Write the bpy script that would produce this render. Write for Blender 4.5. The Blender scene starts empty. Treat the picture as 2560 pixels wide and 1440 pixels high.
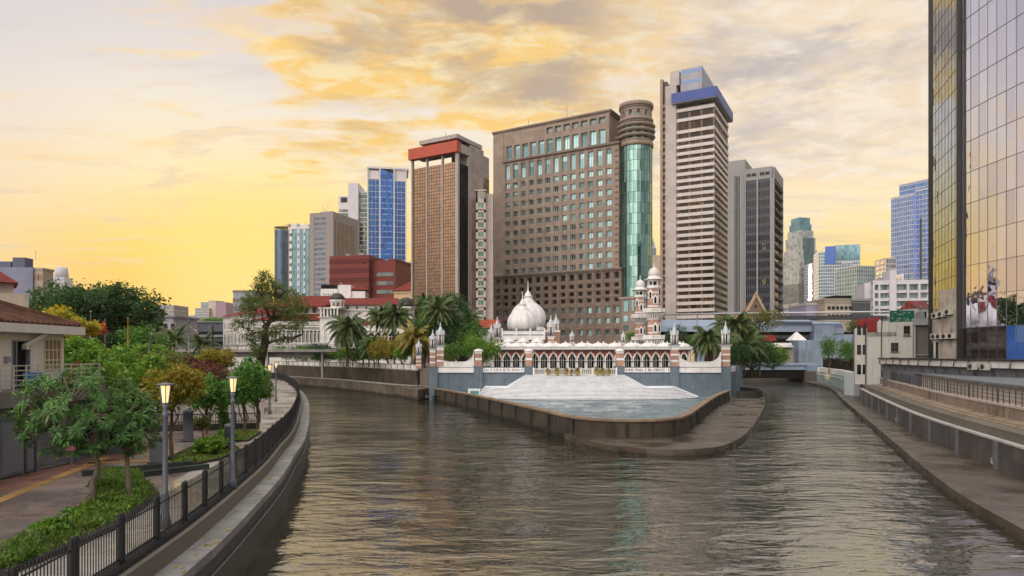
import bpy, math, random
import numpy as np
from math import sin, cos, pi, radians, atan2, sqrt, hypot
from mathutils import Vector, Matrix
S = bpy.context.scene
COL = S.collection
R = random.Random(7)
NR = np.random.RandomState(11)

# ------------------------------------------------------------------ camera, sky, sun, exposure
F, CX, HY, CZ = 1706.7, 1280.0, 885.0, 7.5          # focal length, centre and horizon of the photograph; eye height over the water
cam_d = bpy.data.cameras.new('camera'); cam = bpy.data.objects.new('camera', cam_d); COL.objects.link(cam)
cam.location = (0, 0, CZ); cam.rotation_euler = (pi/2, 0, 0)
cam_d.sensor_width = 36; cam_d.lens = 24; cam_d.shift_y = (HY-720)/2560; cam_d.clip_end = 12000; cam_d.clip_start = .1
S.camera = cam
S.view_settings.view_transform = 'Standard'; S.view_settings.look = 'None'; S.view_settings.exposure = 0; S.view_settings.gamma = 1
S.cycles.use_denoising = True
S.cycles.max_bounces = 8; S.cycles.transparent_max_bounces = 6; S.cycles.sample_clamp_indirect = 6; S.cycles.caustics_reflective = False
SUN_AZ, SUN_EL = radians(-19.5), radians(5.5)

class NT:
    """small helper around a node tree"""
    def __init__(s, tree): s.t = tree; s.n = tree.nodes; s.l = tree.links
    def new(s, typ, **kw):
        n = s.n.new(typ)
        for k, v in kw.items(): setattr(n, k, v)
        return n
    def set(s, sock, v):
        if v is None: return
        if isinstance(v, bpy.types.NodeSocket): s.l.new(v, sock)
        else:
            if sock.type == 'RGBA' and hasattr(v, '__len__') and len(v) == 3: v = (*v, 1)
            sock.default_value = v
    def math(s, op, a, b=None, c=None, clamp=False):
        n = s.new('ShaderNodeMath', operation=op, use_clamp=clamp)
        s.set(n.inputs[0], a); s.set(n.inputs[1], b); s.set(n.inputs[2], c)
        return n.outputs[0]
    def vmath(s, op, a, b=None):
        n = s.new('ShaderNodeVectorMath', operation=op); s.set(n.inputs[0], a); s.set(n.inputs[1], b)
        return n.outputs['Value'] if op in ('DOT_PRODUCT', 'LENGTH') else n.outputs[0]
    def mix(s, f, a, b, blend='MIX'):
        n = s.new('ShaderNodeMix', data_type='RGBA', blend_type=blend)
        s.set(n.inputs[0], f); s.set(n.inputs[6], a); s.set(n.inputs[7], b)
        return n.outputs[2]
    def ramp(s, f, stops, interp='LINEAR'):
        n = s.new('ShaderNodeValToRGB'); r = n.color_ramp; r.interpolation = interp
        while len(r.elements) > 1: r.elements.remove(r.elements[0])
        for i, (p, c) in enumerate(stops):
            e = r.elements[0] if i == 0 else r.elements.new(p)
            e.position = p; e.color = (*c, 1) if hasattr(c, '__len__') else (c, c, c, 1)
        s.set(n.inputs[0], f); return n.outputs[0]
    def smooth(s, f, a, b):
        n = s.new('ShaderNodeMapRange', interpolation_type='SMOOTHSTEP'); s.set(n.inputs[0], f)
        s.set(n.inputs[1], a); s.set(n.inputs[2], b); return n.outputs[0]
    def noise(s, vec, scale, detail=4, rough=.55, dist=0, sc3=None):
        if sc3:
            m = s.new('ShaderNodeMapping'); s.set(m.inputs[0], vec); m.inputs['Scale'].default_value = sc3; vec = m.outputs[0]
        n = s.new('ShaderNodeTexNoise'); s.set(n.inputs['Vector'], vec); n.inputs['Scale'].default_value = scale
        n.inputs['Detail'].default_value = detail; n.inputs['Roughness'].default_value = rough; n.inputs['Distortion'].default_value = dist
        return n.outputs[0]

def make_world():
    w = bpy.data.worlds.new('World'); S.world = w; w.use_nodes = True
    t = NT(w.node_tree); t.n.clear()
    out = t.new('ShaderNodeOutputWorld')
    sky = t.new('ShaderNodeTexSky', sky_type='NISHITA', sun_disc=False, sun_elevation=SUN_EL, sun_rotation=SUN_AZ, dust_density=3.0)
    b1 = t.new('ShaderNodeBackground'); t.l.new(t.vmath('MINIMUM', sky.outputs[0], (1.2, .8, .45)), b1.inputs[0]); b1.inputs[1].default_value = .05
    d = t.new('ShaderNodeTexCoord').outputs['Generated']
    sep = t.new('ShaderNodeSeparateXYZ'); t.l.new(d, sep.inputs[0]); x, y, z = sep.outputs
    zc = t.math('MAXIMUM', z, 0.0)
    # clear air: golden over the setting sun, cream and lilac higher up, bright pale sky behind the viewer
    front = t.ramp(zc, [(0, (1.0, .56, .0)), (.09, (1.0, .68, .08)), (.19, (1.0, .84, .50)), (.28, (.92, .83, .72)), (.36, (.80, .74, .71)), (.45, (.68, .65, .68)), (.58, (.74, .75, .84)), (.75, (1.05, 1.03, 1.08)), (1, (1.1, 1.1, 1.2))])
    glow = t.vmath('DOT_PRODUCT', d, (sin(radians(-19)), cos(radians(-19)), -.02))
    gl = t.smooth(glow, .80, 1.0)
    hot = t.ramp(zc, [(0, (1.05, .45, .0)), (.06, (1.05, .54, .0)), (.14, (1.0, .69, .10)), (.23, (1.0, .84, .50)), (.32, (.90, .82, .70)), (.42, (.66, .64, .68))])
    base = t.mix(gl, front, hot)
    azx = t.math('DIVIDE', x, t.math('ADD', t.vmath('LENGTH', t.vmath('MULTIPLY', d, (1, 1, 0))), .001))
    side = t.ramp(zc, [(0, (.92, .60, .34)), (.18, (.88, .70, .56)), (.30, (.72, .67, .68)), (.5, (.46, .49, .64)), (1, (.5, .54, .7))])
    base = t.mix(t.math('MULTIPLY', t.smooth(azx, -.44, -.72), .85), base, side)
    back = t.ramp(zc, [(0, (.34, .33, .37)), (.25, (.42, .42, .50)), (1, (.60, .62, .74))])
    # bright sky patch added unseen behind the viewer's left shoulder to light the facades
    bright = t.vmath('DOT_PRODUCT', d, (sin(radians(-150))*cos(radians(38)), cos(radians(-150))*cos(radians(38)), sin(radians(38))))
    back = t.mix(t.smooth(bright, .60, .96), back, (3.7, 3.4, 3.15))
    base = t.mix(t.smooth(y, .25, -.35), base, back)
    # cloud sheet: noise on a flat layer overhead, so the clouds shrink and flatten to the horizon
    inv = t.math('DIVIDE', 1.0, t.math('ADD', zc, .10))
    comb = t.new('ShaderNodeCombineXYZ'); t.l.new(t.math('MULTIPLY', x, inv), comb.inputs[0]); t.l.new(t.math('MULTIPLY', y, inv), comb.inputs[1])
    p = comb.outputs[0]; ps = t.vmath('ADD', p, (-.05, .17, 0))
    n1 = t.noise(p, 1.25, 10, .62, .4, (1.2, 1.7, 1)); n1s = t.noise(ps, 1.25, 10, .62, .4, (1.2, 1.7, 1)); n2 = t.noise(p, 4.2, 8, .62, .5, (1, 1.3, 1)); n3 = t.noise(p, .8, 5, .5, .2)
    def blob(az, el, a, b):
        v = (sin(radians(az))*cos(radians(el)), cos(radians(az))*cos(radians(el)), sin(radians(el)))
        return t.smooth(t.vmath('DOT_PRODUCT', d, v), cos(radians(a)), cos(radians(b)))
    cover = t.math('MULTIPLY', blob(-9, 27, 19, 4), .215)
    cover = t.math('ADD', cover, t.math('MULTIPLY', blob(14, 27, 22, 3), .18))
    cover = t.math('ADD', cover, t.math('MULTIPLY', blob(24, 20, 16, 2), .10))
    cover = t.math('ADD', cover, t.math('MULTIPLY', blob(-36, 28, 20, 4), -.20))
    cover = t.math('ADD', cover, t.math('MULTIPLY', blob(-5, 12, 14, 2), -.08))
    dens = t.math('ADD', t.math('ADD', t.math('MULTIPLY', n1, .9), t.math('MULTIPLY', n2, .32)), cover)
    mask = t.math('MULTIPLY', t.smooth(dens, .675, .80), t.smooth(z, .03, .16))
    relief = t.smooth(t.math('ADD', t.math('SUBTRACT', n1, n1s), t.math('MULTIPLY', t.math('SUBTRACT', n2, .5), .5)), .14, -.14)
    thick = t.smooth(dens, .68, .90)
    sunny = t.smooth(t.vmath('DOT_PRODUCT', d, (sin(radians(-13)), cos(radians(-13)), .42)), .93, 1.07)
    lit = t.mix(sunny, (.93, .76, .54), (1.0, .63, .15))
    shade = t.mix(sunny, (.47, .44, .46), (.44, .34, .26))
    n6 = t.noise(p, 7.5, 7, .62, .6, (1, 1.4, 1)); lit = t.mix(t.smooth(n6, .42, .62), lit, t.mix(sunny, (.97, .87, .72), (1.0, .82, .46)))
    cloud = t.mix(t.math('MULTIPLY', thick, t.math('ADD', .12, t.math('MULTIPLY', relief, .95))), lit, shade)
    cloud = t.mix(t.smooth(y, .3, -.3), cloud, (1.1, 1.05, 1.1))
    streak = t.noise(p, 1.6, 7, .62, .3, (.55, 2.6, 1))
    base = t.mix(t.math('MULTIPLY', t.smooth(streak, .50, .68), .42), base, (1.0, .70, .34))
    base = t.mix(t.math('MULTIPLY', t.smooth(streak, .47, .32), t.math('MULTIPLY', .30, t.smooth(z, .02, .1))), base, (.60, .50, .46))
    n5 = t.noise(p, 2.6, 9, .64, .6, (1, 1.9, 1)); small = t.math('MULTIPLY', t.smooth(t.math('ADD', n5, t.math('MULTIPLY', blob(-20, 13, 20, 4), .07)), .56, .68), t.smooth(z, .05, .14))
    base = t.mix(t.math('MULTIPLY', small, .6), base, t.mix(relief, (1.0, .74, .34), (.74, .60, .50)))
    col = t.mix(t.math('MULTIPLY', mask, .92), base, cloud)
    sg = t.vmath('DOT_PRODUCT', d, (sin(SUN_AZ)*cos(SUN_EL), cos(SUN_AZ)*cos(SUN_EL), sin(SUN_EL)))
    col = t.mix(t.math('MULTIPLY', t.math('POWER', t.smooth(sg, cos(radians(14)), 1.0), 2.2), .85), col, (1.12, .80, .22))
    b2 = t.new('ShaderNodeBackground'); t.l.new(col, b2.inputs[0]); b2.inputs[1].default_value = .98
    add = t.new('ShaderNodeAddShader'); t.l.new(b1.outputs[0], add.inputs[0]); t.l.new(b2.outputs[0], add.inputs[1])
    t.l.new(add.outputs[0], out.inputs[0])
make_world()
sun_d = bpy.data.lights.new('sun', 'SUN'); sun_d.energy = 3.2; sun_d.angle = radians(2.0); sun_d.color = (1, .66, .30)
sun = bpy.data.objects.new('sun', sun_d); COL.objects.link(sun)
sun.rotation_euler = Vector((-sin(SUN_AZ)*cos(SUN_EL), -cos(SUN_AZ)*cos(SUN_EL), -sin(SUN_EL))).to_track_quat('-Z', 'Y').to_euler()

# ------------------------------------------------------------------ measuring: the place from the photograph
def G(px, py, z):                                    # ground point at height z
    d = (CZ-z)*F/(py-HY); return ((px-CX)/F*d, d)
def X(px, d): return (px-CX)/F*d
def Z(py, d): return CZ+(HY-py)/F*d
def far(d, y0, y1): return d*(HY-y0)/(HY-y1)         # distance of a roof corner seen at y1 when one at y0 is d away

# ------------------------------------------------------------------ materials
def H(h):
    h = h.lstrip('#'); return tuple(((int(h[i:i+2], 16)/255+.055)/1.055)**2.4 if int(h[i:i+2], 16) > 10 else int(h[i:i+2], 16)/3294 for i in (0, 2, 4))
MATS = {}
def base_mat(name):
    m = bpy.data.materials.new(name); m.use_nodes = True; t = NT(m.node_tree)
    return m, t, t.n['Principled BSDF']
def cmul(c, k): return tuple(min(1, v*k) for v in c)
def M(name, col, rough=.75, var=.16, scale=.9, bump=.0, bscale=12, metal=0, streak=0., dirt=None, wet=None, blocks=None, tide=None):
    """plain material: blotchy colour, vertical rain streaks, optional block joints and wet patches"""
    if name in MATS: return MATS[name]
    if isinstance(col, str): col = H(col)
    m, t, b = base_mat(name); tc = t.new('ShaderNodeTexCoord').outputs['Object']
    n = t.noise(tc, scale, 6, .6)
    c = t.mix(t.smooth(n, .3, .7), cmul(col, 1-var), cmul(col, 1+var))
    if blocks:
        bw, bh, jc = blocks[:3]
        sp = t.new('ShaderNodeSeparateXYZ'); t.l.new(tc, sp.inputs[0]); cb = t.new('ShaderNodeCombineXYZ')
        if len(blocks) > 3: t.l.new(sp.outputs[0], cb.inputs[0]); t.l.new(sp.outputs[1], cb.inputs[1])
        else: t.l.new(t.math('ADD', sp.outputs[0], sp.outputs[1]), cb.inputs[0]); t.l.new(sp.outputs[2], cb.inputs[1])
        br = t.new('ShaderNodeTexBrick'); t.l.new(cb.outputs[0], br.inputs['Vector']); br.inputs['Scale'].default_value = 1
        br.inputs['Brick Width'].default_value = bw; br.inputs['Row Height'].default_value = bh; br.inputs['Mortar Size'].default_value = min(bw, bh)*.05
        br.inputs['Color1'].default_value = (1, 1, 1, 1); br.inputs['Color2'].default_value = (.78, .78, .78, 1); br.inputs['Mortar'].default_value = (jc, jc, jc, 1)
        c = t.mix(1.0, c, br.outputs[0], 'MULTIPLY')
    if streak:
        s1 = t.noise(tc, 1.0, 5, .65, 0, (2.2, 2.2, .16)); s2 = t.noise(tc, .35, 3)
        f = t.math('MULTIPLY', t.math('MULTIPLY', t.smooth(s1, .48, .74), t.smooth(s2, .3, .6)), streak)
        c = t.mix(f, c, dirt or cmul(col, .35))
    if tide:                                          # algae and silt left by the river: a ragged band above the water
        zz_ = t.new('ShaderNodeSeparateXYZ'); t.l.new(tc, zz_.inputs[0]); tz_ = t.math('ADD', zz_.outputs[2], t.math('MULTIPLY', t.math('SUBTRACT', t.noise(tc, .9, 5, .6), .5), .9))
        c = t.mix(t.math('MULTIPLY', t.smooth(tz_, tide, tide-.35), .8), c, H('#1f1f14'))
    t.l.new(c, b.inputs['Base Color']); b.inputs['Metallic'].default_value = metal
    if rough > .55 and not wet: b.inputs['Specular IOR Level'].default_value = .22
    if wet: t.l.new(t.ramp(t.noise(tc, wet[0], 4, .6), [(.40, wet[1]), (.58, rough)]), b.inputs['Roughness'])
    else: t.l.new(t.ramp(n, [(.3, max(.02, rough-.08)), (.7, min(1, rough+.08))]), b.inputs['Roughness'])
    if bump:
        bp = t.new('ShaderNodeBump'); bp.inputs['Strength'].default_value = bump; bp.inputs['Distance'].default_value = .05
        t.l.new(t.noise(tc, bscale, 5, .6), bp.inputs['Height']); t.l.new(bp.outputs[0], b.inputs['Normal'])
    MATS[name] = m; return m
def GL(name, col, col2=None, cw=1.5, ch=3.2, metal=.75, rough=.06, wob=.0, lit=None):
    """window glass with a tint of its own in every pane; lit = (colour, share of panes, strength)"""
    if name in MATS: return MATS[name]
    if isinstance(col, str): col = H(col)
    if isinstance(col2, str): col2 = H(col2)
    m, t, b = base_mat(name); tc = t.new('ShaderNodeTexCoord').outputs['Object']
    sp = t.new('ShaderNodeSeparateXYZ'); t.l.new(tc, sp.inputs[0]); cb = t.new('ShaderNodeCombineXYZ')
    orn = t.math('MULTIPLY', t.new('ShaderNodeObjectInfo').outputs['Random'], 997.0)
    for i, s in enumerate((cw, cw, ch)): t.l.new(t.math('ADD', t.math('FLOOR', t.math('DIVIDE', t.math('ADD', sp.outputs[i], .013), s)), orn), cb.inputs[i])
    wn = t.new('ShaderNodeTexWhiteNoise', noise_dimensions='3D'); t.l.new(cb.outputs[0], wn.inputs['Vector'])
    c = t.mix(t.math('POWER', wn.outputs[0], 1.5), col, col2 or cmul(col, .6))
    t.l.new(c, b.inputs['Base Color']); b.inputs['Metallic'].default_value = metal; b.inputs['Roughness'].default_value = rough
    if metal < .25: b.inputs['Specular IOR Level'].default_value = .16
    if wob:
        tilt = t.vmath('SCALE', t.vmath('SUBTRACT', wn.outputs['Color'], (.5, .5, .5))); tilt.node.inputs['Scale'].default_value = wob
        wv = t.noise(tc, .35, 2); bp = t.new('ShaderNodeBump'); bp.inputs['Strength'].default_value = .4; bp.inputs['Distance'].default_value = .06; t.l.new(wv, bp.inputs['Height'])
        t.l.new(t.vmath('NORMALIZE', t.vmath('ADD', bp.outputs[0], tilt)), b.inputs['Normal'])
    if lit:
        e = t.math('GREATER_THAN', wn.outputs[0], 1-lit[1]); nz = t.noise(tc, 1.4, 3)
        t.set(b.inputs['Emission Color'], lit[0]); t.l.new(t.math('MULTIPLY', t.math('MULTIPLY', e, t.smooth(nz, .45, .7)), lit[2]), b.inputs['Emission Strength'])
    MATS[name] = m; return m
def LF(name, c1, c2, c3=None, tr=.35):
    """foliage: every leaf its own green, some light shining through"""
    if name in MATS: return MATS[name]
    c1, c2 = H(c1), H(c2); c3 = H(c3) if c3 else cmul(c2, 1.3)
    m, t, b = base_mat(name); g = t.new('ShaderNodeNewGeometry').outputs['Random Per Island']
    tc = t.new('ShaderNodeTexCoord').outputs['Object']; n = t.noise(tc, .55, 3)
    c = t.ramp(g, [(0, c1), (.6, c2), (1, c3)])
    c = t.mix(t.smooth(n, .35, .65), c, t.mix(.5, c, c3))
    t.l.new(c, b.inputs['Base Color']); b.inputs['Roughness'].default_value = .55
    tl = t.new('ShaderNodeBsdfTranslucent'); t.l.new(t.mix(.5, c, c3), tl.inputs[0])
    mx = t.new('ShaderNodeMixShader'); mx.inputs[0].default_value = tr; t.l.new(b.outputs[0], mx.inputs[1]); t.l.new(tl.outputs[0], mx.inputs[2])
    t.l.new(mx.outputs[0], t.n['Material Output'].inputs[0]); MATS[name] = m; return m
def EM(name, col, st):
    if name in MATS: return MATS[name]
    m, t, b = base_mat(name); t.set(b.inputs['Base Color'], col); t.set(b.inputs['Emission Color'], col); b.inputs['Emission Strength'].default_value = st
    MATS[name] = m; return m

# ------------------------------------------------------------------ mesh building
class MB:
    def __init__(s): s.v = []; s.f = []; s.m = []; s.sm = []; s.T = None
    def add(s, vs, fs, m=0, smooth=False):
        o = len(s.v)
        if s.T is not None: vs = [tuple(s.T @ Vector(p)) for p in vs]
        s.v += [tuple(p) for p in vs]; s.f += [[i+o for i in f] for f in fs]; s.m += [m]*len(fs); s.sm += [smooth]*len(fs); return s
    def box(s, x0, x1, y0, y1, z0, z1, m=0):
        return s.add([(x0,y0,z0),(x1,y0,z0),(x1,y1,z0),(x0,y1,z0),(x0,y0,z1),(x1,y0,z1),(x1,y1,z1),(x0,y1,z1)],
                     [(0,3,2,1),(4,5,6,7),(0,1,5,4),(1,2,6,5),(2,3,7,6),(3,0,4,7)], m)
    def prism(s, poly, z0, z1, m=0):                 # vertical prism over a plan polygon (counter-clockwise)
        n = len(poly); a = sum(poly[i][0]*poly[(i+1)%n][1]-poly[(i+1)%n][0]*poly[i][1] for i in range(n))
        if a < 0: poly = poly[::-1]
        vs = [(p[0],p[1],z0) for p in poly]+[(p[0],p[1],z1) for p in poly]
        return s.add(vs, [list(range(n))[::-1], list(range(n,2*n))]+[(i,(i+1)%n,n+(i+1)%n,n+i) for i in range(n)], m)
    def slab(s, prof, y0, y1, m=0):                  # outline in x,z given a thickness in y
        n = len(prof); a = sum(prof[i][0]*prof[(i+1)%n][1]-prof[(i+1)%n][0]*prof[i][1] for i in range(n))
        if a < 0: prof = prof[::-1]
        vs = [(p[0],y0,p[1]) for p in prof]+[(p[0],y1,p[1]) for p in prof]
        return s.add(vs, [list(range(n)), list(range(n,2*n))[::-1]]+[(i,n+i,n+(i+1)%n,(i+1)%n) for i in range(n)], m)
    def frustum(s, poly0, z0, poly1, z1, m=0):
        n = len(poly0); vs = [(*p,z0) for p in poly0]+[(*p,z1) for p in poly1]
        return s.add(vs, [list(range(n))[::-1], list(range(n,2*n))]+[(i,(i+1)%n,n+(i+1)%n,n+i) for i in range(n)], m)
    def lathe(s, prof, cx=0, cy=0, n=20, m=0, smooth=True, lobes=0, depth=.0, a0=0, a1=2*pi):
        full = abs(a1-a0-2*pi) < 1e-6; k = n if full else n+1; vs = []
        for r, z in prof:
            for i in range(k):
                a = a0+(a1-a0)*i/n; rr = r*(1-depth*abs(cos(a*lobes/2))**3) if lobes else r
                vs.append((cx+rr*cos(a), cy+rr*sin(a), z))
        fs = [(j*k+i, j*k+(i+1)%k, (j+1)*k+(i+1)%k, (j+1)*k+i) for j in range(len(prof)-1) for i in range(n if full else n)]
        if full: fs += [list(range(k))[::-1], [(len(prof)-1)*k+i for i in range(k)]]
        return s.add(vs, fs, m, smooth)
    def cyl(s, cx, cy, z0, z1, r, n=12, m=0, r1=None, smooth=True): return s.lathe([(r,z0),(r if r1 is None else r1,z1)], cx, cy, n, m, smooth)
    def tube(s, pts, rad, n=7, m=0, cap=True):
        pts = [Vector(p) for p in pts]; vs = []; up = Vector((.31,.17,.93))
        if not hasattr(rad, '__len__'): rad = [rad]*len(pts)
        for i, p in enumerate(pts):
            t = (pts[min(i+1,len(pts)-1)]-pts[max(i-1,0)]); t = t.normalized() if t.length > 1e-9 else Vector((0,0,1))
            a = t.cross(up); a = a.normalized() if a.length > 1e-3 else t.orthogonal().normalized(); b = t.cross(a)
            vs += [tuple(p+(a*cos(2*pi*j/n)+b*sin(2*pi*j/n))*rad[i]) for j in range(n)]
        fs = [(i*n+j, i*n+(j+1)%n, (i+1)*n+(j+1)%n, (i+1)*n+j) for i in range(len(pts)-1) for j in range(n)]
        if cap: fs += [list(range(n)), [(len(pts)-1)*n+j for j in range(n)][::-1]]
        return s.add(vs, fs, m, True)
    def beam(s, p, q, w, h, m=0):                    # square bar from p to q
        p, q = Vector(p), Vector(q); t = (q-p).normalized(); a = t.cross(Vector((0,0,1)))
        a = a.normalized() if a.length > 1e-3 else Vector((1,0,0)); b = a.cross(t)
        c = [a*w/2-b*h/2, a*w/2+b*h/2, -a*w/2+b*h/2, -a*w/2-b*h/2]
        return s.add([tuple(p+k) for k in c]+[tuple(q+k) for k in c], [(0,1,2,3),(7,6,5,4)]+[(i,4+i,4+(i+1)%4,(i+1)%4) for i in range(4)], m)
    def sweep(s, curve, prof, m=0, smooth=False):    # closed profile (offset to the right of travel, z) carried along a plan curve
        k = len(prof); vs = []
        for i, p in enumerate(curve):
            a, b = curve[max(i-1,0)], curve[min(i+1,len(curve)-1)]; tx, ty = b[0]-a[0], b[1]-a[1]; L = hypot(tx,ty) or 1
            nx, ny = ty/L, -tx/L
            vs += [(p[0]+nx*o, p[1]+ny*o, z) for o, z in prof]
        fs = [(i*k+j, (i+1)*k+j, (i+1)*k+(j+1)%k, i*k+(j+1)%k) for i in range(len(curve)-1) for j in range(k)]
        fs += [list(range(k)), [(len(curve)-1)*k+j for j in range(k)][::-1]]
        return s.add(vs, fs, m, smooth)
    def mesh(s, name, mats):
        me = bpy.data.meshes.new(name); me.from_pydata(s.v, [], s.f)
        for mm in (mats if isinstance(mats, (list, tuple)) else [mats]): me.materials.append(mm)
        me.polygons.foreach_set('material_index', s.m); me.polygons.foreach_set('use_smooth', s.sm); me.update(); return me
    def build(s, name, mats, parent=None, loc=None, rz=0):
        return put(name, s.mesh(name, mats), parent, loc, rz)
def put(name, me, parent=None, loc=None, rz=0):
    o = bpy.data.objects.new(name, me); COL.objects.link(o)
    if parent is not None: o.parent = parent
    if loc is not None: o.location = loc
    if rz: o.rotation_euler = (0, 0, rz)
    return o
def tag(o, label, cat, group=None, kind=None):
    o['label'] = label; o['category'] = cat
    if group: o['group'] = group
    if kind: o['kind'] = kind
    return o
def thing(name, label, cat, loc=(0,0,0), rz=0, group=None):
    return tag(put(name, None, None, loc, rz), label, cat, group)
def struct(name, mb, mats): o = mb.build(name, mats); o['kind'] = 'structure'; return o
def copy_tree(o, parent=None):
    c = o.copy(); COL.objects.link(c)
    if parent is not None: c.parent = parent
    for ch in KIDS.get(o.name, [k for k in o.children]): copy_tree(ch, c)
    return c
KIDS = {}
def spline(pts, step=2.0):
    out = []; P = [pts[0]]+list(pts)+[pts[-1]]
    for i in range(1, len(P)-2):
        a, b, c, d = (Vector(q) for q in P[i-1:i+3]); n = max(2, int((c-b).length/step))
        for j in range(n):
            t = j/n; out.append(tuple(.5*((2*b)+(c-a)*t+(2*a-5*b+4*c-d)*t*t+(3*b-a-3*c+d)*t**3)))
    return out+[tuple(pts[-1])]
def resample(c, step):
    out = [c[0]]; acc = 0.
    for a, b in zip(c, c[1:]):
        L = hypot(b[0]-a[0], b[1]-a[1]); pos = step-acc
        while pos <= L:
            t = pos/L; out.append((a[0]+(b[0]-a[0])*t, a[1]+(b[1]-a[1])*t)); pos += step
        acc = (acc+L) % step
    return out
class Front:
    """a facade standing between two plan points; local x runs along it, y into the building, z up"""
    def __init__(s, A, C, z0=0): s.A, s.C = A, C; s.L = hypot(C[0]-A[0], C[1]-A[1]); s.rz = atan2(C[1]-A[1], C[0]-A[0]); s.z0 = z0; s.loc = (A[0], A[1], z0)
    def u(s, px):
        k = (px-CX)/F; dx, dy = s.C[0]-s.A[0], s.C[1]-s.A[1]
        return (k*s.A[1]-s.A[0])/(dx-k*dy)*s.L
    def px(s, u, y): c, n = cos(s.rz), sin(s.rz); X_, Y_ = s.A[0]+u*c-y*n, s.A[1]+u*n+y*c; return CX+X_/Y_*F
    def depth(s, u, px):                             # how far in a point of the side wall at u lies, seen at column px
        lo, hi = -5., 60.
        for _ in range(50):
            m = (lo+hi)/2
            if s.px(u, m) < px: lo = m
            else: hi = m
        return lo
    def d(s, px): return s.A[1]+(s.C[1]-s.A[1])*s.u(px)/s.L
    def z(s, px, py): return Z(py, s.d(px))-s.z0
def front(pa, da, pc, dc, z0=0): return Front((X(pa,da),da), (X(pc,dc),dc), z0)
def win_mesh(w, h, fr=.08, dep=.06, nx=1, nz=1, sill=0.):
    mb = MB(); mb.box(fr, w-fr, dep*.5, dep, fr, h-fr, 1)
    mb.box(0, fr, 0, dep, 0, h); mb.box(w-fr, w, 0, dep, 0, h); mb.box(fr, w-fr, 0, dep, 0, fr); mb.box(fr, w-fr, 0, dep, h-fr, h)
    for i in range(1, nx): mb.box(w*i/nx-fr*.3, w*i/nx+fr*.3, .01, dep*.5, fr, h-fr)
    for i in range(1, nz): mb.box(fr, w-fr, .014, dep*.5, h*i/nz-fr*.3, h*i/nz+fr*.3)
    if sill: mb.box(-.08, w+.08, -sill, -.002, -.12, -.002)
    return mb
def windows(root, spots, mats, name='window', y=-.06, limit=100, rz=0, **kw):
    """spots: (x, z, w, h[, y]); each window a part of its own, past the limit the rest one part"""
    cache = {}; rest = MB()
    for i, sp in enumerate(spots):
        x, z, w, h = sp[:4]; yy = sp[4] if len(sp) > 4 else y; key = (round(w,2), round(h,2))
        if i < limit:
            if key not in cache: cache[key] = win_mesh(w, h, **kw).mesh(name, mats)
            put(name, cache[key], root, (x, yy, z), rz)
        else:
            if ('r',)+key not in cache: cache[('r',)+key] = win_mesh(w, h, **kw)
            src = cache[('r',)+key]
            for k in (0, 1):
                pass
            o = len(rest.v); rest.v += [(p[0]+x, p[1]+yy, p[2]+z) for p in src.v]; rest.f += [[q+o for q in f] for f in src.f]; rest.m += src.m; rest.sm += src.sm
    if rest.f:
        o = rest.build('distant_window_rows', mats, root); o['kind'] = 'stuff'
# ------------------------------------------------------------------ the palette
conc = M('concrete', '#8d8a85', .8, .2, .5, .25, 9, streak=.6, dirt=H('#3c3a36'))
conc_dk = M('dark_concrete', '#373533', .8, .28, .6, .3, 8, streak=.8, dirt=H('#1d1b18'))
conc_br = M('stained_concrete', '#63594c', .75, .35, .45, .3, 7, streak=.85, tide=.55, dirt=H('#241d16'))
slate = M('slate_paint', '#626f79', .75, .14, .4, .1, 10, streak=.6, dirt=H('#3e464b'))
white = M('white_paint', '#dcd9d7', .7, .08, .5, .05, 12, streak=.55, dirt=H('#8d8884'))
white_old = M('weathered_white_paint', '#d2cfca', .8, .12, .5, .1, 9, streak=.75, dirt=H('#55504a'))
grey_mid = M('grey_paint', '#85888d', .7, .1, .6, .05, 9, streak=.35)
grey_dk = M('charcoal_paint', '#4a4c50', .6, .12, .7, .05, 9, streak=.3)
black_iron = M('black_iron', '#15171a', .45, .2, 2)
steel = M('galvanised_steel', '#8b9097', .42, .15, 1.5, metal=.6)
lampgrey = M('lamp_grey_paint', '#5d626b', .5, .1, 2)
bark = M('bark', '#5b4a3a', .9, .35, 3, .6, 20)
bark_dk = M('dark_bark', '#33291f', .9, .35, 3, .6, 20)
redtile = M('red_roof_tile', '#7c3129', .8, .3, .8, .3, 6, streak=.5, dirt=H('#4a2018'), blocks=(.9, .5, .55, 1))
terracotta = M('old_terracotta', '#4e3429', .85, .45, 1.3, .5, 5)
red_brick = M('red_brick', '#a15c45', .85, .12, .8, .1, 12, blocks=(.5, .17, .8))
pink_brick = M('pink_brick', '#b08c7a', .85, .15, .9, .1, 12, blocks=(.45, .16, .7))
lead = M('lead_sheet', '#4f5962', .5, .15, 1, metal=.3)
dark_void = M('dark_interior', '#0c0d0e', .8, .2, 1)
dark_glass = GL('dark_glass', '#1c2421', '#0c1010', 1.0, 1.4, .0, .08)
moss = M('mossy_coping', '#8f8b86', .75, .2, .6, .25, 10, streak=.4, dirt=H('#4b4740'))

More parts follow.
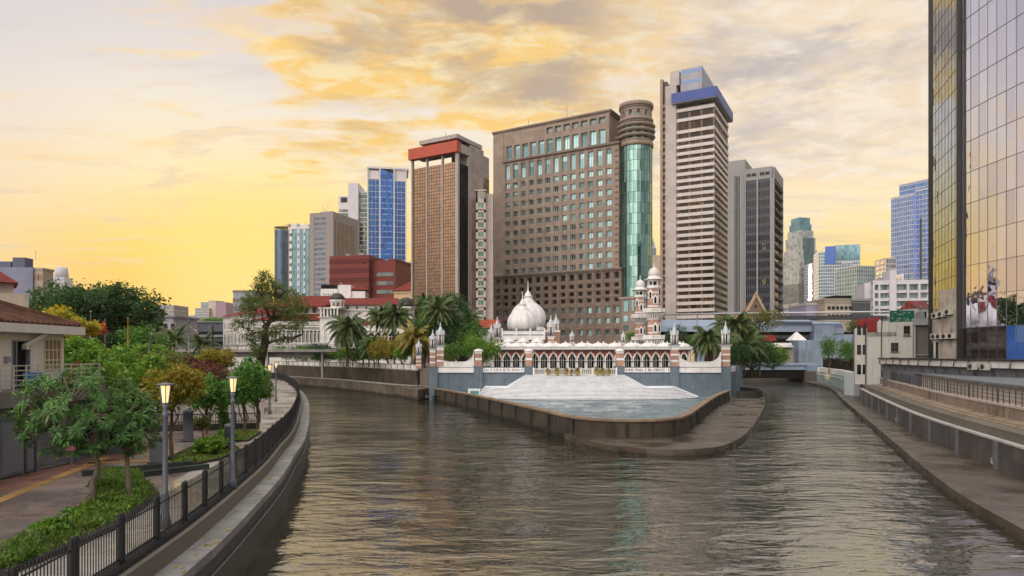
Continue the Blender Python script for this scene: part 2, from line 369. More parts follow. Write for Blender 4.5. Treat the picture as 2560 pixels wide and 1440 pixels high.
# ------------------------------------------------------------------ leaves, trees, palms
def leaf_mesh(name, P, size, mat, up=None, aspect=.5, jit=.5):
    """one small folded blade at every point of P; up = preferred direction of each leaf"""
    n = len(P); P = np.asarray(P, float)
    t = NR.normal(size=(n,3)); t[:,2] *= .6
    if up is not None: t = t*jit+np.asarray(up)
    t /= np.linalg.norm(t, axis=1)[:,None]+1e-9
    s = np.cross(t, NR.normal(size=(n,3))); s /= np.linalg.norm(s, axis=1)[:,None]+1e-9
    L = (size*(.5+1.05*NR.rand(n)**1.4))[:,None]; w = L*aspect
    V = np.stack([P-t*L*.5, P+s*w*.5, P+t*L*.5, P-s*w*.5], 1).reshape(-1,3)
    me = bpy.data.meshes.new(name); me.vertices.add(4*n); me.vertices.foreach_set('co', V.ravel())
    me.loops.add(4*n); me.loops.foreach_set('vertex_index', np.arange(4*n, dtype=np.int32))
    me.polygons.add(n); me.polygons.foreach_set('loop_start', np.arange(0,4*n,4,dtype=np.int32))
    me.materials.append(mat); me.update(calc_edges=True); me.validate(); return me
def crown_points(lobes, n, clumps=26, spread=.22, shell=.55):
    out = []; W = np.array([l[3]*l[4]*l[5] for l in lobes])**.67; W /= W.sum()
    for l, w in zip(lobes, W):
        k = max(6, int(clumps*w*len(lobes))); m = int(n*w)
        c = NR.normal(size=(k,3)); c /= np.linalg.norm(c, axis=1)[:,None]; c *= (shell+(1-shell)*NR.rand(k)[:,None]**.6)
        pick = NR.randint(0, k, m); q = c[pick]+NR.normal(size=(m,3))*spread*(.6+.8*NR.rand(k))[pick][:,None]
        out.append(q*np.array(l[3:6])+np.array(l[:3]))
    return np.concatenate(out)
def limb(mb, a, b, r0, r1, wob=.12, seg=5):
    a, b = Vector(a), Vector(b); L = (b-a).length
    pts = [a.lerp(b, i/seg)+(Vector((R.uniform(-1,1),R.uniform(-1,1),R.uniform(-.5,.8)))*L*wob*sin(pi*i/seg)) for i in range(seg+1)]
    mb.tube(pts, [r0+(r1-r0)*i/seg for i in range(seg+1)], 6); return pts
def tree(loc, trunk, lobes, nleaf, leaf, mat, label, cat='tree', group=None, bmat=None, r0=.16, name='tree', twigs=2, clumps=26, spread=.22, aspect=.5, shell=.55):
    """trunk: plan points in local metres; lobes: (x,y,z,rx,ry,rz) in local metres"""
    t = thing(name, label, cat, loc, 0, group); mb = MB()
    n = len(trunk); mb.tube(trunk, [r0*(1.25 if i == 0 else 1-.45*i/n) for i in range(n)], 8)
    top = trunk[-1]
    for l in lobes:
        p = limb(mb, top if R.random() < .6 else trunk[max(1, n-2)], l[:3], r0*.5, r0*.16)
        for k in range(twigs):
            a = R.uniform(0, 2*pi); q = (l[0]+l[3]*.75*cos(a), l[1]+l[4]*.75*sin(a), l[2]+l[5]*R.uniform(-.4,.8)); limb(mb, p[R.randint(2,4)], q, r0*.2, r0*.06)
    mb.build('trunk', bmat or bark, t)
    put('crown', leaf_mesh('crown', crown_points(lobes, nleaf, clumps, spread, shell), leaf, mat, aspect=aspect), t); return t
def lobe_ball(cx, cy, cz, rx, rz, k=7, f=.5, ry=None):
    """k overlapping lobes filling an uneven crown"""
    out = [(cx, cy, cz, rx*f*1.1, (ry or rx)*f*1.1, rz*f*1.1)]
    for i in range(k):
        a = 2*pi*i/k+R.uniform(-.4,.4); e = R.uniform(-.6,.9); q = R.uniform(.75,1.1)
        out.append((cx+rx*.62*cos(a)*cos(e), cy+(ry or rx)*.62*sin(a)*cos(e), cz+rz*.62*sin(e), rx*f*q, (ry or rx)*f*q, rz*f*q))
    return out
def palm(loc, h, fl, label, mat, group='palms by the river', lean=(.3,0), nf=22, r=.16, droop=1.0, name='palm_tree', lw=.09):
    t = thing(name, label, 'palm tree', loc, 0, group); mb = MB()
    pts = [(lean[0]*(i/6)**1.6, lean[1]*(i/6)**1.6, h*i/6) for i in range(7)]; mb.tube(pts, [r*(1.2-.45*i/6) for i in range(7)], 8)
    mb.build('trunk', bark, t); c = Vector(pts[-1]); fr = MB(); vs = []; fs = []
    for i in range(nf):
        a = i*2.39996+R.uniform(-.2,.2); e = 1.25-1.75*(i/nf)+R.uniform(-.12,.12); L = fl*R.uniform(.85,1.1)
        p = c.copy(); dirv = Vector((cos(a)*cos(e), sin(a)*cos(e), sin(e))); rach = [p.copy()]; N = 11
        for k in range(N):
            dirv = (dirv+Vector((0,0,-.135*droop*(.5+k/N)))).normalized(); p = p+dirv*L/N; rach.append(p.copy())
        fr.tube(rach, [.035*(1-.8*k/N) for k in range(N+1)], 4)
        for k in range(1, N+1):
            tt = (rach[k]-rach[k-1]).normalized(); sd = tt.cross(Vector((0,0,1))); sd = sd.normalized() if sd.length > .05 else Vector((1,0,0))
            wl = L*.26*sin(pi*(.12+.8*k/N))
            for half in (0, .34, .67):
                q = rach[k-1].lerp(rach[k], half)
                for sg in (-1, 1):
                    tip = q+(sd*sg*.75+tt*.75+Vector((0,0,-.75-.6*R.random()))).normalized()*wl*R.uniform(.8,1.1)
                    b = tt*lw*L*.22; o = len(vs); mid = q.lerp(tip, .5)+Vector((0,0,.1*wl)); vs += [tuple(q-b), tuple(mid-b), tuple(tip), tuple(mid+b), tuple(q+b)]; fs.append([o,o+1,o+2,o+3,o+4])
    o0 = len(fr.v); fr.v += vs; fr.f += [[i+o0 for i in f] for f in fs]; fr.m += [0]*len(fs); fr.sm += [False]*len(fs)
    fr.build('crown', mat, t); return t
lf_dark = LF('deep_green_leaves', '#1d3a20', '#2d5228', '#466b2e')
lf_olive = LF('olive_leaves', '#36451d', '#58632b', '#7d7a34')
lf_fresh = LF('fresh_green_leaves', '#2b5a17', '#4a7c1e', '#86a832')
lf_mid = LF('mid_green_leaves', '#285220', '#437a2a', '#6f9a3a')
lf_yellow = LF('yellow_green_leaves', '#4c5c14', '#7a7a1c', '#a8922a')
lf_gold = LF('golden_flowering_leaves', '#5a7a18', '#93981e', '#d8b52a')
lf_red = LF('dark_red_leaves', '#4a1626', '#6b2034', '#7d3a3c')
lf_rust = LF('rusty_green_leaves', '#42401f', '#5e4a2a', '#7a4a3a')
lf_frangi = LF('glossy_long_leaves', '#24491d', '#3a6a27', '#668f40', .3)
lf_palm = LF('palm_fronds', '#2a4423', '#425a2c', '#68733a', .3)
lf_palmy = LF('yellowing_palm_fronds', '#4d5a1e', '#79782a', '#a88f36', .3)
lf_cover = LF('ground_cover_leaves', '#2a4a16', '#42691c', '#7a9436')
pink_flower = M('pink_petals', '#d893a0', .6, .2, 9)

# ------------------------------------------------------------------ ground, water, banks
PZ = 2.5                                             # level of the left promenade
fence_c = spline([(-6.2,2), (-8.3,9), (-9.2,16.5), (-9.75,21), (-11.4,30.5), (-12.9,37.1), (-14.7,45), (-18.6,58.9), (-25.4,81.3), (-34.5,107), (-48,138), (-72,170), (-120,205)], 1.5)
def off(c, o):
    out = []
    for i, p in enumerate(c):
        a, b = c[max(i-1,0)], c[min(i+1,len(c)-1)]; tx, ty = b[0]-a[0], b[1]-a[1]; L = hypot(tx,ty) or 1; out.append((p[0]+ty/L*o, p[1]-tx/L*o))
    return out
bank_l = off(fence_c, 1.5)
earth = MB(); earth.box(-2400, 2400, -180, 2400, -3.0, -1.2); struct('ground', earth, M('bare_earth', '#5a5244', .9, .2, .05))
wm, wt, wb = base_mat('river_water')
tc = wt.new('ShaderNodeTexCoord').outputs['Object']
n1 = wt.noise(tc, .48, 3, .5, .5, (.7, 1.5, 1)); n2 = wt.noise(tc, 1.5, 3, .55, .6, (.7, 1.6, 1)); n3 = wt.noise(tc, .07, 3, .5)
n4 = wt.noise(tc, .16, 3, .5, .4, (1.0, 1.8, 1))
hh = wt.math('ADD', wt.math('ADD', wt.math('MULTIPLY', n1, .66), wt.math('MULTIPLY', n2, .24)), wt.math('MULTIPLY', n4, .6))
hh = wt.math('MULTIPLY', hh, wt.math('ADD', .55, wt.math('MULTIPLY', wt.smooth(n3, .3, .7), .9)))
bp = wt.new('ShaderNodeBump'); bp.inputs['Strength'].default_value = 1.0; bp.inputs['Distance'].default_value = .225; wt.l.new(hh, bp.inputs['Height'])
wt.l.new(bp.outputs[0], wb.inputs['Normal']); wb.inputs['Base Color'].default_value = (.020, .019, .012, 1); wb.inputs['Roughness'].default_value = .04; wb.inputs['IOR'].default_value = 4.0
water = MB(); water.box(-330, 130, -120, 330, -1.0, 0); struct('river', water, wm)

paver = M('wet_paving', '#877468', .45, .3, .35, .08, 6, streak=0, wet=(.30, .04), blocks=(.6, .3, .62, 1))
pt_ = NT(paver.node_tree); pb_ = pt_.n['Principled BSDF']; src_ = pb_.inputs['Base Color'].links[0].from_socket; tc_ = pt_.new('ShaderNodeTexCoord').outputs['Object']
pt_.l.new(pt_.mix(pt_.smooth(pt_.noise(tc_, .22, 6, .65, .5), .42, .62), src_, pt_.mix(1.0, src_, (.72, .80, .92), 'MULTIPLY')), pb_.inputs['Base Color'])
paver_red = M('red_paving', '#80594a', .55, .25, .6, .08, 6, wet=(.4, .12), blocks=(.4, .2, .7, 1))
asphalt = M('asphalt', '#4c4b4c', .75, .2, .4, .2, 20, wet=(.1, .3))
land_m = M('town_ground', '#6d675d', .85, .15, .1)
L1 = [p for p in fence_c if p[1] <= 206]
land = MB(); land.prism([(-300,-60), (-5.2,-60)]+off(L1, .35)+[(-120,215), (-330,260), (-330,-60)], -1.1, PZ-.012); struct('left_bank_land', land, land_m)
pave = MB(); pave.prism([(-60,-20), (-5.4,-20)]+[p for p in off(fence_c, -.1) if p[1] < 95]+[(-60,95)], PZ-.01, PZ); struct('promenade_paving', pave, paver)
# red strip by the house, pale diagonal strips
st = MB(); st.prism([(-19.6,8), (-17.9,8), (-18.6,38), (-20.4,38)], PZ+.002, PZ+.008); struct('red_paving_strip', st, paver_red)
st = MB()
for a, b in (((-14.2,22.6),(-16.4,33)), ((-17.2,22),(-19.6,33)), ((-12.6,33.5),(-19.5,31.2))):
    dx, dy = b[0]-a[0], b[1]-a[1]; L = hypot(dx,dy); nx, ny = dy/L*.22, -dx/L*.22
    st.prism([(a[0]+nx,a[1]+ny), (b[0]+nx,b[1]+ny), (b[0]-nx,b[1]-ny), (a[0]-nx,a[1]-ny)], PZ+.004, PZ+.012)
struct('ochre_paving_bands', st, M('ochre_paving', '#a5804c', .5, .2, .8, wet=(.5,.12)))
walk = MB(); walk.sweep([p for p in fence_c if p[1] < 150], [(-.15,PZ-.05), (-.15,PZ+.012), (-2.5,PZ+.012), (-2.5,PZ-.05)]); struct('riverside_walk', walk, M('pale_walk_paving', '#a39b92', .5, .14, .6, .05, 6, wet=(.3,.12), blocks=(.5,.5,.75,1)))
# river wall below the promenade: dark plinth under the fence, pale coping lower down, stained face to the water
rw = thing('river_wall', 'long curved concrete river wall with pale mossy coping below the black railing', 'river wall', (0,0,0))
c0 = [p for p in fence_c if p[1] < 200]
MB().sweep(c0, [(-.14,PZ-.6), (-.14,PZ+.10), (.16,PZ+.10), (.22,PZ-.12), (.34,PZ-.12), (.34,PZ-.6)]).build('plinth', M('black_plinth', '#232323', .7, .25, .6, .2, 8, streak=.4), rw)
MB().sweep(c0, [(.345,1.72), (.345,2.0), (1.04,1.98), (1.04,1.72)]).build('coping', M('coping_stone', '#8d8b87', .7, .16, .7, .2, 9, streak=.0, blocks=(1.2,1.2,.7,1)), rw)
MB().sweep(c0, [(.35,-1.1), (.35,1.715), (.97,1.715), (1.0,-1.1)]).build('wall_face', M('wet_wall_face','#3d3831',.5,.3,.5,.3,7,streak=.7, tide=.55), rw)
my = MB()
for i, p in enumerate(off(c0, .7)):
    if 8 < p[1] < 80 and R.random() < .8:
        for k in range(R.randint(1,5)):
            x, y, r = p[0]+R.uniform(-.28,.28), p[1]+R.uniform(-.7,.7), R.uniform(.03,.11); q = [(x+r*R.uniform(.5,1.2)*cos(a)*.7, y+r*1.9*R.uniform(.4,1.2)*sin(a)) for a in [j*pi/4 for j in range(8)]]; my.prism(q, 1.985, 2.006)
my.build('lichen', M('yellow_lichen', '#968546', .9, .3, 6), rw)['kind'] = 'stuff'
MB().sweep(off(c0, 1.02), [(0,1.22), (.03,1.22), (.03,1.27), (0,1.27)]).build('pipe', steel, rw)

# black railing of short panels, each panel between two posts
fr = thing('railing', 'black iron picket railing curving along the left bank promenade', 'railing', (0,0,0))
post_me = MB().box(-.045,.045,-.045,.045,PZ+.09,PZ+1.22).box(-.03,.03,-.03,.03,PZ+1.22,PZ+1.27).mesh('post', black_iron)
rest_p = MB(); rest_q = MB(); pc = resample(fence_c, 2.05); np_, nq_ = 0, 0
for a, b in zip(pc, pc[1:]):
    if b[1] < 8 or a[1] > 150: continue
    tx, ty = (b[0]-a[0])/2.05, (b[1]-a[1])/2.05; rz = atan2(ty, tx)
    for s in (.07, 1.93):
        np_ += 1
        if np_ <= 96: put('post', post_me, fr, (a[0]+tx*s, a[1]+ty*s, 0), rz)
        else: rest_q.box(a[0]+tx*s-.045, a[0]+tx*s+.045, a[1]+ty*s-.045, a[1]+ty*s+.045, PZ+.09, PZ+1.22)
    if nq_ == 0:
        pm = MB()
        for zz in (PZ+.2, PZ+1.0): pm.box(.12, 1.88, -.015, .015, zz, zz+.035)
        for k in range(15): xx = .19+k*.115; pm.box(xx-.009, xx+.009, -.009, .009, PZ+.14, PZ+1.2+(.03 if k%2 else 0))
        pan_me = pm.mesh('panel', black_iron)
    nq_ += 1; put('panel', pan_me, fr, (a[0], a[1], 0), rz)
if rest_q.f: rest_q.build('distant_posts', black_iron, fr)['kind'] = 'stuff'

# mosque bank: land, walled terrace, lower walk, stained promontory
MZ = 4.9
wall_l = [(-84,210), (-63,186), (-50,170), (-33.8,152), (-17,124), (-13.4,112)]
land = MB(); land.prism([(-13.2,112.5), (34.4,110.6), (41,126), (60,178), (62,225), (-200,330), (-330,330), (-140,262), (-84,212), (-63,187.5), (-50,171.5), (-33.8,153.5), (-17,125)], -1.1, MZ); struct('mosque_bank_land', land, land_m)
low = MB(); low.prism([(-13.5,116), (-17.5,125), (-34,153), (-50,171), (-84,211), (-92,206), (-55,166.5), (-37,146), (-20,120), (-15.2,110)], -1.1, 1.75); struct('lower_river_walk', low, conc_br)
far_land = MB(); far_land.prism([(-2390,262), (-150,262), (-84,240), (60,225), (62,215), (118,170), (2390,170), (2390,2390), (-2390,2390)], -1.1, 2.3); struct('town_land', far_land, land_m)
ledge = [(4.6,60.2), (6.0,55.5), (8.3,51.6), (11.8,50.0), (15.1,51.2), (17.7,54.6), (21,61), (26,72.5), (34,92), (44.2,119.5), (50,135), (53,155), (60,182)]
lz = spline(ledge, 1.5)
pr = MB(); pr.prism([(4.6,60.2)]+lz[1:]+[(46,182), (34,112), (20,74), (12,61)], -1.1, .5)
struct('promontory_ledge', pr, M('wet_ledge_stone', '#4b4136', .6, .4, .35, .35, 5, tide=.28, wet=(.25,.16)))
tip = spline([(-15.5,118.5), (-14.2,114.0), (-6,94), (2.2,69.5), (4.6,61.5), (6.6,58.2), (9.3,56.9), (12,57.1), (14.3,58.9), (16.4,63), (21.1,75.1), (27,90), (33.0,103.5)], 1.5)
pw = thing('promontory_wall', 'low stained concrete wall rounding the river point below the white steps', 'river wall', (0,0,0))
MB().sweep(tip, [(-.45,-1.1), (-.45,1.85), (.0,1.85), (.22,-1.1)]).build('wall_face', M('stained_wall_panels', '#463e35', .75, .3, .4, .25, 7, streak=.9, tide=.55, dirt=H('#231c15'), blocks=(3.2,5,.55)), pw)
MB().sweep(tip, [(-.6,1.852), (-.6,2.03), (.12,2.03), (.12,1.852)]).build('coping', M('worn_coping', '#83705c', .7, .25, .8, .2, 8), pw)
jt = MB()
for p, q in zip(resample(tip, 5.2), resample(tip, 5.2)[1:]):
    a = atan2(q[1]-p[1], q[0]-p[0]); jt.T = Matrix.Translation((p[0],p[1],0)) @ Matrix.Rotation(a,4,'Z'); jt.box(-.05,.05,-.30,-.02,-.3,1.84)
jt.build('joint_strip', conc_dk, pw)
lw = thing('lower_walk_wall', 'low concrete wall with pale coping edging the walk below the white panelled parapet', 'river wall', (0,0,0))
lwc = spline([(-15.4,117.5), (-20.5,121.5), (-37.2,146.5), (-55,167), (-92,207)], 3)
MB().sweep(lwc, [(-.4,-1.1), (-.4,1.95), (.3,1.95), (.45,-1.1)][::-1]).build('wall_face', conc_br, lw)
MB().sweep(lwc, [(-.5,1.952), (-.5,2.1), (.55,2.1), (.55,1.952)]).build('coping', conc, lw)
# fountain floor inside the point
basin = MB(); basin.prism([(-14.2,112)]+[(x-.0,y) for x, y in off(tip[3:], .0)]+[(34,110.4)], .3, .82)
bm, bt, bb = base_mat('wet_fountain_tiles'); tc = bt.new('ShaderNodeTexCoord').outputs['Object']
rm_ = bt.new('ShaderNodeMapping'); rm_.inputs['Rotation'].default_value = (0,0,radians(32)); bt.l.new(tc, rm_.inputs[0]); s1 = bt.noise(rm_.outputs[0], .8, 7, .65, .2, (.10,1.3,1)); s2 = bt.noise(tc, .35, 5, .65, .3, (1,.7,1))
c = bt.ramp(s1, [(.35, H('#596166')), (.5, H('#66777e')), (.62, H('#71898f')), (.78, H('#a3b3b3'))]); c = bt.mix(bt.smooth(s2, .55, .75), c, H('#3d4246'))
bt.l.new(c, bb.inputs['Base Color']); bt.l.new(bt.ramp(s2, [(.4,.12), (.6,.5)]), bb.inputs['Roughness']); struct('fountain_floor', basin, bm)
# ------------------------------------------------------------------ terrace wall, steps, mosque, minarets
WY = 110.0
def wx(px): return X(px, WY)
tw = thing('terrace_wall', 'slate grey terrace wall with white panels facing the river point below the mosque', 'wall', (0,WY,0))
pil = [(1084,1.35,'c'), (1196,1.45,'p'), (1322,1.35,'b'), (1550,1.35,'b'), (1686,1.4,'c'), (1814,1.5,'c')]
sec = [(1084,1196), (1196,1322), (1550,1686), (1686,1814)]
for a, b in sec: MB().box(wx(a)+.66, wx(b)-.68, 0, 2.4, -.2, 5.3).build('wall_panel', slate, tw)
for px, w, k in pil:
    mb = MB(); x = wx(px); mb.box(x-w/2, x+w/2, -.35, 2.4, -.2, 5.42); mb.box(x-w/2-.06, x+w/2+.06, -.41, 2.4, 5.423, 5.5); mb.build('pillar', slate, tw)
    if k != 'c':
        mb = MB(); z = 5.503
        for i, h in enumerate((1.0, .35, .75, .3)): mb.box(x-.55, x+.55, -.25, .85, z, z+h, 1 if i % 2 else 0); z += h
        mb.lathe([(.8,z),(.8,z+.12),(.6,z+.3),(.1,z+.45)], x, .3, 16, 1); mb.build('brick_pier', [pink_brick, white], tw)
for (a, b), kind in zip(sec, ('scoop', 'slots', 'slots', 'scoop')):
    x0, x1 = wx(a)+.70, wx(b)-.72; mb = MB()
    if kind == 'scoop':
        mb.box(x0, x1, -.12, -.005, 4.5, 5.302); mb.box(x0, x1, -.16, .3, 4.42, 4.497, 1); mb.box(x0, x1, -.14, .4, 5.303, 5.37, 1)
        top = []
        for i in range(9): t = i/8; top.append((x0+1.9*t, 7.75-1.55*(1-(1-t)**2)**.5*1.0))
        left = top; right = [(x1-(p[0]-x0), p[1]) for p in reversed(top)]
        mb.slab([(x0,5.372)]+left+right+[(x1,5.372)], 0, .3)
        pts = left+right
        for p, q in zip(pts, pts[1:]): mb.beam((p[0],.15,p[1]+.03), (q[0],.15,q[1]+.03), .42, .08)
        mb.build('scooped_parapet', [white, lead], tw)
    else:
        mb.box(x0, x1, -.10, -.006, 4.55, 5.3); mb.box(x0-.03, x1+.03, -.14, .2, 5.302, 5.4, 2); mb.box(x0-.03, x1+.03, -.13, -.006, 4.46, 4.548, 2); n = int((x1-x0)/.26)
        for i in range(n):
            if R.random() < .78 and (i % 6) < 5: xx = x0+.3+i*.25; h = R.uniform(.2,.36); mb.box(xx, xx+.11, -.112, -.101, 4.78, 4.78+h, 1)
        mb.build('pierced_panel', [white, dark_void, lead], tw)
ter = MB(); ter.box(wx(1322)+.69, wx(1550)-.69, 0, 2.45, -.2, 4.15); ter.build('landing', M('step_stone', '#eef0f3', .65, .05, .8, .1, 8, streak=.25, dirt=H('#8b8580')), tw)
# white steps
sp = thing('stone_steps', 'broad flight of white stone steps falling to the fountain floor in front of the mosque', 'steps', (0,0,0))
step_m = MATS['step_stone']; up = MB(); n = 11
for i in range(n):
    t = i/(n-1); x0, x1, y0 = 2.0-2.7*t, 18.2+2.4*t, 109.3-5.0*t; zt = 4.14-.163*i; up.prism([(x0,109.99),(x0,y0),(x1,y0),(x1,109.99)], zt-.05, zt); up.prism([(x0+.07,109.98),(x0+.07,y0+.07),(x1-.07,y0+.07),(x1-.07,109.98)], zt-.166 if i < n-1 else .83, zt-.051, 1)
riser_m = M('step_riser', '#b0afaf', .8, .15, .8, .1, 8, streak=.5, dirt=H('#6a655f')); up.build('upper_flight', [step_m, riser_m], sp); lo = MB(); n = 9  # risers toned darker than treads: step shade put into the colour
def L(a, b, t): return a+(b-a)*t
for i in range(n):
    t = i/(n-1); zt = 2.36-.175*i
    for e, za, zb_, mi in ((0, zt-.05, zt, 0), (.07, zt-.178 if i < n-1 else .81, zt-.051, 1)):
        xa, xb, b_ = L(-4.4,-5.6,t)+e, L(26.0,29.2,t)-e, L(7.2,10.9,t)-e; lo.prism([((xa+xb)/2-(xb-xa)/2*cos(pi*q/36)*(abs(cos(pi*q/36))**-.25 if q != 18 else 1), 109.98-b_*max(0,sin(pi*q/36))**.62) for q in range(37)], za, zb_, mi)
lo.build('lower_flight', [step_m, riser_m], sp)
px0 = thing('planter_box', 'small white stepped planter box with a teal front beside the left end of the steps', 'planter', (-6.0,108.3,.82))
MB().box(-.9,.9,-.5,.6,0,1.05).box(-1.2,1.2,-.7,.7,0,.5).box(-1.0,1.0,-.6,.65,1.053,1.15).build('planter_body', step_m, px0); MB().box(-.6,.8,-.72,-.702,.1,.85).build('front_panel', M('teal_tile','#4f8584',.5), px0)
# balustrade with potted yellow plants
bl = thing('balustrade', 'white balustrade along the top of the stone steps', 'balustrade', (0,WY-.45,4.15)); mb = MB(); x0, x1 = wx(1334), wx(1540)
mb.box(x0,x1,0,.12,.9,1.02); mb.box(x0,x1,0,.12,.08,.16); k = 0
while x0+.32*k < x1: mb.lathe([(.05,.16),(.085,.35),(.045,.6),(.06,.9)], x0+.32*k+.05, .06, 6); k += 1
mb.build('rail', white, bl)
for i in range(8): xx = x0+(x1-x0)*i/7; MB().box(xx-.12,xx+.12,-.05,.17,0,1.16).build('newel', white, bl)
pot = thing('potted_plant', '', 'potted plant', (0,0,0), 0, 'potted plants along the white balustrade')
MB().lathe([(.26,0),(.4,.52),(.45,.55),(.45,.62),(.36,.62)], 0, 0, 14).build('pot', M('mustard_pot', '#a58a35', .6, .15, 4), pot)
pts = crown_points([(0,0,.95,.45,.45,.4)], 170); put('plant', leaf_mesh('plant', pts, .26, lf_yellow), pot)
pot_l = ['mustard potted plant leftmost along the white balustrade', 'second mustard potted plant from the left on the balustrade', 'mustard potted plant left of the middle of the balustrade', 'mustard potted plant at the middle of the balustrade', 'mustard potted plant just right of the balustrade middle', 'mustard potted plant third from the right end of the balustrade', 'mustard potted plant second from the right end of the balustrade', 'mustard potted plant rightmost along the white balustrade']
for i, px in enumerate((1370,1393,1415,1428,1444,1494,1508,1521)):
    c = pot if i == 0 else copy_tree(pot); c.location = (X(px,108.9), 108.85, 4.15); c.rotation_euler = (0,0,i*1.3); c['label'] = pot_l[i]; s = (.75,.9,.8,.65,.85,.95,.8,.7)[i]; c.scale = (s,s,s)

def turret_parts(root, x, y, z, s=1.0, base=2.6, brick=True, name='turret'):
    """banded pillar with a little colonnaded lantern and a spire; z is the foot of the pillar"""
    o = put(name, None, root, (x, y, z)) if root else None
    return o
def turret_mesh(parent, x, y, z, s, base, as_one):
    pl = MB(); zz = 0
    hs = [.75,.28,.7,.28,.62,.5]; k = base/sum(hs)
    for i, h in enumerate(hs): w = .56*s; pl.box(-w,w,-w,w,zz,zz+h*k, 1 if i % 2 else 0); zz += h*k
    co = MB(); co.frustum([(-.58*s,-.58*s),(.58*s,-.58*s),(.58*s,.58*s),(-.58*s,.58*s)], zz, [(-.84*s,-.84*s),(.84*s,-.84*s),(.84*s,.84*s),(-.84*s,.84*s)], zz+.3*s, 0); co.box(-.84*s,.84*s,-.84*s,.84*s,zz+.302*s,zz+.42*s,1); zz += .42*s
    la = MB(); H_ = 1.75*s
    for a in range(8):
        c_, s_ = cos(a*pi/4+pi/8)*.55*s, sin(a*pi/4+pi/8)*.55*s; la.cyl(c_, s_, zz, zz+H_, .085*s, 6)
    la.cyl(0, 0, zz, zz+H_, .2*s, 8, 1); la.lathe([(.66*s,zz+H_-.22*s),(.7*s,zz+H_-.1*s),(.78*s,zz+H_),(.78*s,zz+H_+.12*s),(.5*s,zz+H_+.14*s)], 0, 0, 8, 0, False); zz += H_+.12*s
    cr = MB()
    for a in range(8): cr.lathe([(.1*s,zz),(.1*s,zz+.12*s),(.02*s,zz+.5*s)], cos(a*pi/4)*.62*s, sin(a*pi/4)*.62*s, 5)
    cr.lathe([(.5*s,zz),(.42*s,zz+.22*s),(.3*s,zz+.3*s),(.34*s,zz+.5*s),(.3*s,zz+.72*s),(.14*s,zz+.98*s),(.09*s,zz+1.1*s),(.13*s,zz+1.2*s),(.03*s,zz+1.75*s)], 0, 0, 12)
    sets = [('pillar', pl, [pink_brick, white]), ('cornice', co, [white, lead]), ('lantern', la, [white, dark_void]), ('spire', cr, [M('pale_lead_spire', '#b9c3cc', .5, .1, 2)])]
    if as_one:                                        # a turret as a part: its pieces are sub-parts
        o = pl.build('turret', [pink_brick, white], parent, (x,y,z))
        for nm, mb, mt in sets[1:]: mb.build(nm, mt, o)
        return o
    for nm, mb, mt in sets: mb.build(nm, mt, parent)
for px, y, z, s, base, lab in ((1082,111.4,5.3,.82,2.9,'shorter banded corner turret with white spire at the left end of the terrace wall'), (1101,110.5,5.505,1.0,3.1,'taller banded corner turret with white spire at the left end of the terrace wall'),
                      (1686,110.3,5.505,.98,3.15,'banded turret with clustered spires between the arcade and the right scooped parapet'), (1814,110.3,5.505,1.02,3.2,'banded turret with single white spire at the right end of the terrace wall'),
                      (1047,121.5,4.9,.8,2.2,'low banded brick turret behind the left corner of the terrace wall')):
    t = thing('turret', lab, 'turret', (X(px,y), y, z), 0, 'banded turrets of the terrace wall'); turret_mesh(t, 0, 0, 0, s, base, False)

MQ = thing('mosque', 'low white and brick mosque with scalloped arcade and two white onion domes', 'mosque', (X(1232,122), 122, MZ))
ox, oy = MQ.location[0], 122.0
bay = 1.665; NB = 21
inn = [(-.56,1.3),(-.62,1.72),(-.5,2.02),(-.40,2.04),(-.37,2.32),(-.2,2.48),(0,2.78),(.2,2.48),(.37,2.32),(.40,2.04),(.5,2.02),(.62,1.72),(.56,1.3)]
outr = [(-.80,1.3),(-.815,1.75),(-.77,2.1),(-.62,2.4),(-.5,2.58),(-.28,2.8),(0,3.13),(.28,2.8),(.5,2.58),(.62,2.4),(.77,2.1),(.815,1.75),(.80,1.3)]
rec = [(-.8325,1.3),(-.8325,1.8),(-.8325,2.5),(-.8325,3.25),(-.5,3.25),(-.3,3.25),(0,3.25),(.3,3.25),(.5,3.25),(.8325,3.25),(.8325,2.5),(.8325,1.8),(.8325,1.3)]
def strip(mb, A, B, y0, y1, m=0):
    n = len(A); vs = [(p[0],y0,p[1]) for p in A]+[(p[0],y0,p[1]) for p in B]+[(p[0],y1,p[1]) for p in A]+[(p[0],y1,p[1]) for p in B]
    fs = [(i,i+1,n+i+1,n+i) for i in range(n-1)]+[(2*n+i,3*n+i,3*n+i+1,2*n+i+1) for i in range(n-1)]+[(i,2*n+i,2*n+i+1,i+1) for i in range(n-1)]+[(n+i,n+i+1,3*n+i+1,3*n+i) for i in range(n-1)]
    mb.add(vs, fs, m)
am = MB(); strip(am, inn, outr, -.12, .22)
for sx in (-1, 1):
    am.box(sx*.70-.13, sx*.70+.13, -.10, .2, -.1, 1.12); am.box(sx*.70-.17, sx*.70+.17, -.14, .22, 1.122, 1.298, 1)
arch_me = am.mesh('arch', [white, lead]); wmx = MB(); wmx.box(-.66,.66,0,.05,0,2.9,1)
for xx in (-.18,.18): wmx.box(xx-.035,xx+.035,-.05,-.004,0,2.7)
wmx.box(-.66,.66,-.045,-.006,1.45,1.52); win_me = wmx.mesh('window', [white, dark_glass])
bw = MB(); roofL = NB*bay
for i in range(NB):
    xc = bay*(i+.5); put('arch', arch_me, MQ, (xc,0,0)); put('window', win_me, MQ, (xc,.75,0))
    A = [(p[0]+xc,p[1]) for p in outr]; B = [(p[0]+xc,p[1]) for p in rec]; strip(bw, A, B, -.03, .2)
bw.build('brick_spandrel', red_brick, MQ)
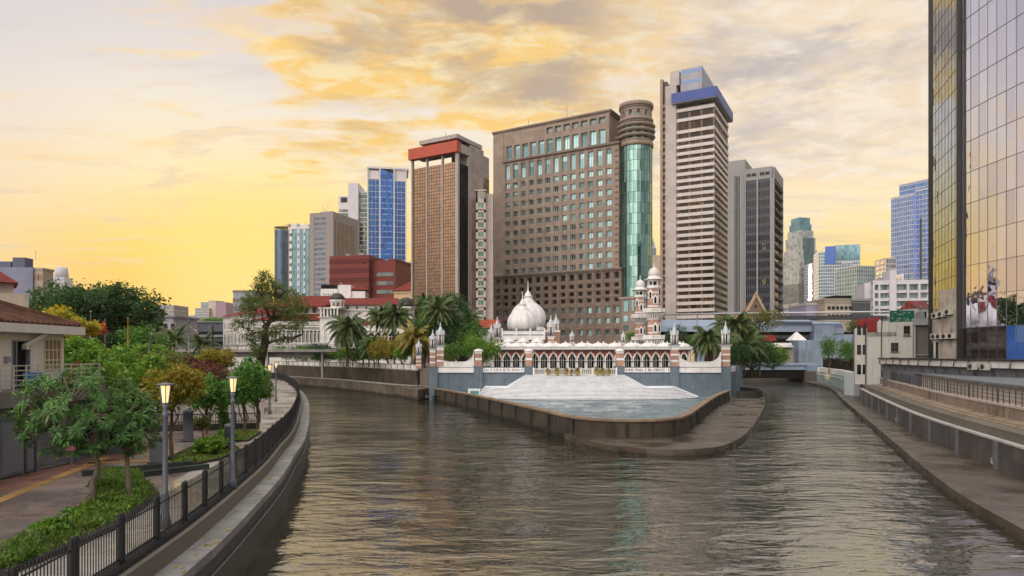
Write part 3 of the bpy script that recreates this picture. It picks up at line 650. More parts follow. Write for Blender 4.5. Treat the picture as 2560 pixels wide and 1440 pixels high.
MB().box(-.3,roofL+.3,1.2,18,-.1,3.2).box(-.3,-.0,-.08,1.2,-.1,3.25).box(roofL,roofL+.3,-.08,1.2,-.1,3.25).build('wall', [white], MQ)
MB().box(-.9,roofL+.9,-.75,18.4,3.253,3.42).build('eave', lead, MQ)
MB().box(-.6,roofL+.6,-.45,18.1,3.423,3.85).box(-.7,roofL+.7,-.55,-.3,3.853,3.93).build('parapet', white, MQ)
rd = MB(); rd.lathe([(1.42,0),(1.42,.12),(1.3,.3),(.95,.58),(.5,.76),(.16,.82),(.1,1.0),(.02,1.15)], 0, 0, 20); rd_me = rd.mesh('roof_dome', white)
for j, yy in enumerate((1.3, 4.6)):
    for i in range(12): put('roof_dome', rd_me, MQ, (1.3+i*2.95+j*1.4, yy, 3.84))
# prayer hall drum and onion domes
X0, X1 = X(1256,134)-ox, X(1359,134)-ox; dr = MB(); xm = (X0+X1)/2
dr.box(X0+.3,X1-.3,9,19,3.86,5.3,2); dr.box(X0,X1,8.6,19.4,5.303,6.2); dr.box(X0-.1,X1+.1,8.5,19.5,6.203,6.33,1); dr.box(X0,X1,8.62,19.4,6.333,7.05); dr.box(X0-.12,X1+.12,8.5,19.5,7.053,7.15,1)
for i in range(4): xx = X0+(X1-X0)*(i+.0)/3; dr.box(xx-.14,xx+.14,8.42,8.598,5.3,7.5)
dr.box(xm-6.4,xm-3.6,12,20,3.86,6.6,2); dr.box(xm+3.6,xm+7.2,12,20,3.86,6.9,2); dr.box(xm+3.5,xm+7.3,11.9,20.1,6.903,7.3)
dr.build('drum', [white, lead, pink_brick], MQ)
for i in range(3):
    xx = X0+1.3+2.7*i; q = MB(); q.lathe([(1.25,0),(1.25,.9),(1.35,.95),(1.0,1.35),(.4,1.6),(.05,1.9)], 0, 0, 16)
    for a in range(5): q.box(-1.0+.45*a,-.8+.45*a,-1.32,-1.2,.15,.75,1)
    q.build('clerestory_dome', [white, dark_glass], MQ, (xx, 7.0, 3.85))
prof = [(2.62,0),(2.95,.55),(3.1,1.25),(3.08,1.9),(2.85,2.65),(2.4,3.3),(1.85,3.8),(1.35,4.15)]; cap = [(1.45,4.1),(1.0,4.5),(.74,4.85),(.72,5.15),(.82,5.2),(.80,5.32),(.55,5.4),(.5,5.7),(.32,5.95),(.14,6.2),(.09,6.5),(.025,7.9)]
for px, d, k, z in ((1306,134.5,1.0,7.12), (1320,146,1.26,8.3)):
    q = MB(); q.lathe([(r*k,h*k) for r,h in prof], 0, 0, 48, 0, True, 12, .06); o = q.build('onion_dome', M('marble_dome', '#d5d1d0', .5, .08, .7, .05, 8, streak=.6, dirt=H('#908b8b')), MQ, (X(px,d)-ox, d-oy, z))
    q = MB(); q.lathe([(r*k,h*k) for r,h in cap], 0, 0, 36, 0, True, 18, .12); q.build('finial', white, o)
    if k > 1: q = MB(); q.cyl(0, 0, -4.6, 0.01, 3.45, 24); q.build('drum_ring', white, o)
for px, d, z, s, b in ((1228,128,3.84,.85,1.0), (1243,131,3.84,1.05,1.7), (1377,131.5,3.84,1.08,1.9), (1390,137,3.84,.95,3.0), (1430,125,3.84,.62,.8), (1558,125,3.84,.6,.7), (1197,130,0,.8,2.6)):
    turret_mesh(MQ, X(px,d)-ox, d-oy, z, s, b, True)

def minaret(px, d, z0, label, s=1.0):
    t = thing('minaret', label, 'minaret', (X(px,d), d, MZ), pi/8, 'minarets of the mosque'); b = z0-MZ
    sh = MB(); r = 1.27*s; z = 0; segs = []
    for za, zb, m in ((0,b+1.0,0),(b+1.0,b+2.3,0),(b+2.3,b+2.55,1),(b+2.55,b+3.6,0),(b+3.6,b+3.9,1),(b+3.9,b+5.0,0),(b+5.0,b+5.5,1),(b+5.5,b+6.9,0),(b+7,b+7.45,0),(b+7.45,b+7.75,1),(b+7.75,b+9.1,0),(b+9.1,b+9.4,1),(b+9.4,b+10.1,0),(b+10.1,b+10.35,1),(b+10.35,b+11.0,0)):
        q = r+.03 if m else r; sh.lathe([(q,za),(q,zb)], 0, 0, 8, m, False)
    sh.build('shaft', [pink_brick, white], t)
    for zb in (b, b+5.2):
        ba = MB(); ba.lathe([(1.3*s,zb),(1.42*s,zb+.3),(1.85*s,zb+1.0)], 0, 0, 16, 1, False); ba.lathe([(1.95*s,zb+1.0),(2.0*s,zb+1.12),(1.3*s,zb+1.13)], 0, 0, 8, 2, False)
        for a in range(24): c_, s_ = cos(a*pi/12), sin(a*pi/12); ba.beam((1.3*s*c_,1.3*s*s_,zb+.1), (1.93*s*c_,1.93*s*s_,zb+.98), .13, .14, 0)
        ba.build('bracket', [white, conc, lead], t)
        rl = MB()
        for k, a in enumerate([i*pi/4 for i in range(8)]):
            p, q = Vector((2.0*s*cos(a),2.0*s*sin(a),0)), Vector((2.0*s*cos(a+pi/4),2.0*s*sin(a+pi/4),0))
            rl.beam(p+Vector((0,0,zb+1.9)), q+Vector((0,0,zb+1.9)), .12, .14); rl.beam(p+Vector((0,0,zb+1.22)), q+Vector((0,0,zb+1.22)), .12, .16); rl.box(p.x-.09,p.x+.09,p.y-.09,p.y+.09,zb+1.13,zb+1.99)
            for i in range(1, 8): w = p.lerp(q, i/8); rl.box(w.x-.06,w.x+.06,w.y-.06,w.y+.06,zb+1.2,zb+1.86)
        rl.build('balcony_rail', white, t)
    for zz, ang in ((b+2.6,-5*pi/8),(b+8.0,-5*pi/8),(b+9.0,-7*pi/8),(b+2.6,-3*pi/8),(b+8.0,-3*pi/8),(b+9.6,-3*pi/8)):
        w = MB(); a = ang; w.T = Matrix.Rotation(a+pi/2, 4, 'Z') @ Matrix.Translation((0,-r*cos(pi/8)-.02,zz))
        w.slab([(-.42,0),(.42,0),(.42,1.15),(.25,1.55),(0,1.85),(-.25,1.55),(-.42,1.15)], -.06, .1); w.slab([(-.22,.1),(.22,.1),(.22,1.05),(0,1.45),(-.22,1.05)], -.075, -.061, 1); w.build('window', [white, dark_void], t)
    la = MB(); la.lathe([(1.32*s,b+11),(1.45*s,b+11.1),(1.45*s,b+11.62),(1.05*s,b+11.63)], 0, 0, 8, 0, False)
    for a in range(8): c_, s_ = cos(a*pi/4)*1.2*s, sin(a*pi/4)*1.2*s; la.cyl(c_, s_, b+11.6, b+12.8, .13*s, 6); la.beam((c_,s_,b+12.55),(cos(a*pi/4+pi/4)*1.2*s,sin(a*pi/4+pi/4)*1.2*s,b+12.55),.15,.4)
    la.cyl(0,0,b+11.6,b+12.8,.45*s,8,1); la.build('lantern', [white, dark_void], t)
    do = MB(); do.lathe([(1.3*s,b+12.75),(1.95*s,b+12.72),(1.95*s,b+12.8),(1.25*s,b+13.05),(1.15*s,b+13.3),(1.12*s,b+13.45)], 0, 0, 24, 1); do.lathe([(.95*s,b+13.4),(1.08*s,b+13.8),(1.08*s,b+14.2),(.9*s,b+14.65),(.5*s,b+15.0),(.22*s,b+15.12),(.1*s,b+15.3),(.12*s,b+15.5),(.02,b+16.4)], 0, 0, 24, 0, True, 12, .03)
    do.build('dome', [MATS['marble_dome'], white], t)
minaret(1635, 133, 9.2, 'nearer and taller banded brick minaret with two white balconies')
minaret(1600.5, 158, 9.5, 'further banded brick minaret partly behind the taller one')

# white panelled parapet up the left arm of the river
wl = thing('parapet_wall', 'white panelled parapet on a stained wall along the left arm of the river', 'wall', (0,0,0))
wlc = spline(wall_l[::-1][1:], 2.5)
MB().sweep(wlc, [(0,1.7), (0,4.45), (-.45,4.45), (-.25,1.7)]).build('retaining_wall', M('mouldy_wall','#4d443a',.8,.35,.4,.3,7,streak=.9,dirt=H('#1c1813')), wl)
for p, q in zip(resample(wlc, 3.4), resample(wlc, 3.4)[1:]):
    a = atan2(q[1]-p[1], q[0]-p[0]); mb = MB(); mb.box(.2,3.2,.02,.2,4.62,5.45); mb.box(0,.2,-.08,.24,4.452,5.62,1); mb.box(.2,3.4,-.05,.22,5.452,5.58,1); mb.box(.2,3.4,-.05,.22,4.452,4.618,1); mb.build('parapet_panel', [white_old, conc], wl, (p[0],p[1],0), a)
rr = thing('parapet_wall', 'slate pier and white panel returning along the right arm of the river behind the turret', 'wall', (0,0,0))
rc = [(35.3,110.6), (38.5,117.5), (41.8,126), (50,150), (60,178)]
MB().sweep(rc, [(0,-.5), (0,4.55), (-.5,4.55), (-.5,-.5)]).build('retaining_wall', slate, rr); MB().sweep(rc, [(.05,4.553), (.05,5.35), (-.4,5.35), (-.4,4.553)]).build('white_band', white, rr)
for p in ((38.5,117.5), (41.8,126)): MB().box(p[0]-.6,p[0]+.6,p[1]-.5,p[1]+.6,-.5,5.6).build('pier', slate, rr)
cv = thing('planter_wall', 'curved dark concrete planter wall at the foot of the right end pier', 'wall', (0,0,0))
MB().sweep(spline([(35.6,108.5),(38.5,108.0),(41.0,111.5),(42.2,117),(41,123)],1), [(0,.3),(0,1.6),(-.5,1.6),(-.5,.3)]).build('wall_face', conc_dk, cv)
# ------------------------------------------------------------------ towers behind the mosque
GZ = 2.3
def ring(mb, x0, x1, y0, y1, z0, z1, e, m=0): mb.box(x0-e, x1+e, y0-e, y1+e, z0, z1, m)
def block(root, x0, x1, y0, y1, z0, z1, glass, trim, fh=3.3, bh=.5, e=.15, nv=0, vw=.15, ve=.1, gname='glass_wall', bname='floor_bands', top=True):
    """glass body with projecting floor bands and upright mullions"""
    MB().box(x0, x1, y0, y1, z0, z1).build(gname, glass, root); mb = MB(); z = z0
    while bh and z < z1-bh: ring(mb, x0, x1, y0, y1, z, z+bh, e); z += fh
    if top: ring(mb, x0, x1, y0, y1, z1-.02, z1+.9, e+.05)
    if mb.f: mb.build(bname, trim, root)
    if nv:
        mb = MB(); w = (x1-x0)/nv; q = max(1, round((y1-y0)/w))
        for i in range(nv+1): x = x0+w*i; mb.box(x-vw/2, x+vw/2, y0-ve, y0, z0, z1)
        for i in range(q+1): y = y0+(y1-y0)*i/q; mb.box(x1, x1+ve, y-vw/2, y+vw/2, z0, z1); mb.box(x0-ve, x0, y-vw/2, y+vw/2, z0, z1)
        mb.build('mullions', trim, root)
def tower(name, label, fr, cat='tower block'): return thing(name, label, cat, fr.loc, fr.rz)

# the big brown hotel
stone = M('brown_granite', '#97877a', .65, .12, .35, .1, 9, streak=.5, dirt=H('#4f453b'), blocks=(2.4, 1.5, .86)); stone_d = M('dark_brown_granite', '#7f7065', .65, .12, .4, .1, 9, blocks=(1.8, 1.1, .82))
teal = GL('teal_window_glass', '#93b4b6', '#34545a', 2.9, 3.05, .75, .06); tealf = M('window_frame_teal', '#a9b7b4', .5, .1, 3)
fr_ = front(1233, 220.8, 1547, 198.4, GZ); hz = lambda px, py: fr_.z(px, py)
ht = tower('hotel', 'wide brown granite hotel with a grid of teal windows and a round glass corner', fr_, 'hotel'); Lh = fr_.L; uR = fr_.u(1522)
zl = hz(1547, 356); zt = hz(1522, 272); zp = hz(1523, 673)
cols = [fr_.u(p) for p in np.linspace(1268.5, 1521.6, 13)]; c0u, cs = fr_.u(1268.5), (fr_.u(1521.6)-fr_.u(1268.5))/12; cols = [c0u+cs*i for i in range(13)]; ww = cs*.60
rows = [(hz(1521,410), hz(1521,371))]+[(hz(1521, 435+26*k), hz(1521, 420.6+26*k)) for k in range(10)]
w = MB(); w.box(0, Lh, .75, 20, 0, zl-.3); w.box(0, c0u-cs*.5, 0, .748, 0, zt-1.2)
edges = [c0u-cs*.5]+[c for c in cols]
for i, c in enumerate(cols):
    x0 = (cols[i-1]+ww/2) if i else c0u-cs*.5+.003; w.box(x0, c-ww/2, .003, .748, zp, zl-.3)
w.box(cols[-1]+ww/2, Lh, .003, .748, zp, zl-.3); zs = [zp]+sorted([v for r in rows for v in r])+[zl-.3]
for a, b in zip(zs[::2], zs[1::2]):
    for c in cols: w.box(c-ww/2+.002, c+ww/2-.002, .12, .746, a, b)
w.box(.5, uR, 1.0, 20, zl-.29, zt-1.2)
w.build('wall', stone, ht); w = MB()
w.box(c0u-cs*.62, Lh+.4, -.55, 20.4, zl-.297, zl+.35); w.box(-.35, uR+.35, .4, 20.4, zt-1.2, zt-.55); w.box(-.6, uR+.6, .1, 20.6, zt-.548, zt)
w.build('cornice', stone_d, ht)
w = MB(); big = [fr_.u(1272)+(fr_.u(1504.4)-fr_.u(1272))/11*i for i in range(12)]; bw_ = cs*.72
zb0, zb1, zc0, zc1 = hz(1504,357), hz(1504,322.6), hz(1504,307), hz(1504,292)
for i, c in enumerate(big): x0 = big[i-1]+bw_/2 if i else .003; w.box(x0, c-bw_/2, .2, .998, zl+.36, zc0-.1); w.box(c-bw_/2, c+bw_/2, .21, .997, zb1, zc0-.1)
w.box(big[-1]+bw_/2, uR, .2, .998, zl+.36, zc0-.1); w.box(.003, big[5]-bw_/2, .2, .998, zc0-.098, zc1); w.box(.003, uR, .2, .998, zc1+.002, zt-1.2)
for i in range(5, 12):
    c = big[i]; x1 = big[i+1]-bw_/2 if i < 11 else uR; w.box(c+bw_/2, x1, .2, .998, zc0-.098, zc1)
w.box(.003, c0u-cs*.5, .2, .99, zl-.3, zl+.36); w.build('attic_wall', stone, ht)
spots = [(c-ww/2, a, ww, b-a, .5) for a, b in rows for c in cols]; windows(ht, [(c-bw_/2, zb0, bw_, zb1-zb0, .75) for c in big]+spots, [tealf, teal], fr=.13, nx=2, dep=.2, limit=100)
for i in range(5, 12):
    o = MB(); r = (zc1-zc0)*.46; o.lathe([(r,0),(r,.12),(r*.8,.13),(r*.8,.06)], 0, 0, 18); o.cyl(0, 0, .05, .1, r*.82, 18, 1); q = o.build('round_window', [tealf, M('pale_glass','#9fb0b6',.15,.05,1)], ht, (big[i], .95, (zc0+zc1)/2)); q.rotation_euler = (pi/2, 0, 0)
# podium with deep square openings
x0, x1 = fr_.u(1221), fr_.u(1556); pcs = cs*1.0; pc_ = [cols[0]-pcs*2+pcs*i for i in range(16)]; pc_ = [c for c in pc_ if x0+1 < c < x1-.6]; pr_ = [(697,682,1),(718,708,0),(737,727,0),(755,745,0),(782,767,2),(808,795,2),(838,824,2)]; pz = [(hz(1523,a), hz(1523,b), k) for a, b, k in pr_]
w = MB(); w.box(x0, x1, .30, 20.5, 0, zp-.25); zs = [0]+sorted(v for a,b,_ in pz for v in (a,b))+[zp-.25]; pw_ = cs*.52
for a, b in zip(zs[::2], zs[1::2]): w.box(x0, x1, -.9, .298, a, b)
for a, b, k in pz:
    for i, c in enumerate(pc_): w.box(pc_[i-1]+pw_/2 if i else x0, c-pw_/2, -.9, .296, a+.001, b-.001)
    w.box(pc_[-1]+pw_/2, x1, -.9, .296, a+.001, b-.001)
for i, c in enumerate(pc_[:-1]): w.box((c+pc_[i+1])/2-.28, (c+pc_[i+1])/2+.28, -1.1, -.902, 0, zp-.26)
for a, b, k in pz: w.box(x0, x1, -1.02, -.903, b+.25, b+.5)
w.build('podium', stone_d, ht); w = MB(); w.box(x0-.5, x1+.3, -1.5, 3, zp-.248, zp+.15); w.box(x0-.2, x1+.1, -1.25, 3, zp-.6, zp-.251); w.build('podium_cornice', stone_d, ht)
dk = GL('podium_dark_glass', '#20302f', '#0e1413', 2.9, 2.2, .2, .1); me_c = {}
for a, b, k in pz:
    mb = win_mesh(pw_, b-a, fr=.1, nx=2, dep=.08); me_ = mb.mesh('podium_window', [stone_d if k < 2 else tealf, dk if k < 2 else teal])
    for c in pc_: put('podium_window', me_, ht, (c-pw_/2, .08 if k < 2 else -.3, a))
for k in range(22):                                  # stacked shadow-gap brackets at the corner
    MB().box(Lh-1.1, Lh-.35, -.25, .002, zp+1.2+k*1.75, zp+1.55+k*1.75).build('corner_bracket', stone_d, ht)
# round corner tower in teal glass
Xc, Yc, rc_ = X(1590, 200.5), 200.5, 4.68
rt = Vector((Xc-fr_.A[0], Yc-fr_.A[1], 0)); ca, sa = cos(-fr_.rz), sin(-fr_.rz); lx, ly = rt.x*ca-rt.y*sa, rt.x*sa+rt.y*ca
zz = lambda py: Z(py, 196.5)-GZ
cylg = GL('corner_tower_glass', '#86a39a', '#557872', .97, 3.05, .85, .05, .05)
MB().lathe([(rc_,zz(745)),(rc_,zz(362))], lx, ly, 28, 0, False).build('corner_glass', cylg, ht)
w = MB()
for i in range(28): a = 2*pi*i/28; w.box(-.05,.05,-.05,.05,0,0) if 0 else w.tube([(lx+rc_*1.003*cos(a), ly+rc_*1.003*sin(a), zz(745)), (lx+rc_*1.003*cos(a), ly+rc_*1.003*sin(a), zz(362))], .05, 4)
z = zz(745)
while z < zz(364): w.lathe([(rc_+.02,z),(rc_+.06,z),(rc_+.06,z+.1),(rc_+.02,z+.1)], lx, ly, 28, 0, False); z += 3.05
w.build('corner_mullions', M('teal_mullion', '#3c6d6c', .4, .1, 1), ht); w = MB()
def rg(y0, y1, r): w.lathe([(r-.6,zz(y1)),(r,zz(y1)),(r,zz(y0)),(r-.6,zz(y0))], lx, ly, 40)
w.lathe([(rc_-.5,zz(362)),(rc_-.5,zz(256))], lx, ly, 40)
for y0, y1, r in ((351,362,rc_+.35),(345,350,rc_+.1),(291,298,rc_+.3),(252,262,rc_+.35),(262.5,266,rc_+.1),(298.5,302,rc_)): rg(y0, y1, r)
rg(266,274,rc_-.1); rg(288,291,rc_-.1)
for i in range(12): a = 2*pi*(i+.5)/12; w.T = Matrix.Translation((lx,ly,0)) @ Matrix.Rotation(a,4,'Z'); w.box(rc_-.75, rc_-.12, -.75, .75, zz(289), zz(273)); w.box(rc_-.75, rc_-.2, -.55, .55, zz(351), zz(300)); w.T = None
w.build('crown', stone, ht); w = MB()
for y in (310, 323, 337): w.lathe([(rc_-.6,zz(y+2)),(rc_+.5,zz(y+3)),(rc_+.95,zz(y-1)),(rc_+.9,zz(y-3)),(rc_-.6,zz(y-3))], lx, ly, 40)
w.build('crown_fins', M('pale_stone_fin', '#93897c', .6, .1, 1), ht)
MB().cyl(lx, ly, zz(350), zz(258), rc_-.55+.12, 24).build('crown_glass', GL('crown_glass', '#5b7f86', '#2d4448', 1.2, 2, .5, .08), ht)
w = MB(); a0, a1 = fr_.u(1548), fr_.u(1592); w.box(a0+.4, a1+2, -.8, 8, 0, zz(748)); w.box(a0+.2, a1+2.4, -1.1, 8.4, zz(748)+.002, zz(742)); w.build('corner_base', stone, ht)
windows(ht, [(a0+1.6, zz(780), 1.6, 3.4, -.95), (a0+4.0, zz(780), .9, 3.4, -.95), (a0+1.6, zz(806), 1.6, 2.0, -.95), (a0+1.6, zz(826), 1.6, 1.6, -.95)], [stone_d, teal], name='base_window', dep=.14)
# copper glazed office tower with a red cap
fc = front(1031, 198, 1143, 190, GZ); ct = tower('office_tower', 'copper glass office tower with a bright red band under its flat roof', fc, 'office tower'); Lc = fc.L; hz = fc.z
zg, z0r, z1r = hz(1143,404), hz(1143,382), hz(1143,354)
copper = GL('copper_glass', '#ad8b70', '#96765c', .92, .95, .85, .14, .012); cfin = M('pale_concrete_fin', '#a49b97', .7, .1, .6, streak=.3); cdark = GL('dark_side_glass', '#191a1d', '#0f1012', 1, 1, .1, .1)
cblk = M('dark_mullion', '#2c241f', .5, .1, 1); bays = [(.15, .31*Lc), (.36*Lc, .655*Lc), (.70*Lc, .975*Lc)]
MB().box(.1, Lc-.1, .35, 12, 0, zg-.5).build('core_wall', cblk, ct)
for a, b in bays:
    MB().box(a, b, 0, .349, 0, zg).build('glass_bay', copper, ct); w = MB(); z = 0
    while z < zg: w.box(a, b, -.05, -.001, z, z+.1); z += .95
    n = round((b-a)/.62)
    for i in range(n+1): x = a+(b-a)*i/n; w.box(x-.045, x+.045, -.07, -.0512, 0, zg)
    w.build('mullions', cblk, ct)
for i, u in enumerate((.0, .335*Lc, .678*Lc, .985*Lc)): MB().box(u-.2 if i else -.2, u+.25 if i < 3 else u+.7, -.35 if i in (0,3) else -.2, .5, 0, z0r-.02).build('fin', cfin, ct)
MB().box(-.5, Lc+.75, -1.3, .6, z0r, z1r).build('red_band', M('red_cap_panel', '#a8442c', .5, .12, .35, streak=.2), ct)
sd = X(1224,200)-X(1143,190); SL = 13.0
y1 = fc.depth(Lc+.6, 1171); y2 = fc.depth(Lc+.6, 1176); y3 = fc.depth(Lc+.9, 1209); y4 = fc.depth(Lc+.9, 1223)
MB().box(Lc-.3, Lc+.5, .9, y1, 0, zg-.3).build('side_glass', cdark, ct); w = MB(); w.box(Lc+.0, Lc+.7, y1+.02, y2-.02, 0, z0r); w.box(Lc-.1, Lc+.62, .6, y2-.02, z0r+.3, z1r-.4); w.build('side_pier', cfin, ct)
w = MB(); w.box(Lc-6, Lc+.9, y2, y3, 0, z1r+.4); w.box(Lc-6, Lc+.85, y3+.01, y4, 0, z1r-1.0); w.box(-.3, Lc-.2, .601, y2-.05, z0r+1, z0r+2); w.build('core_shaft', M('core_concrete', '#a99c94', .75, .1, .5, .1, 8, streak=.45, blocks=(3,1.9,.85)), ct)
MB().box(Lc+.8, Lc+.96, y3+.15, y4-.1, 20, z1r-7.5).build('corner_window', copper, ct)
w = MB(); w.box(3, Lc+.4, -.6, y3, z1r+.9, z1r+2.0); w.box(4, Lc, .8, y2, z1r, z1r+.9, 1); w.build('roof', [cfin, cdark], ct); w = MB()
for x, h in ((4.5,2.2),(9,3),(12,1.6)): w.tube([(x,4,z1r+2),(x,4,z1r+2+h)], .06, 5)
w.build('antenna', steel, ct)
# narrow beige tower with green windows
fb = front(1190, 186, 1214.5, 186, GZ); bt_ = tower('slim_block', 'slim beige office block with one column of green windows beside the copper tower', fb); hz = fb.z
beige = M('beige_concrete', '#b3a79c', .75, .08, .5, .1, 9, streak=.4); zt = hz(1200,474)
w = MB(); w.box(0, fb.L, .3, 12, 0, zt-.4); w.box(fb.L, fb.L+1.9, 1.2, 12, 0, zt-.8); sps = []
for k in range(13):
    z1 = hz(1200, 507+24.4*k); w.box(0, fb.L, 0, .299, z1+.02, z1+.75 if k else zt-.4); w.box(.5, fb.L-.5, -.25, .299, z1-1.45-.35, z1-1.35); sps.append((.55, z1-1.35, fb.L-1.15, 1.35, .12))
w.box(0, .5, 0, .298, 0, zt-.4); w.box(fb.L-.5, fb.L, 0, .298, 0, zt-.4); w.box(-.2, fb.L+.2, -.2, 12.2, zt-.399, zt); w.build('wall', beige, bt_)
windows(bt_, sps, [M('white_frame','#c9c6c0',.5,.05,2), GL('green_window_glass', '#52746a', '#2f4a43', 1, 3, .4, .08)], fr=.07, nx=2, dep=.15); w = MB()
for i in range(4): w.box(.35+i*.62, .8+i*.62, -.05, -.001, hz(1200,496), hz(1200,480))
w.build('vent', conc, bt_)

# white banded tower with the blue crown
fw = front(1692, 328.1, 1783.6, 320, GZ); wt_ = tower('banded_tower', 'tall tower striped with white floor bands under a bright blue crown', fw); hz = fw.z; Lw = fw.L
DW = 34.; zc = hz(1783,256); bandw = M('white_band_concrete', '#c6beb9', .7, .08, .5, streak=.3); brn = M('brown_pier', '#6d5c50', .7, .1, 1); bgl = GL('bronze_band_glass', '#2b2522', '#14100e', 2.2, 3.3, .1, .12, lit=((1,.45,.08), .3, .3)); bgl2 = GL('bronze_side_glass', '#3b3029', '#241d19', 2.2, 3.3, .3, .12)
MB().box(0, Lw, 0, DW, 0, zc).build('glass_wall', bgl, wt_); w = MB(); p = MB(); y = 256.; ys = [268, 293, 323]+[344+17.35*k for k in range(31)]
for yy in ys:
    zb = hz(1783, yy); w.box(-.3, Lw+.6, -.6, DW+.5, zb, zb+1.55)
w.build('floor_band', bandw, wt_)
for i in range(4): x = Lw*(.0+.33*i); p.box(x-.05, x+.95, -.25, -.001, 0, zc-.2)
for i in range(8): y = DW*i/7.2; p.box(Lw+.001, Lw+.25, y, y+.8, 0, zc-.2)
p.build('pier', brn, wt_)
w = MB(); w.box(-5.2, -.02, -1.2, 18, 0, hz(1692,214)); w.box(-3.2, 1.2, -.5, 14, hz(1692,214)+.01, hz(1692,178)); w.build('core_shaft', M('core_white', '#b8aeaa', .7, .06, .4, streak=.3, blocks=(9,4.3,.88)), wt_)
w = MB(); w.box(-8.3, -7.0, .5, 14, 0, hz(1692,190)); w.box(-6.9, -5.21, 1.8, 14, 0, hz(1692,195), 1)
for k in range(38): w.box(-6.95, -5.22, 1.0, 1.79, 3+k*3.3, 4.3+k*3.3, 0)
w.build('stair_tower', [M('edge_concrete', '#9a8474', .7, .15, .6, streak=.4), bgl2], wt_)
z1, z0 = hz(1783,222), hz(1783,246); MB().box(-1.8, Lw+2.2, -3.2, DW+3.5, z0, z1).build('blue_crown', M('royal_blue_panel', '#2b4796', .5, .08, .4, streak=.2, blocks=(4,9,.93)), wt_)
MB().box(-1.6, Lw+2, -3.0, DW+3.3, z0-.4, z0-.004).build('soffit', grey_mid, wt_)
w = MB(); ztop = hz(1754,162); w.box(1.6, Lw-5.5, 1.0, DW-6, z1+.01, ztop, 0)
for a in (.42, .82): w.box(1.55, Lw-5.45, .95, DW-5.95, z1+(ztop-z1)*a, z1+(ztop-z1)*a+1.5, 1)
w.build('plant_room', [M('plant_room_panel', '#a9a9ad', .7, .06, .5, streak=.3, blocks=(2,30,.9)), M('blue_stripe', '#6f8cb8', .4, .1, 1)], wt_)
# dark glazed tower
fd = front(1862, 305.4, 1926, 300, GZ); dt = tower('dark_tower', 'grey concrete tower with dark glazed bays next to the white banded tower', fd); hz = fd.z; Ld = fd.L; zt = hz(1926,416)
gcon = M('grey_fair_concrete', '#8d8c8d', .75, .06, .4, streak=.25); dgl = GL('black_bay_glass', '#15171c', '#0b0c10', 1.5, 3.2, .12, .08, lit=((1,.7,.25), .03, .6)); ogl = GL('amber_side_glass', '#9a6a3c', '#6d4a2c', 2, 3.2, .75, .1)
w = MB(); w.box(0, Ld, .5, 26, 0, zt); w.box(-.1, Ld+.6, -.3, .5, zt-5.2, zt); w.box(-.0, .5, -.3, .5, 0, zt-5.21); w.box(Ld*.46, Ld*.53, -.3, .5, 0, zt-5.21); w.box(Ld-.2, Ld+1.6, -.3, 1.2, 0, zt-5.21)
w.box(Ld, Ld+1.6, 24.2, 26, 0, zt); w.box(Ld, Ld+1.6, 1.3, 24.1, zt-5, zt); w.box(-7.6, -.02, 1, 22, 0, hz(1862,397)); w.build('wall', gcon, dt)
w = MB()
for i in range(4): w.box(-4.6+i*.62, -4.35+i*.62, .85, .999, 0, hz(1862,437))
w.build('slot', dark_void, dt)
for a, b in ((.5, Ld*.46), (Ld*.53, Ld-.2)):
    MB().box(a, b, .1, .499, 0, zt-5.25).build('glass_bay', dgl, dt); w = MB(); n = 6
    for i in range(1, n): x = a+(b-a)*i/n; w.box(x-.06, x+.06, .0, .099, 0, zt-5.25)
    w.build('mullions', M('pale_mullion', '#717a88', .5, .1, 1), dt); z = 3.2; sp_me = MB().box(a, b, .02, .098, 0, 1.4).mesh('dark_spandrel', M('black_spandrel', '#0e1014', .4, .1, 1))
    while z < zt-6: put('dark_spandrel', sp_me, dt, (0,0,z)); z += 3.9
MB().box(Ld+.01, Ld+.6, 1.3, 24.1, 0, zt-5.1).build('side_glass', ogl, dt); w = MB(); z = 2.5
while z < zt-5: w.box(Ld+.2, Ld+1.9, 1.21, 24.15, z, z+.9); z += 3.9
w.build('balcony_slab', grey_dk, dt)
windows(dt, [(x, zt-3.6, 2.0, 1.5, -.42) for x in (.8, 3.0, 6.4, 8.6)], [gcon, dgl], nx=3, dep=.1)

# towers to the left
blue_gl = GL('blue_curtain_glass', '#3a6399', '#284a78', 1.1, 3.3, .55, .1); wf = M('white_frame_metal', '#c9c4c4', .5, .06, 1)
f5 = front(918, 400, 1018, 404, GZ); b5 = tower('blue_tower', 'bright blue glass tower with white frames and a slanting roof screen', f5); hz = f5.z; L5 = f5.L; zt = hz(918,416)
block(b5, .6, L5*.30, 0, 20, 0, hz(918,447), blue_gl, wf, 3.35, .18, .1, 3, .1, .1); block(b5, L5*.66, L5*.95, 0, 20, 0, hz(918,450), blue_gl, wf, 3.35, .18, .1, 3, .1, .1)
MB().slab([(L5*.301,0),(L5*.659,0),(L5*.659,hz(918,432)),(L5*.301,hz(918,421))], -.9, 20).build('centre_bay', GL('deep_blue_glass', '#3a66a6', '#27477e', 1.2, 3.35, .5, .1), b5)
w = MB()
for x in (0, L5*.30, L5*.655, L5*.955): w.box(x, x+.7, -.6 if x in (0,) else -1.1, 2, 0, zt-1)
w.box(-.2, L5+.9, -.4, 20, zt-1, zt); w.box(L5*.66, L5*.95, .5, 3, hz(918,449), zt-1.01); w.box(.6, L5*.29, .5, 3, hz(918,446), hz(918,425)); w.build('white_frame', wf, b5)
w = MB(); z = 2
while z < hz(918,455): w.box(L5*.31, L5*.65, -.98, -.901, z+1.0, z+1.9); z += 3.35
w.build('window_row', GL('pale_blue_pane', '#6d97cf', '#25406f', .8, 3.35, .5, .1), b5)
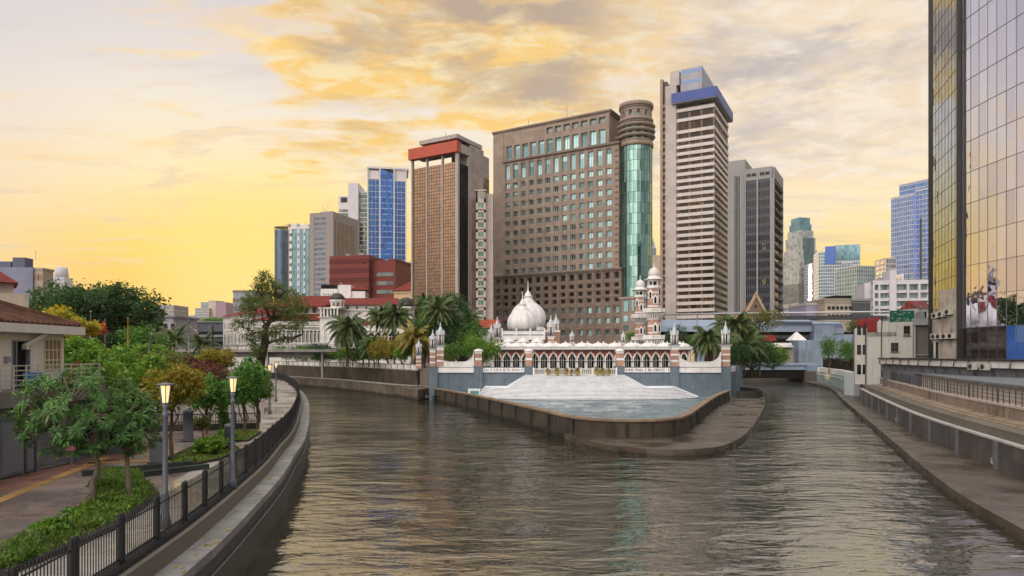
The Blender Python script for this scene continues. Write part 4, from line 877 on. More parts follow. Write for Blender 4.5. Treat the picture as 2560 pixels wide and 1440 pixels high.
f4 = front(845, 500, 918, 500, GZ); b4 = tower('white_slab_tower', 'white slab tower between dark glass wings left of the blue tower', f4); hz = f4.z; u = f4.u
gw = GL('greenish_dark_glass', '#4a5a55', '#2c3734', 1.6, 3.3, .5, .1, lit=((1,.85,.5), .28, .55)); block(b4, 0, u(872)-.02, 2, 24, 0, hz(845,522), gw, wf, 3.4, .7); MB().box(-.2, u(872)-.02, 1.8, 24, hz(845,522)+.93, hz(845,488)).build('roof_frame', wf, b4); MB().box(1.6, u(872)-1.6, 1.6, 1.79, hz(845,505), hz(845,492)).build('roof_window', dark_glass, b4)
MB().box(u(872), u(897), -2, 20, 0, hz(845,459)).build('white_slab', M('white_slab_render', '#c3c1c6', .6, .04, .3, streak=.15), b4); block(b4, u(897)+.02, u(919), 2, 24, 0, hz(845,480), gw, wf, 3.4, .5)
f3 = front(774, 470, 833, 464, GZ); b3 = tower('grey_office_tower', 'grey concrete tower with ribbon windows between solid end piers', f3); hz = f3.z; L3 = f3.L; zt = hz(833,529)
g3 = M('warm_grey_concrete', '#8f8783', .75, .06, .4, streak=.2); w = MB(); w.box(0, L3, .5, 32, 0, zt); w.box(0, L3*.2, 0, .5, 0, zt); w.box(L3*.69, L3, 0, .5, 0, zt); z = 2
while z < zt-3: w.box(L3*.2, L3*.69, .15, .499, z, z+1.7); z += 3.45
w.box(L3*.2, L3*.69, .1, .499, zt-3.2, zt); w.build('wall', g3, b3); MB().box(L3*.2, L3*.69, .3, .499, 0, zt-3).build('ribbon_windows', GL('grey_ribbon_glass', '#5b6b7c', '#3a4654', 1.5, 3.45, .5, .1), b3)
w = MB(); w.box(L3+.01, L3+.5, 3, 26, 3, zt-6); w.build('side_glass', GL('brown_side_grid', '#77695d', '#5a4f47', 1.3, 3.4, .3, .3), b3); w = MB()
for i in range(8): y = 3+i*3.2; w.box(L3+.5, L3+.8, y, y+.3, 3, zt-6)
w.build('side_fins', g3, b3); w = MB()
for x, h in ((L3*.4,5),(L3*.5,3.2),(L3*.6,6)): w.tube([(x,5,zt),(x,5,zt+h)], .12, 5)
w.box(L3*.3, L3*.8, 4, 20, zt, zt+1.5); w.build('antenna', steel, b3)
f2 = front(722, 600, 772, 596, GZ); b2 = tower('striped_apartment_tower', 'slender apartment tower with white and teal vertical stripes', f2); hz = f2.z; L2 = f2.L; zt = hz(772,566)
tg = GL('teal_apartment_glass', '#587f86', '#3d5f68', 1.4, 3.2, .4, .12); MB().box(0, L2, .4, 20, 0, zt).build('glass_wall', tg, b2); w = MB()
for a, b in ((.0,.16),(.42,.54),(.73,.82)): w.box(L2*a, L2*b, 0, .399, 0, zt-2)
w.build('white_pier', wf, b2); spt = [(L2*a, 3+k*6.6, L2*.05, 2.6, -.1) for k in range(20) for a in (.03,.1,.45,.75) if 3+k*6.6 < zt-6]; windows(b2, spt, [grey_dk, dark_glass], dep=.08, limit=90)
w = MB(); w.box(-.4, L2+.4, -.3, 20, zt-2, zt+.0); w.box(L2*.05, L2*.35, 2, 10, zt, zt+3.5); w.box(L2*.5, L2*.9, 2, 10, zt, zt+2.4)
for x in (.3,.55,.7,.8): w.tube([(L2*x,3,zt),(L2*x,3,zt+5)], .15, 4)
w.build('roof', wf, b2)
b1 = thing('round_tower', 'rounded blue grey glass tower at the left end of the skyline', 'tower block', (X(706,640), 640, GZ)); r1 = 19*640/F; z1 = Z(577,640)-GZ
MB().lathe([(r1,0),(r1,z1)], 0, 0, 26, 0, False).build('glass_wall', GL('slate_blue_glass', '#4a6175', '#374b5c', 2.2, 3.3, .45, .12), b1); w = MB()
for i in range(26): a = 2*pi*i/26; w.tube([(r1*cos(a),r1*sin(a),z1),(r1*cos(a),r1*sin(a),z1+4+3*cos(a-.4))], .22, 4)
w.lathe([(r1-.2,z1+2.6),(r1+.2,z1+2.6),(r1+.2,z1+3),(r1-.2,z1+3)], 0, 0, 26); w.build('roof_screen', M('screen_steel', '#8c7a5a', .5, .1, 1), b1)
# red office block and its neighbours
redm = M('red_cladding', '#70342f', .6, .08, .4, streak=.15); redd = M('dark_red_cladding', '#5a2322', .6, .08, .4)
fr1 = front(824, 262, 922, 258, GZ); rb = tower('red_office_block', 'red striped office block stepping down behind the colonial building', fr1, 'office block'); hz = fr1.z; Lr = fr1.L; zt = hz(917,637)
w = MB(); w.box(0, Lr, 0, 26, 0, zt); w.box(Lr, Lr+9.5, 3.0, 24, 0, hz(922,650)); w.box(Lr+6.5, Lr+9.8, 2.9, 24, hz(922,650)+.01, hz(922,646)); w.build('wall', redm, rb); w = MB()
for k in range(7): z = zt-3.0-k*3.6; w.box(-.1, Lr+.1, -.1, 26.1, z, z+1.7)
w.build('stripe', redd, rb); windows(rb, [(Lr+1.8, hz(922,690)-k*3.15*1.05, 6.8, 1.6, 2.86) for k in range(6)], [redd, GL('grey_green_glass', '#5f6e68', '#39443f', .9, 3, .3, .12)], nx=8, dep=.12, fr=.06)
MB().box(Lr*.86, Lr*.9, -.05, .0, zt-3.5, zt-1.5).build('vent', dark_void, rb)
fp = front(985, 236, 1034, 233, GZ); pb = tower('beige_corner_block', 'plain beige block with a dark red hipped roof in front of the blue tower', fp, 'building'); hz = fp.z; w = MB(); zt = hz(1000,727); w.box(0, fp.L, 0, 14, 0, zt); w.box(-.3, fp.L+.3, -.3, 14.3, zt-.8, zt-.4); w.build('wall', M('buff_render', '#c2a582', .8, .06, .4, streak=.25), pb)
w = MB(); w.frustum([(-.6,-.6),(fp.L+.6,-.6),(fp.L+.6,14),(-.6,14)], zt+.01, [(3.2,5),(fp.L-.2,5),(fp.L-.2,8),(3.2,8)], zt+3.6); w.build('roof', redtile, pb)
def simple_block(name, label, px0, px1, d, ytop, depth, glass, trim, fh=3.4, bh=.9, nv=6, cat='tower block', d1=None, extra=None, z0=GZ, e=.15):
    f = front(px0, d, px1, d1 or d, z0); t = tower(name, label, f, cat); zt = f.z(px1, ytop); block(t, 0, f.L, 0, depth, 0, zt, glass, trim, fh, bh, e, nv, .3*d/600, e*1.4)
    if extra: extra(t, f, zt)
    return t
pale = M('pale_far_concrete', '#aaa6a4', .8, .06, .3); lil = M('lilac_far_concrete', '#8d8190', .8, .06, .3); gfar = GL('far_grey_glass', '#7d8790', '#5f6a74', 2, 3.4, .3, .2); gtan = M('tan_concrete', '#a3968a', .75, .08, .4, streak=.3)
def roofbox(x0, x1, h, mat=None):
    def fn(t, f, zt): MB().box(f.L*x0, f.L*x1, 3, 9, zt+.9, zt+.9+h).build('plant_room', mat or gtan, t)
    return fn
simple_block('tower_block', 'tan tower with small grid windows seen in the gap beside the copper tower', 1019, 1034, 720, 657, 20, GL('tan_grid_glass', '#8a8078', '#6a615a', 2, 3.2, .2, .3), gtan, 3.2, 1.4, 5)
simple_block('tower_block', 'grey block half hidden behind the crown of the big spreading tree', 583, 640, 290, 731, 20, gfar, M('grey_far_concrete', '#77706c', .8, .08, .4), 3.4, 1.6, 0)
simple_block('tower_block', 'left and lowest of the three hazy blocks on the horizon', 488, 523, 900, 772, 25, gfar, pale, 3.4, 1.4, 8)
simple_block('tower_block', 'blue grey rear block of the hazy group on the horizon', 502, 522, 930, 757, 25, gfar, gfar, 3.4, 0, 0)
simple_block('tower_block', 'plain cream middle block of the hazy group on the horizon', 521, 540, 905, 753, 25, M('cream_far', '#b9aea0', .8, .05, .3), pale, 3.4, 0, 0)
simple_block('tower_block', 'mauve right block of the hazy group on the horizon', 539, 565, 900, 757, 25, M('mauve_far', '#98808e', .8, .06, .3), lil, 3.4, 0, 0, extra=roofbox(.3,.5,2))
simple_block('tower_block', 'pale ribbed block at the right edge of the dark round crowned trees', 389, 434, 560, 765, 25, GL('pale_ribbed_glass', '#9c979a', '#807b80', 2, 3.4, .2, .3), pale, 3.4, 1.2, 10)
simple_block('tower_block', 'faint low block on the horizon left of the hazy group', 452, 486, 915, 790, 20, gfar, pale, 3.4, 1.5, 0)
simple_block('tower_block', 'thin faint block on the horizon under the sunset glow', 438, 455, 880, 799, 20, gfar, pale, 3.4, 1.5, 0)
wtw = thing('round_topped_tower', 'pale tapering white tower rising behind the dark trees', 'tower block', (X(143,900), 900, GZ)); z1, z2 = Z(693,900)-GZ, Z(668,900)-GZ
MB().box(-9,9,0,18,0,z1).lathe([(8.2,z1),(7.7,z1+8),(7.2,z2),(6.6,z2+.5)], 0, 9, 20).build('wall', M('white_far', '#b8b9c4', .7, .04, .3), wtw); w = MB()
for k in range(10): w.box(-8.6,8.6,-.3,-.01,z1-4-k*5,z1-2-k*5)
w.build('window_rows', M('white_far_shade', '#9fa1b0', .6, .05, .3), wtw)
# right of the mosque: far glass towers
aqua = GL('aqua_glass', '#86abb5', '#557f90', 2.4, 3.4, .5, .15); aqua2 = GL('blue_green_glass', '#6f9dab', '#436f82', 3, 3.4, .5, .15); sky_gl = GL('sky_blue_glass', '#7f9fd6', '#5f86c8', 1.6, 3.6, .7, .12, .04); tanf = M('tan_tower_concrete', '#a8a39d', .75, .06, .3)
k1 = thing('stepped_tower', 'tall stepped tower with a tan shaft and teal glass centre beyond the station', 'tower block', (X(2001,800), 800, GZ), radians(18)); s = 800/F
prf = [(760,36),(712,36),(655,33.5),(628,30),(598,26),(580,22),(563,19)]
for i, (y, hw) in enumerate(prf):
    zb = 0 if i == 0 else Z(prf[i-1][0],800)-GZ; zt = Z(prf[i+1][0],800)-GZ if i+1 < len(prf) else Z(547,800)-GZ
    q = hw*s*.82; MB().box(-q,q,-q,q,zb,zt).build('shaft', GL('stepped_glass','#b3b7b6','#79878e',2.6,3.4,.25,.3) if i < 5 else aqua2, k1)
zt = Z(600,800)-GZ; q = 36*s*.82+.5; MB().box(-q*.45,q*.45,-q-.6,-q*.2,0,zt).box(q*.2,q+.5,-q*.5,q*.5,0,zt-14).build('glass_bay', GL('dark_teal_bay', '#567579', '#3c5257', 3, 3.4, .4, .15), k1)
for sx in (-1,1): windows(k1, [(sx*q*.72-1.2, 6+k*6.8, 2.4, 3.0, -q-.25) for k in range(20) if 6+k*6.8 < Z(660,800)-GZ], [tanf, gfar], dep=.3, limit=20)
simple_block('tower_block', 'narrow light blue tower tucked between the stepped tower and the broad teal one', 2030, 2052, 760, 660, 20, sky_gl, wf, 3.4, .6, 4)
def ft3(t, f, zt):
    MB().box(f.L*.16, f.L*.42, -.6, 8, zt-12, zt+6).build('blue_panel', M('blue_sign_panel', '#3b68b4', .5, .05, .3), t); MB().box(f.L*.42+.01, f.L, -.4, 22, zt-8, zt+7).build('roof_screen', aqua, t); block(t, f.L*.56, f.L*.83, -1.2, 3, 0, zt-12, aqua2, wf, 3.4, .6, .15, 4, .3)
simple_block('tower_block', 'broad teal glass tower with a blue panel at its top corner', 2046, 2150, 700, 628, 28, aqua, wf, 3.4, .7, 18, d1=690, extra=ft3)
simple_block('tower_block', 'shorter greenish glass tower with a flat overhanging roof left of the white apartments', 2141, 2196, 560, 668, 24, GL('green_glass', '#789f9f', '#4c7779', 2.2, 3.4, .5, .12), wf, 3.4, .4, 12, d1=566)
fb5 = front(2228, 520, 2283, 505, GZ); bb5 = tower('blue_tower', 'tall pale blue glass tower rising behind the white apartments', fb5); hz = fb5.z; zt = hz(2283,463)
block(bb5, 0, fb5.L, 0, 30, 0, hz(2283,486), sky_gl, wf, 3.6, .45, .12, 12, .15, .1); block(bb5, fb5.L*.15, fb5.L+24, 6, 34, hz(2283,480), hz(2283,452), sky_gl, wf, 3.6, .45, .12, 0); block(bb5, fb5.L+.2, fb5.L+26, 3, 34, 0, hz(2283,478), sky_gl, wf, 3.6, .45, .12, 10, .15, .1)
MB().box(fb5.L+3, fb5.L+4.6, 2.7, 3, 0, hz(2283,548)).build('dark_slot', grey_dk, bb5)
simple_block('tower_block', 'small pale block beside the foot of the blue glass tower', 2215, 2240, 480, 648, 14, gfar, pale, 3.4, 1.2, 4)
simple_block('tower_block', 'pointed beige tower glimpsed between the round glass corner and the banded tower', 1629, 1650, 820, 640, 20, GL('tan_far_windows', '#8f857c', '#b7a898', 3, 3.6, .2, .3), M('sand_concrete', '#b3a08c', .8, .06, .3), 3.6, 1.6, 5, extra=lambda t, f, zt: MB().box(f.L*.1,f.L*.6,2,12,zt,zt+10).frustum([(f.L*.1,2),(f.L*.5,2),(f.L*.5,10),(f.L*.1,10)], zt+10, [(f.L*.2,4),(f.L*.25,4),(f.L*.25,6),(f.L*.2,6)], zt+22).build('roof', gfar, t))
# white apartments
fa = front(2182, 262, 2325, 258, GZ); wa = tower('apartment_block', 'white apartment block with deep balconies and a blank stair tower', fa, 'apartment block'); hz = fa.z; La = fa.L; zt = hz(2325,700); u = fa.u
wapt = M('white_apartment', '#c6c4c8', .7, .06, .5, streak=.35); w = MB(); w.box(0, La, 1.6, 14, 0, zt); w.box(u(2223), u(2240), -.6, 8, 0, hz(2231,675)); w.box(0, u(2223), 0, 1.6, zt-1.4, zt+.2); w.box(u(2240), La, 0, 1.6, zt-1.4, zt+.2); w.box(u(2240)+3, La-8, 3, 10, zt, zt+3)
fl = [zt-1.4-3.05*(k+1) for k in range(8)]
for z in fl: w.box(0, u(2223), 0, 1.6, z-.2, z+.95); w.box(u(2240), La, .4, 1.6, z-.2, z+.7)
for px in (2168+14, 2196, 2268, 2296): w.box(u(px), u(px)+.7, -.1, 1.6, 0, zt)
w.box(-2.2, -.01, 2.5, 14, 0, zt-.4); w.build('wall', wapt, wa); windows(wa, [(u(a)+.8, z+1.0, u(b)-u(a)-1.0, 1.75, 1.4) for z in fl for a, b in ((2182,2196),(2196,2222),(2240,2268),(2268,2296),(2296,2323))], [M('apartment_frame','#8f9898',.5,.1,1), GL('apartment_glass', '#7d9492', '#4b5c55', 1.2, 3, .3, .15)], nx=4, dep=.12, fr=.06)
simple_block('low_block', 'low beige block with a row of small windows beyond the station roof', 2062, 2132, 250, 752, 16, M('beige_render_far','#a89d90',.8,.06,.4), M('beige_trim_far','#8d8378',.8,.06,.4), 3.4, .3, 0, 'building', extra=lambda t, f, zt: (windows(t, [(1+i*1.55, z, 1.1, 1.2, -.1) for i in range(6) for z in (zt-3.2, zt-6.2)], [grey_dk, dark_glass], dep=.09), MB().box(f.L*.45, f.L+1, 3, 10, zt+.9, zt+2.2).build('plant_room', dark_void, t)))
simple_block('low_block', 'dark grey low block joined to the beige block beyond the station', 2132, 2176, 249, 752, 16, grey_dk, grey_mid, 3.4, .2, 0, 'building')
simple_block('low_block', 'low lilac block to the left of the beige block beyond the station', 2015, 2062, 256, 763, 16, M('lilac_render','#8f8fa8',.8,.06,.4), pale, 3.0, .3, 0, 'building')
simple_block('low_block', 'pale low block on the horizon in the gap right of the dark tower', 1948, 1985, 520, 770, 20, gfar, pale, 3.4, .8, 0, 'building')
# ------------------------------------------------------------------ colonial block across the left arm of the river
def arch_mesh(w, h, name='arched_window', sur=.18):
    mb = MB(); a = w/2; o = a+sur; k = h-a*1.25
    inn_ = [(-a,0),(-a,k),(-a*.75,k+a*.6),(0,h),(a*.75,k+a*.6),(a,k),(a,0)]; out_ = [(-o,0),(-o,k),(-o*.78,k+o*.62),(0,h+sur*1.5),(o*.78,k+o*.62),(o,k),(o,0)]
    strip(mb, inn_, out_, -.14, .0); mb.slab(inn_, -.02, .0, 1); mb.box(-.04,.04,-.08,-.021,0,h*.8); mb.box(-a,a,-.075,-.021,k-.05,k+.05); return mb.mesh(name, [white_old, dark_glass])
cb = thing('colonial_building', 'long white colonial building with pointed arcades, red hipped roofs and small black domes', 'building', (X(633,188), 188, GZ)); cx0 = cb.location[0]
def cu(px, d=188): return X(px, d)-cx0
def cz(py, d=188): return Z(py, d)-GZ
wl0 = MB(); A = (X(560,206)-cx0, 206-188); Lw_ = hypot(A[0], A[1]); rzw = atan2(-A[1], -A[0]); TW = Matrix.Translation((A[0],A[1],0)) @ Matrix.Rotation(rzw,4,'Z')
wl0.T = TW; wl0.box(0, Lw_, 0, 16, 0, cz(787)); wl0.box(-.3, Lw_+.1, -.5, 16, cz(787)+.01, cz(784)); wl0.box(-.15, Lw_, -.25, 0, cz(824), cz(822)); wl0.box(-.15, Lw_, -.3, 0, cz(862), cz(859.5)); wl0.box(-.1, Lw_, -.15, -.001, cz(801), cz(799.5))
for i in range(9): x = Lw_*i/8; wl0.box(x-.2, x+.2, -.2, -.002, 0, cz(788))
wl0.T = None
c0_, c1_ = 0.05, cu(800)
wl0.box(c0_, c1_, 1.2, 16, 0, cz(803)); wl0.box(c0_, c1_, .6, 1.2, cz(812), cz(803)+.01); wl0.box(c0_, c1_, .3, 1.2, cz(818), cz(815)); wl0.box(c0_, c1_, .2, 1.6, cz(867), cz(864)); wl0.box(c0_, c1_, .7, 1.2, 0, cz(867.1))
wl0.box(c0_+.5, c1_, 5, 16, cz(803)+.01, cz(760))
r0, r1 = cu(846), cu(1002); wl0.box(r0, r1, 3, 18, 0, cz(761)); wl0.box(r0, r1, 2.6, 3, cz(775), cz(772.5)); wl0.box(r0, r1, .8, 3, 0, cz(812)); wl0.box(r0, r1, .5, .8, cz(824), cz(813)); wl0.box(r0, r1, .2, .8, cz(828), cz(824.1)); wl0.build('wall', white_old, cb)
w = MB(); w.T = TW; w.frustum([(-.8,-.9),(Lw_+1,-.9),(Lw_+1,17),(-.8,17)], cz(784)+.02, [(3,7.5),(Lw_-2,7.5),(Lw_-2,9),(3,9)], cz(757)); w.T = None
w.frustum([(cu(636),2),(c1_+3.5,2),(c1_+3.5,24),(cu(636),24)], cz(765), [(cu(700),11),(cu(812),11),(cu(812),14),(cu(700),14)], cz(731)); w.frustum([(cu(808),2),(cu(1003),2),(cu(1003),22),(cu(808),22)], cz(761)+.02, [(cu(815),11),(cu(975),11),(cu(975),13),(cu(815),13)], cz(737))
w.frustum([(c0_,-.1),(c1_,-.1),(c1_,4.9),(c0_,4.9)], cz(800)+.0, [(c0_,4.2),(c1_,4.2),(c1_,4.9),(c0_,4.9)], cz(783)); w.frustum([(r0,.3),(r1,.3),(r1,2.9),(r0,2.9)], cz(812)+.02, [(r0,2.4),(r1,2.4),(r1,2.9),(r0,2.9)], cz(801)); w.build('roof', redtile, cb)
w = MB(); w.box(cu(895,185), cu(935,185), 4.2, 4.5, cz(753), cz(751)); w.T = None
tw0, tw1 = cu(800,186), cu(846,186); w = MB(); w.box(tw0, tw1, -2.2, 5, 0, cz(795)); w.box(tw0-.5, tw1+.5, -2.7, 5.2, cz(795)+.01, cz(793)); w.box(tw0-.4, tw1+.4, -2.6, 5.2, cz(773), cz(770)); w.box(tw0+.3, tw0+1.3, -2.4, -2.201, 1, cz(812)); w.box(tw0+3.4, tw1-.3, -2.4, -2.201, 1, cz(812))
for i in range(6): x = tw0+.1+(tw1-tw0-.5)*i/5; w.box(x, x+.4, -2.4, -1.9, cz(793), cz(773)); w.box(x, x+.4, 1, 1.4, cz(793), cz(773))
w.box(tw0+1, tw1-1, -1, 3, cz(793), cz(773), 1); w.build('corner_tower', [white_old, dark_void], cb)
def pavilion(cx_, cy_, z0, r, hcol, name='domed_pavilion'):
    w = MB(); w.lathe([(r*1.15,z0),(r*1.15,z0+.4)], cx_, cy_, 8, 0, False)
    for a in range(8): w.cyl(cx_+r*.95*cos(a*pi/4), cy_+r*.95*sin(a*pi/4), z0+.4, z0+hcol, .22, 6)
    w.lathe([(r*1.1,z0+hcol-.5),(r*1.25,z0+hcol),(r*1.25,z0+hcol+.3)], cx_, cy_, 8, 0, False); w.lathe([(r*1.15,z0+hcol+.3),(r*1.12,z0+hcol+.3+r*.35),(r*.85,z0+hcol+.3+r*.8),(r*.4,z0+hcol+.3+r*1.05),(.05,z0+hcol+.3+r*1.12)], cx_, cy_, 20, 1); w.tube([(cx_,cy_,z0+hcol+r),(cx_,cy_,z0+hcol+r+2.2)], .07, 5)
    w.build(name, [white_old, M('black_dome','#2c2a2c',.5,.2,1)], cb)
pavilion(cu(839,186), 0, cz(770), 1.75, 1.9); e0, e1 = cu(1000), cu(1028); w = MB(); w.box(e0, e1, -1, 10, 0, cz(797)); w.box(e0-.4, e1+.4, -1.4, 10, cz(797)+.01, cz(795)); w.build('corner_tower', white_old, cb); pavilion((e0+e1)/2-.2, 2, cz(795), 1.9, 2.9)
pavilion((e0+e1)/2-.8, 6, cz(795), 2.4, 3.2)
a1 = arch_mesh(1.0, 3.1); a2 = arch_mesh(.8, 1.8); a3 = arch_mesh(1.15, 3.6); a4 = arch_mesh(2.0, 4.2); n = 13
for i in range(n):
    x = Lw_*(i+.5)/n; p = TW @ Vector((x,-.012,cz(858))); put('arched_window', a1, cb, p, rzw); p = TW @ Vector((x,-.012,cz(817))); put('arched_window', a2, cb, p, rzw)
n = 17
for i in range(n): x = c0_+(c1_-c0_)*(i+.5)/n; put('arched_window', a3, cb, (x,1.19,cz(858)))
for i in range(9): put('arched_window', a4, cb, (r0+1.2+(r1-r0)/9*i, .79, cz(868)))
windows(cb, [(r0+1.5+i*2.6, cz(771), .7, .8, 2.9) for i in range(6)]+[(c0_+1.5+i*2.2, cz(780), 1.3, 1.6, 4.9) for i in range(7)], [white_old, dark_glass], dep=.1)
w = MB()
for i in range(24): x = c0_+(c1_-c0_)*i/24; w.box(x, x+.3, .18, .5, cz(864), cz(857)); w.box(x, x+.15, .55, .7, cz(803), cz(799))
w.box(c0_, c1_, .2, .5, cz(857), cz(856)); w.build('balustrade', white_old, cb)
ro = thing('rooftop_hut', 'white rooftop plant hut with black marks standing on the red colonial roof', 'rooftop hut', (X(843,206), 206, Z(742,206)))
w = MB(); w.box(-5, 0, 0, 5, -2, Z(722,206)-Z(742,206)); w.box(0, 4.0, .5, 6, -2, Z(712,206)-Z(742,206)); w.box(4, 8.2, 1, 6, -2, Z(727,206)-Z(742,206)); w.build('wall', white, ro)
w = MB(); w.box(-5, -.05, .3, 4, Z(722,206)-Z(742,206)+.01, Z(711,206)-Z(742,206)); w.build('dark_screen', dark_void, ro); w = MB(); xx = -4.3
for i in range(7): h = R.uniform(.5,1.2); w.box(xx, xx+.12, -.03, -.003, .3, .3+h); w.box(xx, xx+R.uniform(.2,.4), -.03, -.003, .3+h*.4, .3+h*.4+.12); xx += R.uniform(.4,.6)
w.build('painted_marks', dark_void, ro); w = MB(); w.frustum([(3.5,.6),(9,.6),(9,6.4),(3.5,6.4)], 2.2, [(4.5,3.2),(8,3.2),(8,3.6),(4.5,3.6)], 3.2); w.build('roof', redtile, ro)
w = MB(); w.T = Matrix.Translation((.8,2,3.75)) @ Matrix.Rotation(.6,4,'Y'); w.lathe([(.05,0),(.5,.12),(.9,.4)], 0, 0, 12); w.T = None; w.tube([(.8,2,3.6),(.8,2,3.9)], .06, 5); w.build('satellite_dish', steel, ro)
# small red roofed mosque wing and lattice in front of the hotel
sh = thing('mosque_annex', 'cream annex with a rusty red tiled roof behind the mosque turrets', 'building', (X(1172,150), 150, MZ)); w = MB(); w.box(0, 6.6, 0, 8, 0, Z(820,150)-MZ); w.build('wall', white_old, sh); w = MB(); w.frustum([(-.5,-.6),(7,-.6),(7,8.4),(-.5,8.4)], Z(820,150)-MZ+.01, [(-.4,3.2),(6.9,3.2),(6.9,4.2),(-.4,4.2)], Z(797,150)-MZ); w.build('roof', M('rusty_roof','#93492f',.8,.3,.8,.2,6,streak=.5), sh)
windows(sh, [(.8+i*1.3, 1.9, .8, 1.1, -.08) for i in range(4)], [white_old, dark_glass], dep=.08)
# footbridge over the left arm
fbx0, fbx1, fbd = X(345,152), X(842,152), 152; fb = thing('footbridge', 'long grey footbridge with railings crossing behind the promenade trees', 'footbridge', (fbx0, fbd, 0)); L_ = fbx1-fbx0
MB().box(0, L_, 0, 3, Z(880,152), Z(873,152)).build('deck', conc, fb); w = MB()
for zz in (Z(866,152), Z(862.5,152)): w.box(0, L_, .05, .12, zz, zz+.1)
for i in range(int(L_/2)): w.box(i*2., i*2.+.1, .05, .14, Z(873,152), Z(862.5,152))
w.box(0, L_, .3, .5, Z(867.5,152)-.9, Z(867.5,152)-.6); w.build('handrail', grey_dk, fb); w = MB()
for px in (360,530,662,800): x = X(px,152)-fbx0; w.box(x, x+.45, .8, 1.6, -1, Z(880,152)-.002)
w.box(6, L_-6, 2.2, 2.9, Z(880,152)-1.2, Z(880,152)-.003); w.build('pier', conc, fb)
# town buildings at the far left
def house_block(name, label, px0, px1, d, yt, depth, mat, cat='building', d1=None, z0=GZ): f = front(px0, d, px1, d1 or d, z0); t = tower(name, label, f, cat); zt = f.z(px1, yt); MB().box(0, f.L, 0, depth, 0, zt).build('wall', mat, t); return t, f, zt
t, f, zt = house_block('apartment_block', 'worn lilac apartment block with a rooftop tank room at the far left', -60, 82, 172, 668, 4.5, M('lilac_wall','#7c7e93',.8,.15,.25,streak=.5), 'apartment block'); u = f.u
MB().box(f.L, f.L+2.2, .5, 4.4, 0, zt-.6).box(f.L-.2, f.L+2.4, .3, 4.6, zt-.595, zt-.1).build('end_bay', gtan, t); windows(t, [(f.L+.1+i*.7, zt-3.3-3.1*k, .6, 1.6, .43) for i in range(3) for k in range(4)], [gtan, GL('amber_window', '#a06a3a', '#3a3028', .9, 3.1, .6, .1)], dep=.08)
MB().box(u(24), u(55), 1, 4, zt, zt+2.6).box(-3, u(20), 1, 4, zt, zt+1.6).build('tank_room', M('tank_room_grey','#5b6072',.8,.1,.4), t); MB().tube([(u(48),6,zt+2.6),(u(48),6,zt+5)], .07, 5).build('antenna', steel, t)
t, f, zt = house_block('villa', 'cream villa with a low hipped red roof behind the tiled house', -70, 72, 58, 735, 7, M('cream_render','#b5a999',.8,.08,.4,streak=.5), d1=60.4); u = f.u; w = MB(); w.frustum([(u(-60),-.4),(u(46),-.4),(u(46),6),(u(-60),6)], zt+.9, [(u(-40),2.5),(u(2),2.5),(u(2),3.5),(u(-40),3.5)], zt+2.1); w.build('roof', redtile, t); MB().box(u(-60), u(34), .6, 5, zt, zt+.89).build('upper_storey', MATS['cream_render'], t)
MB().box(u(-40), u(32), -.5, -.002, zt-2.1, zt-1.9).box(u(30), u(60), -.4, -.002, zt-2.9, zt-2.75).build('canopy', conc, t); windows(t, [(u(p), zt-1.9+.3-1.6, .7, 1.1, -.07) for p in (-14,4,20)]+[(u(36), zt-3.9, .7, .8, -.07)], [white_old, dark_glass], dep=.08)
t, f, zt = house_block('shop_block', 'pale grey flat roofed building right of the dark round trees', 352, 434, 185, 793, 14, M('pale_grey_render','#9c99a0',.8,.08,.4,streak=.4)); MB().box(-.5, f.L+.8, -.8, 14, zt+.01, zt+.5).box(-.2, f.L+.4, -.6, -.001, zt*.55, zt*.55+.5).build('canopy', grey_mid, t); windows(t, [(f.L*.45+i*2.0, zt-3.2, 1.4, 1.6, -.08) for i in range(3)]+[(1+i*2., zt*.32, 1.4, 1.6, -.08) for i in range(4)], [white_old, dark_glass], dep=.08)
t, f, zt = house_block('dilapidated_block', 'dark weathered flat roofed block left of the white colonial building', 446, 562, 215, 806, 16, M('weathered_slate','#5d6068',.85,.2,.25,streak=.8,dirt=H('#26262a'))); w = MB()
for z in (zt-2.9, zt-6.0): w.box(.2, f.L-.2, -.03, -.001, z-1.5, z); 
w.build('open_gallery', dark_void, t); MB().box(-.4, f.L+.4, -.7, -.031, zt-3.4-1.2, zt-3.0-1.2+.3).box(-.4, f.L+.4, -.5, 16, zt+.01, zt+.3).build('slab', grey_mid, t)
# ------------------------------------------------------------------ tiled house on the left
WX, DE = -21.4, 32.6
hs = thing('house', 'white house with old tiled roof over a balcony above grey shutters', 'house', (WX, DE, PZ)); cream = M('house_render', '#d4cbbf', .8, .05, .6, .05, 10, streak=.2)
def hb(mb, x0, x1, y0, y1, z0, z1, m=0): mb.box(x0-WX, x1-WX, y0-DE, y1-DE, z0-PZ, z1-PZ, m)
w = MB(); zf, zs = 8.55, 6.0
dz = [(29.2,30.3,6.02,8.1), (31.25,32.35,6.75,8.15)]
hb(w, -32, WX-.25, 10, DE, zs, zf); hb(w, WX-.25, WX, 10, dz[0][0], zs, zf); hb(w, WX-.25, WX, dz[0][1], dz[1][0], zs, zf); hb(w, WX-.25, WX, dz[1][1], DE, zs, zf); hb(w, WX-.25, WX, dz[0][0], dz[0][1], dz[0][3], zf); hb(w, WX-.25, WX, *dz[1][:2], zs, dz[1][2]); hb(w, WX-.25, WX, *dz[1][:2], dz[1][3], zf); w.build('upper_wall', cream, hs)
w = MB(); hb(w, -32, -20.25, 8, 33.4, PZ, 5.35); w.build('ground_floor_wall', M('grey_ground_floor','#55575b',.7,.12,.5,.1,8,streak=.3), hs); w = MB(); hb(w, -32, -20.0, 8, 33.6, 5.352, zs-.01); w.build('balcony_slab', M('slab_grey','#6c6a68',.75,.15,.5,.1,8,streak=.5), hs)
w = MB(); n_ = 13; hip = 12.4
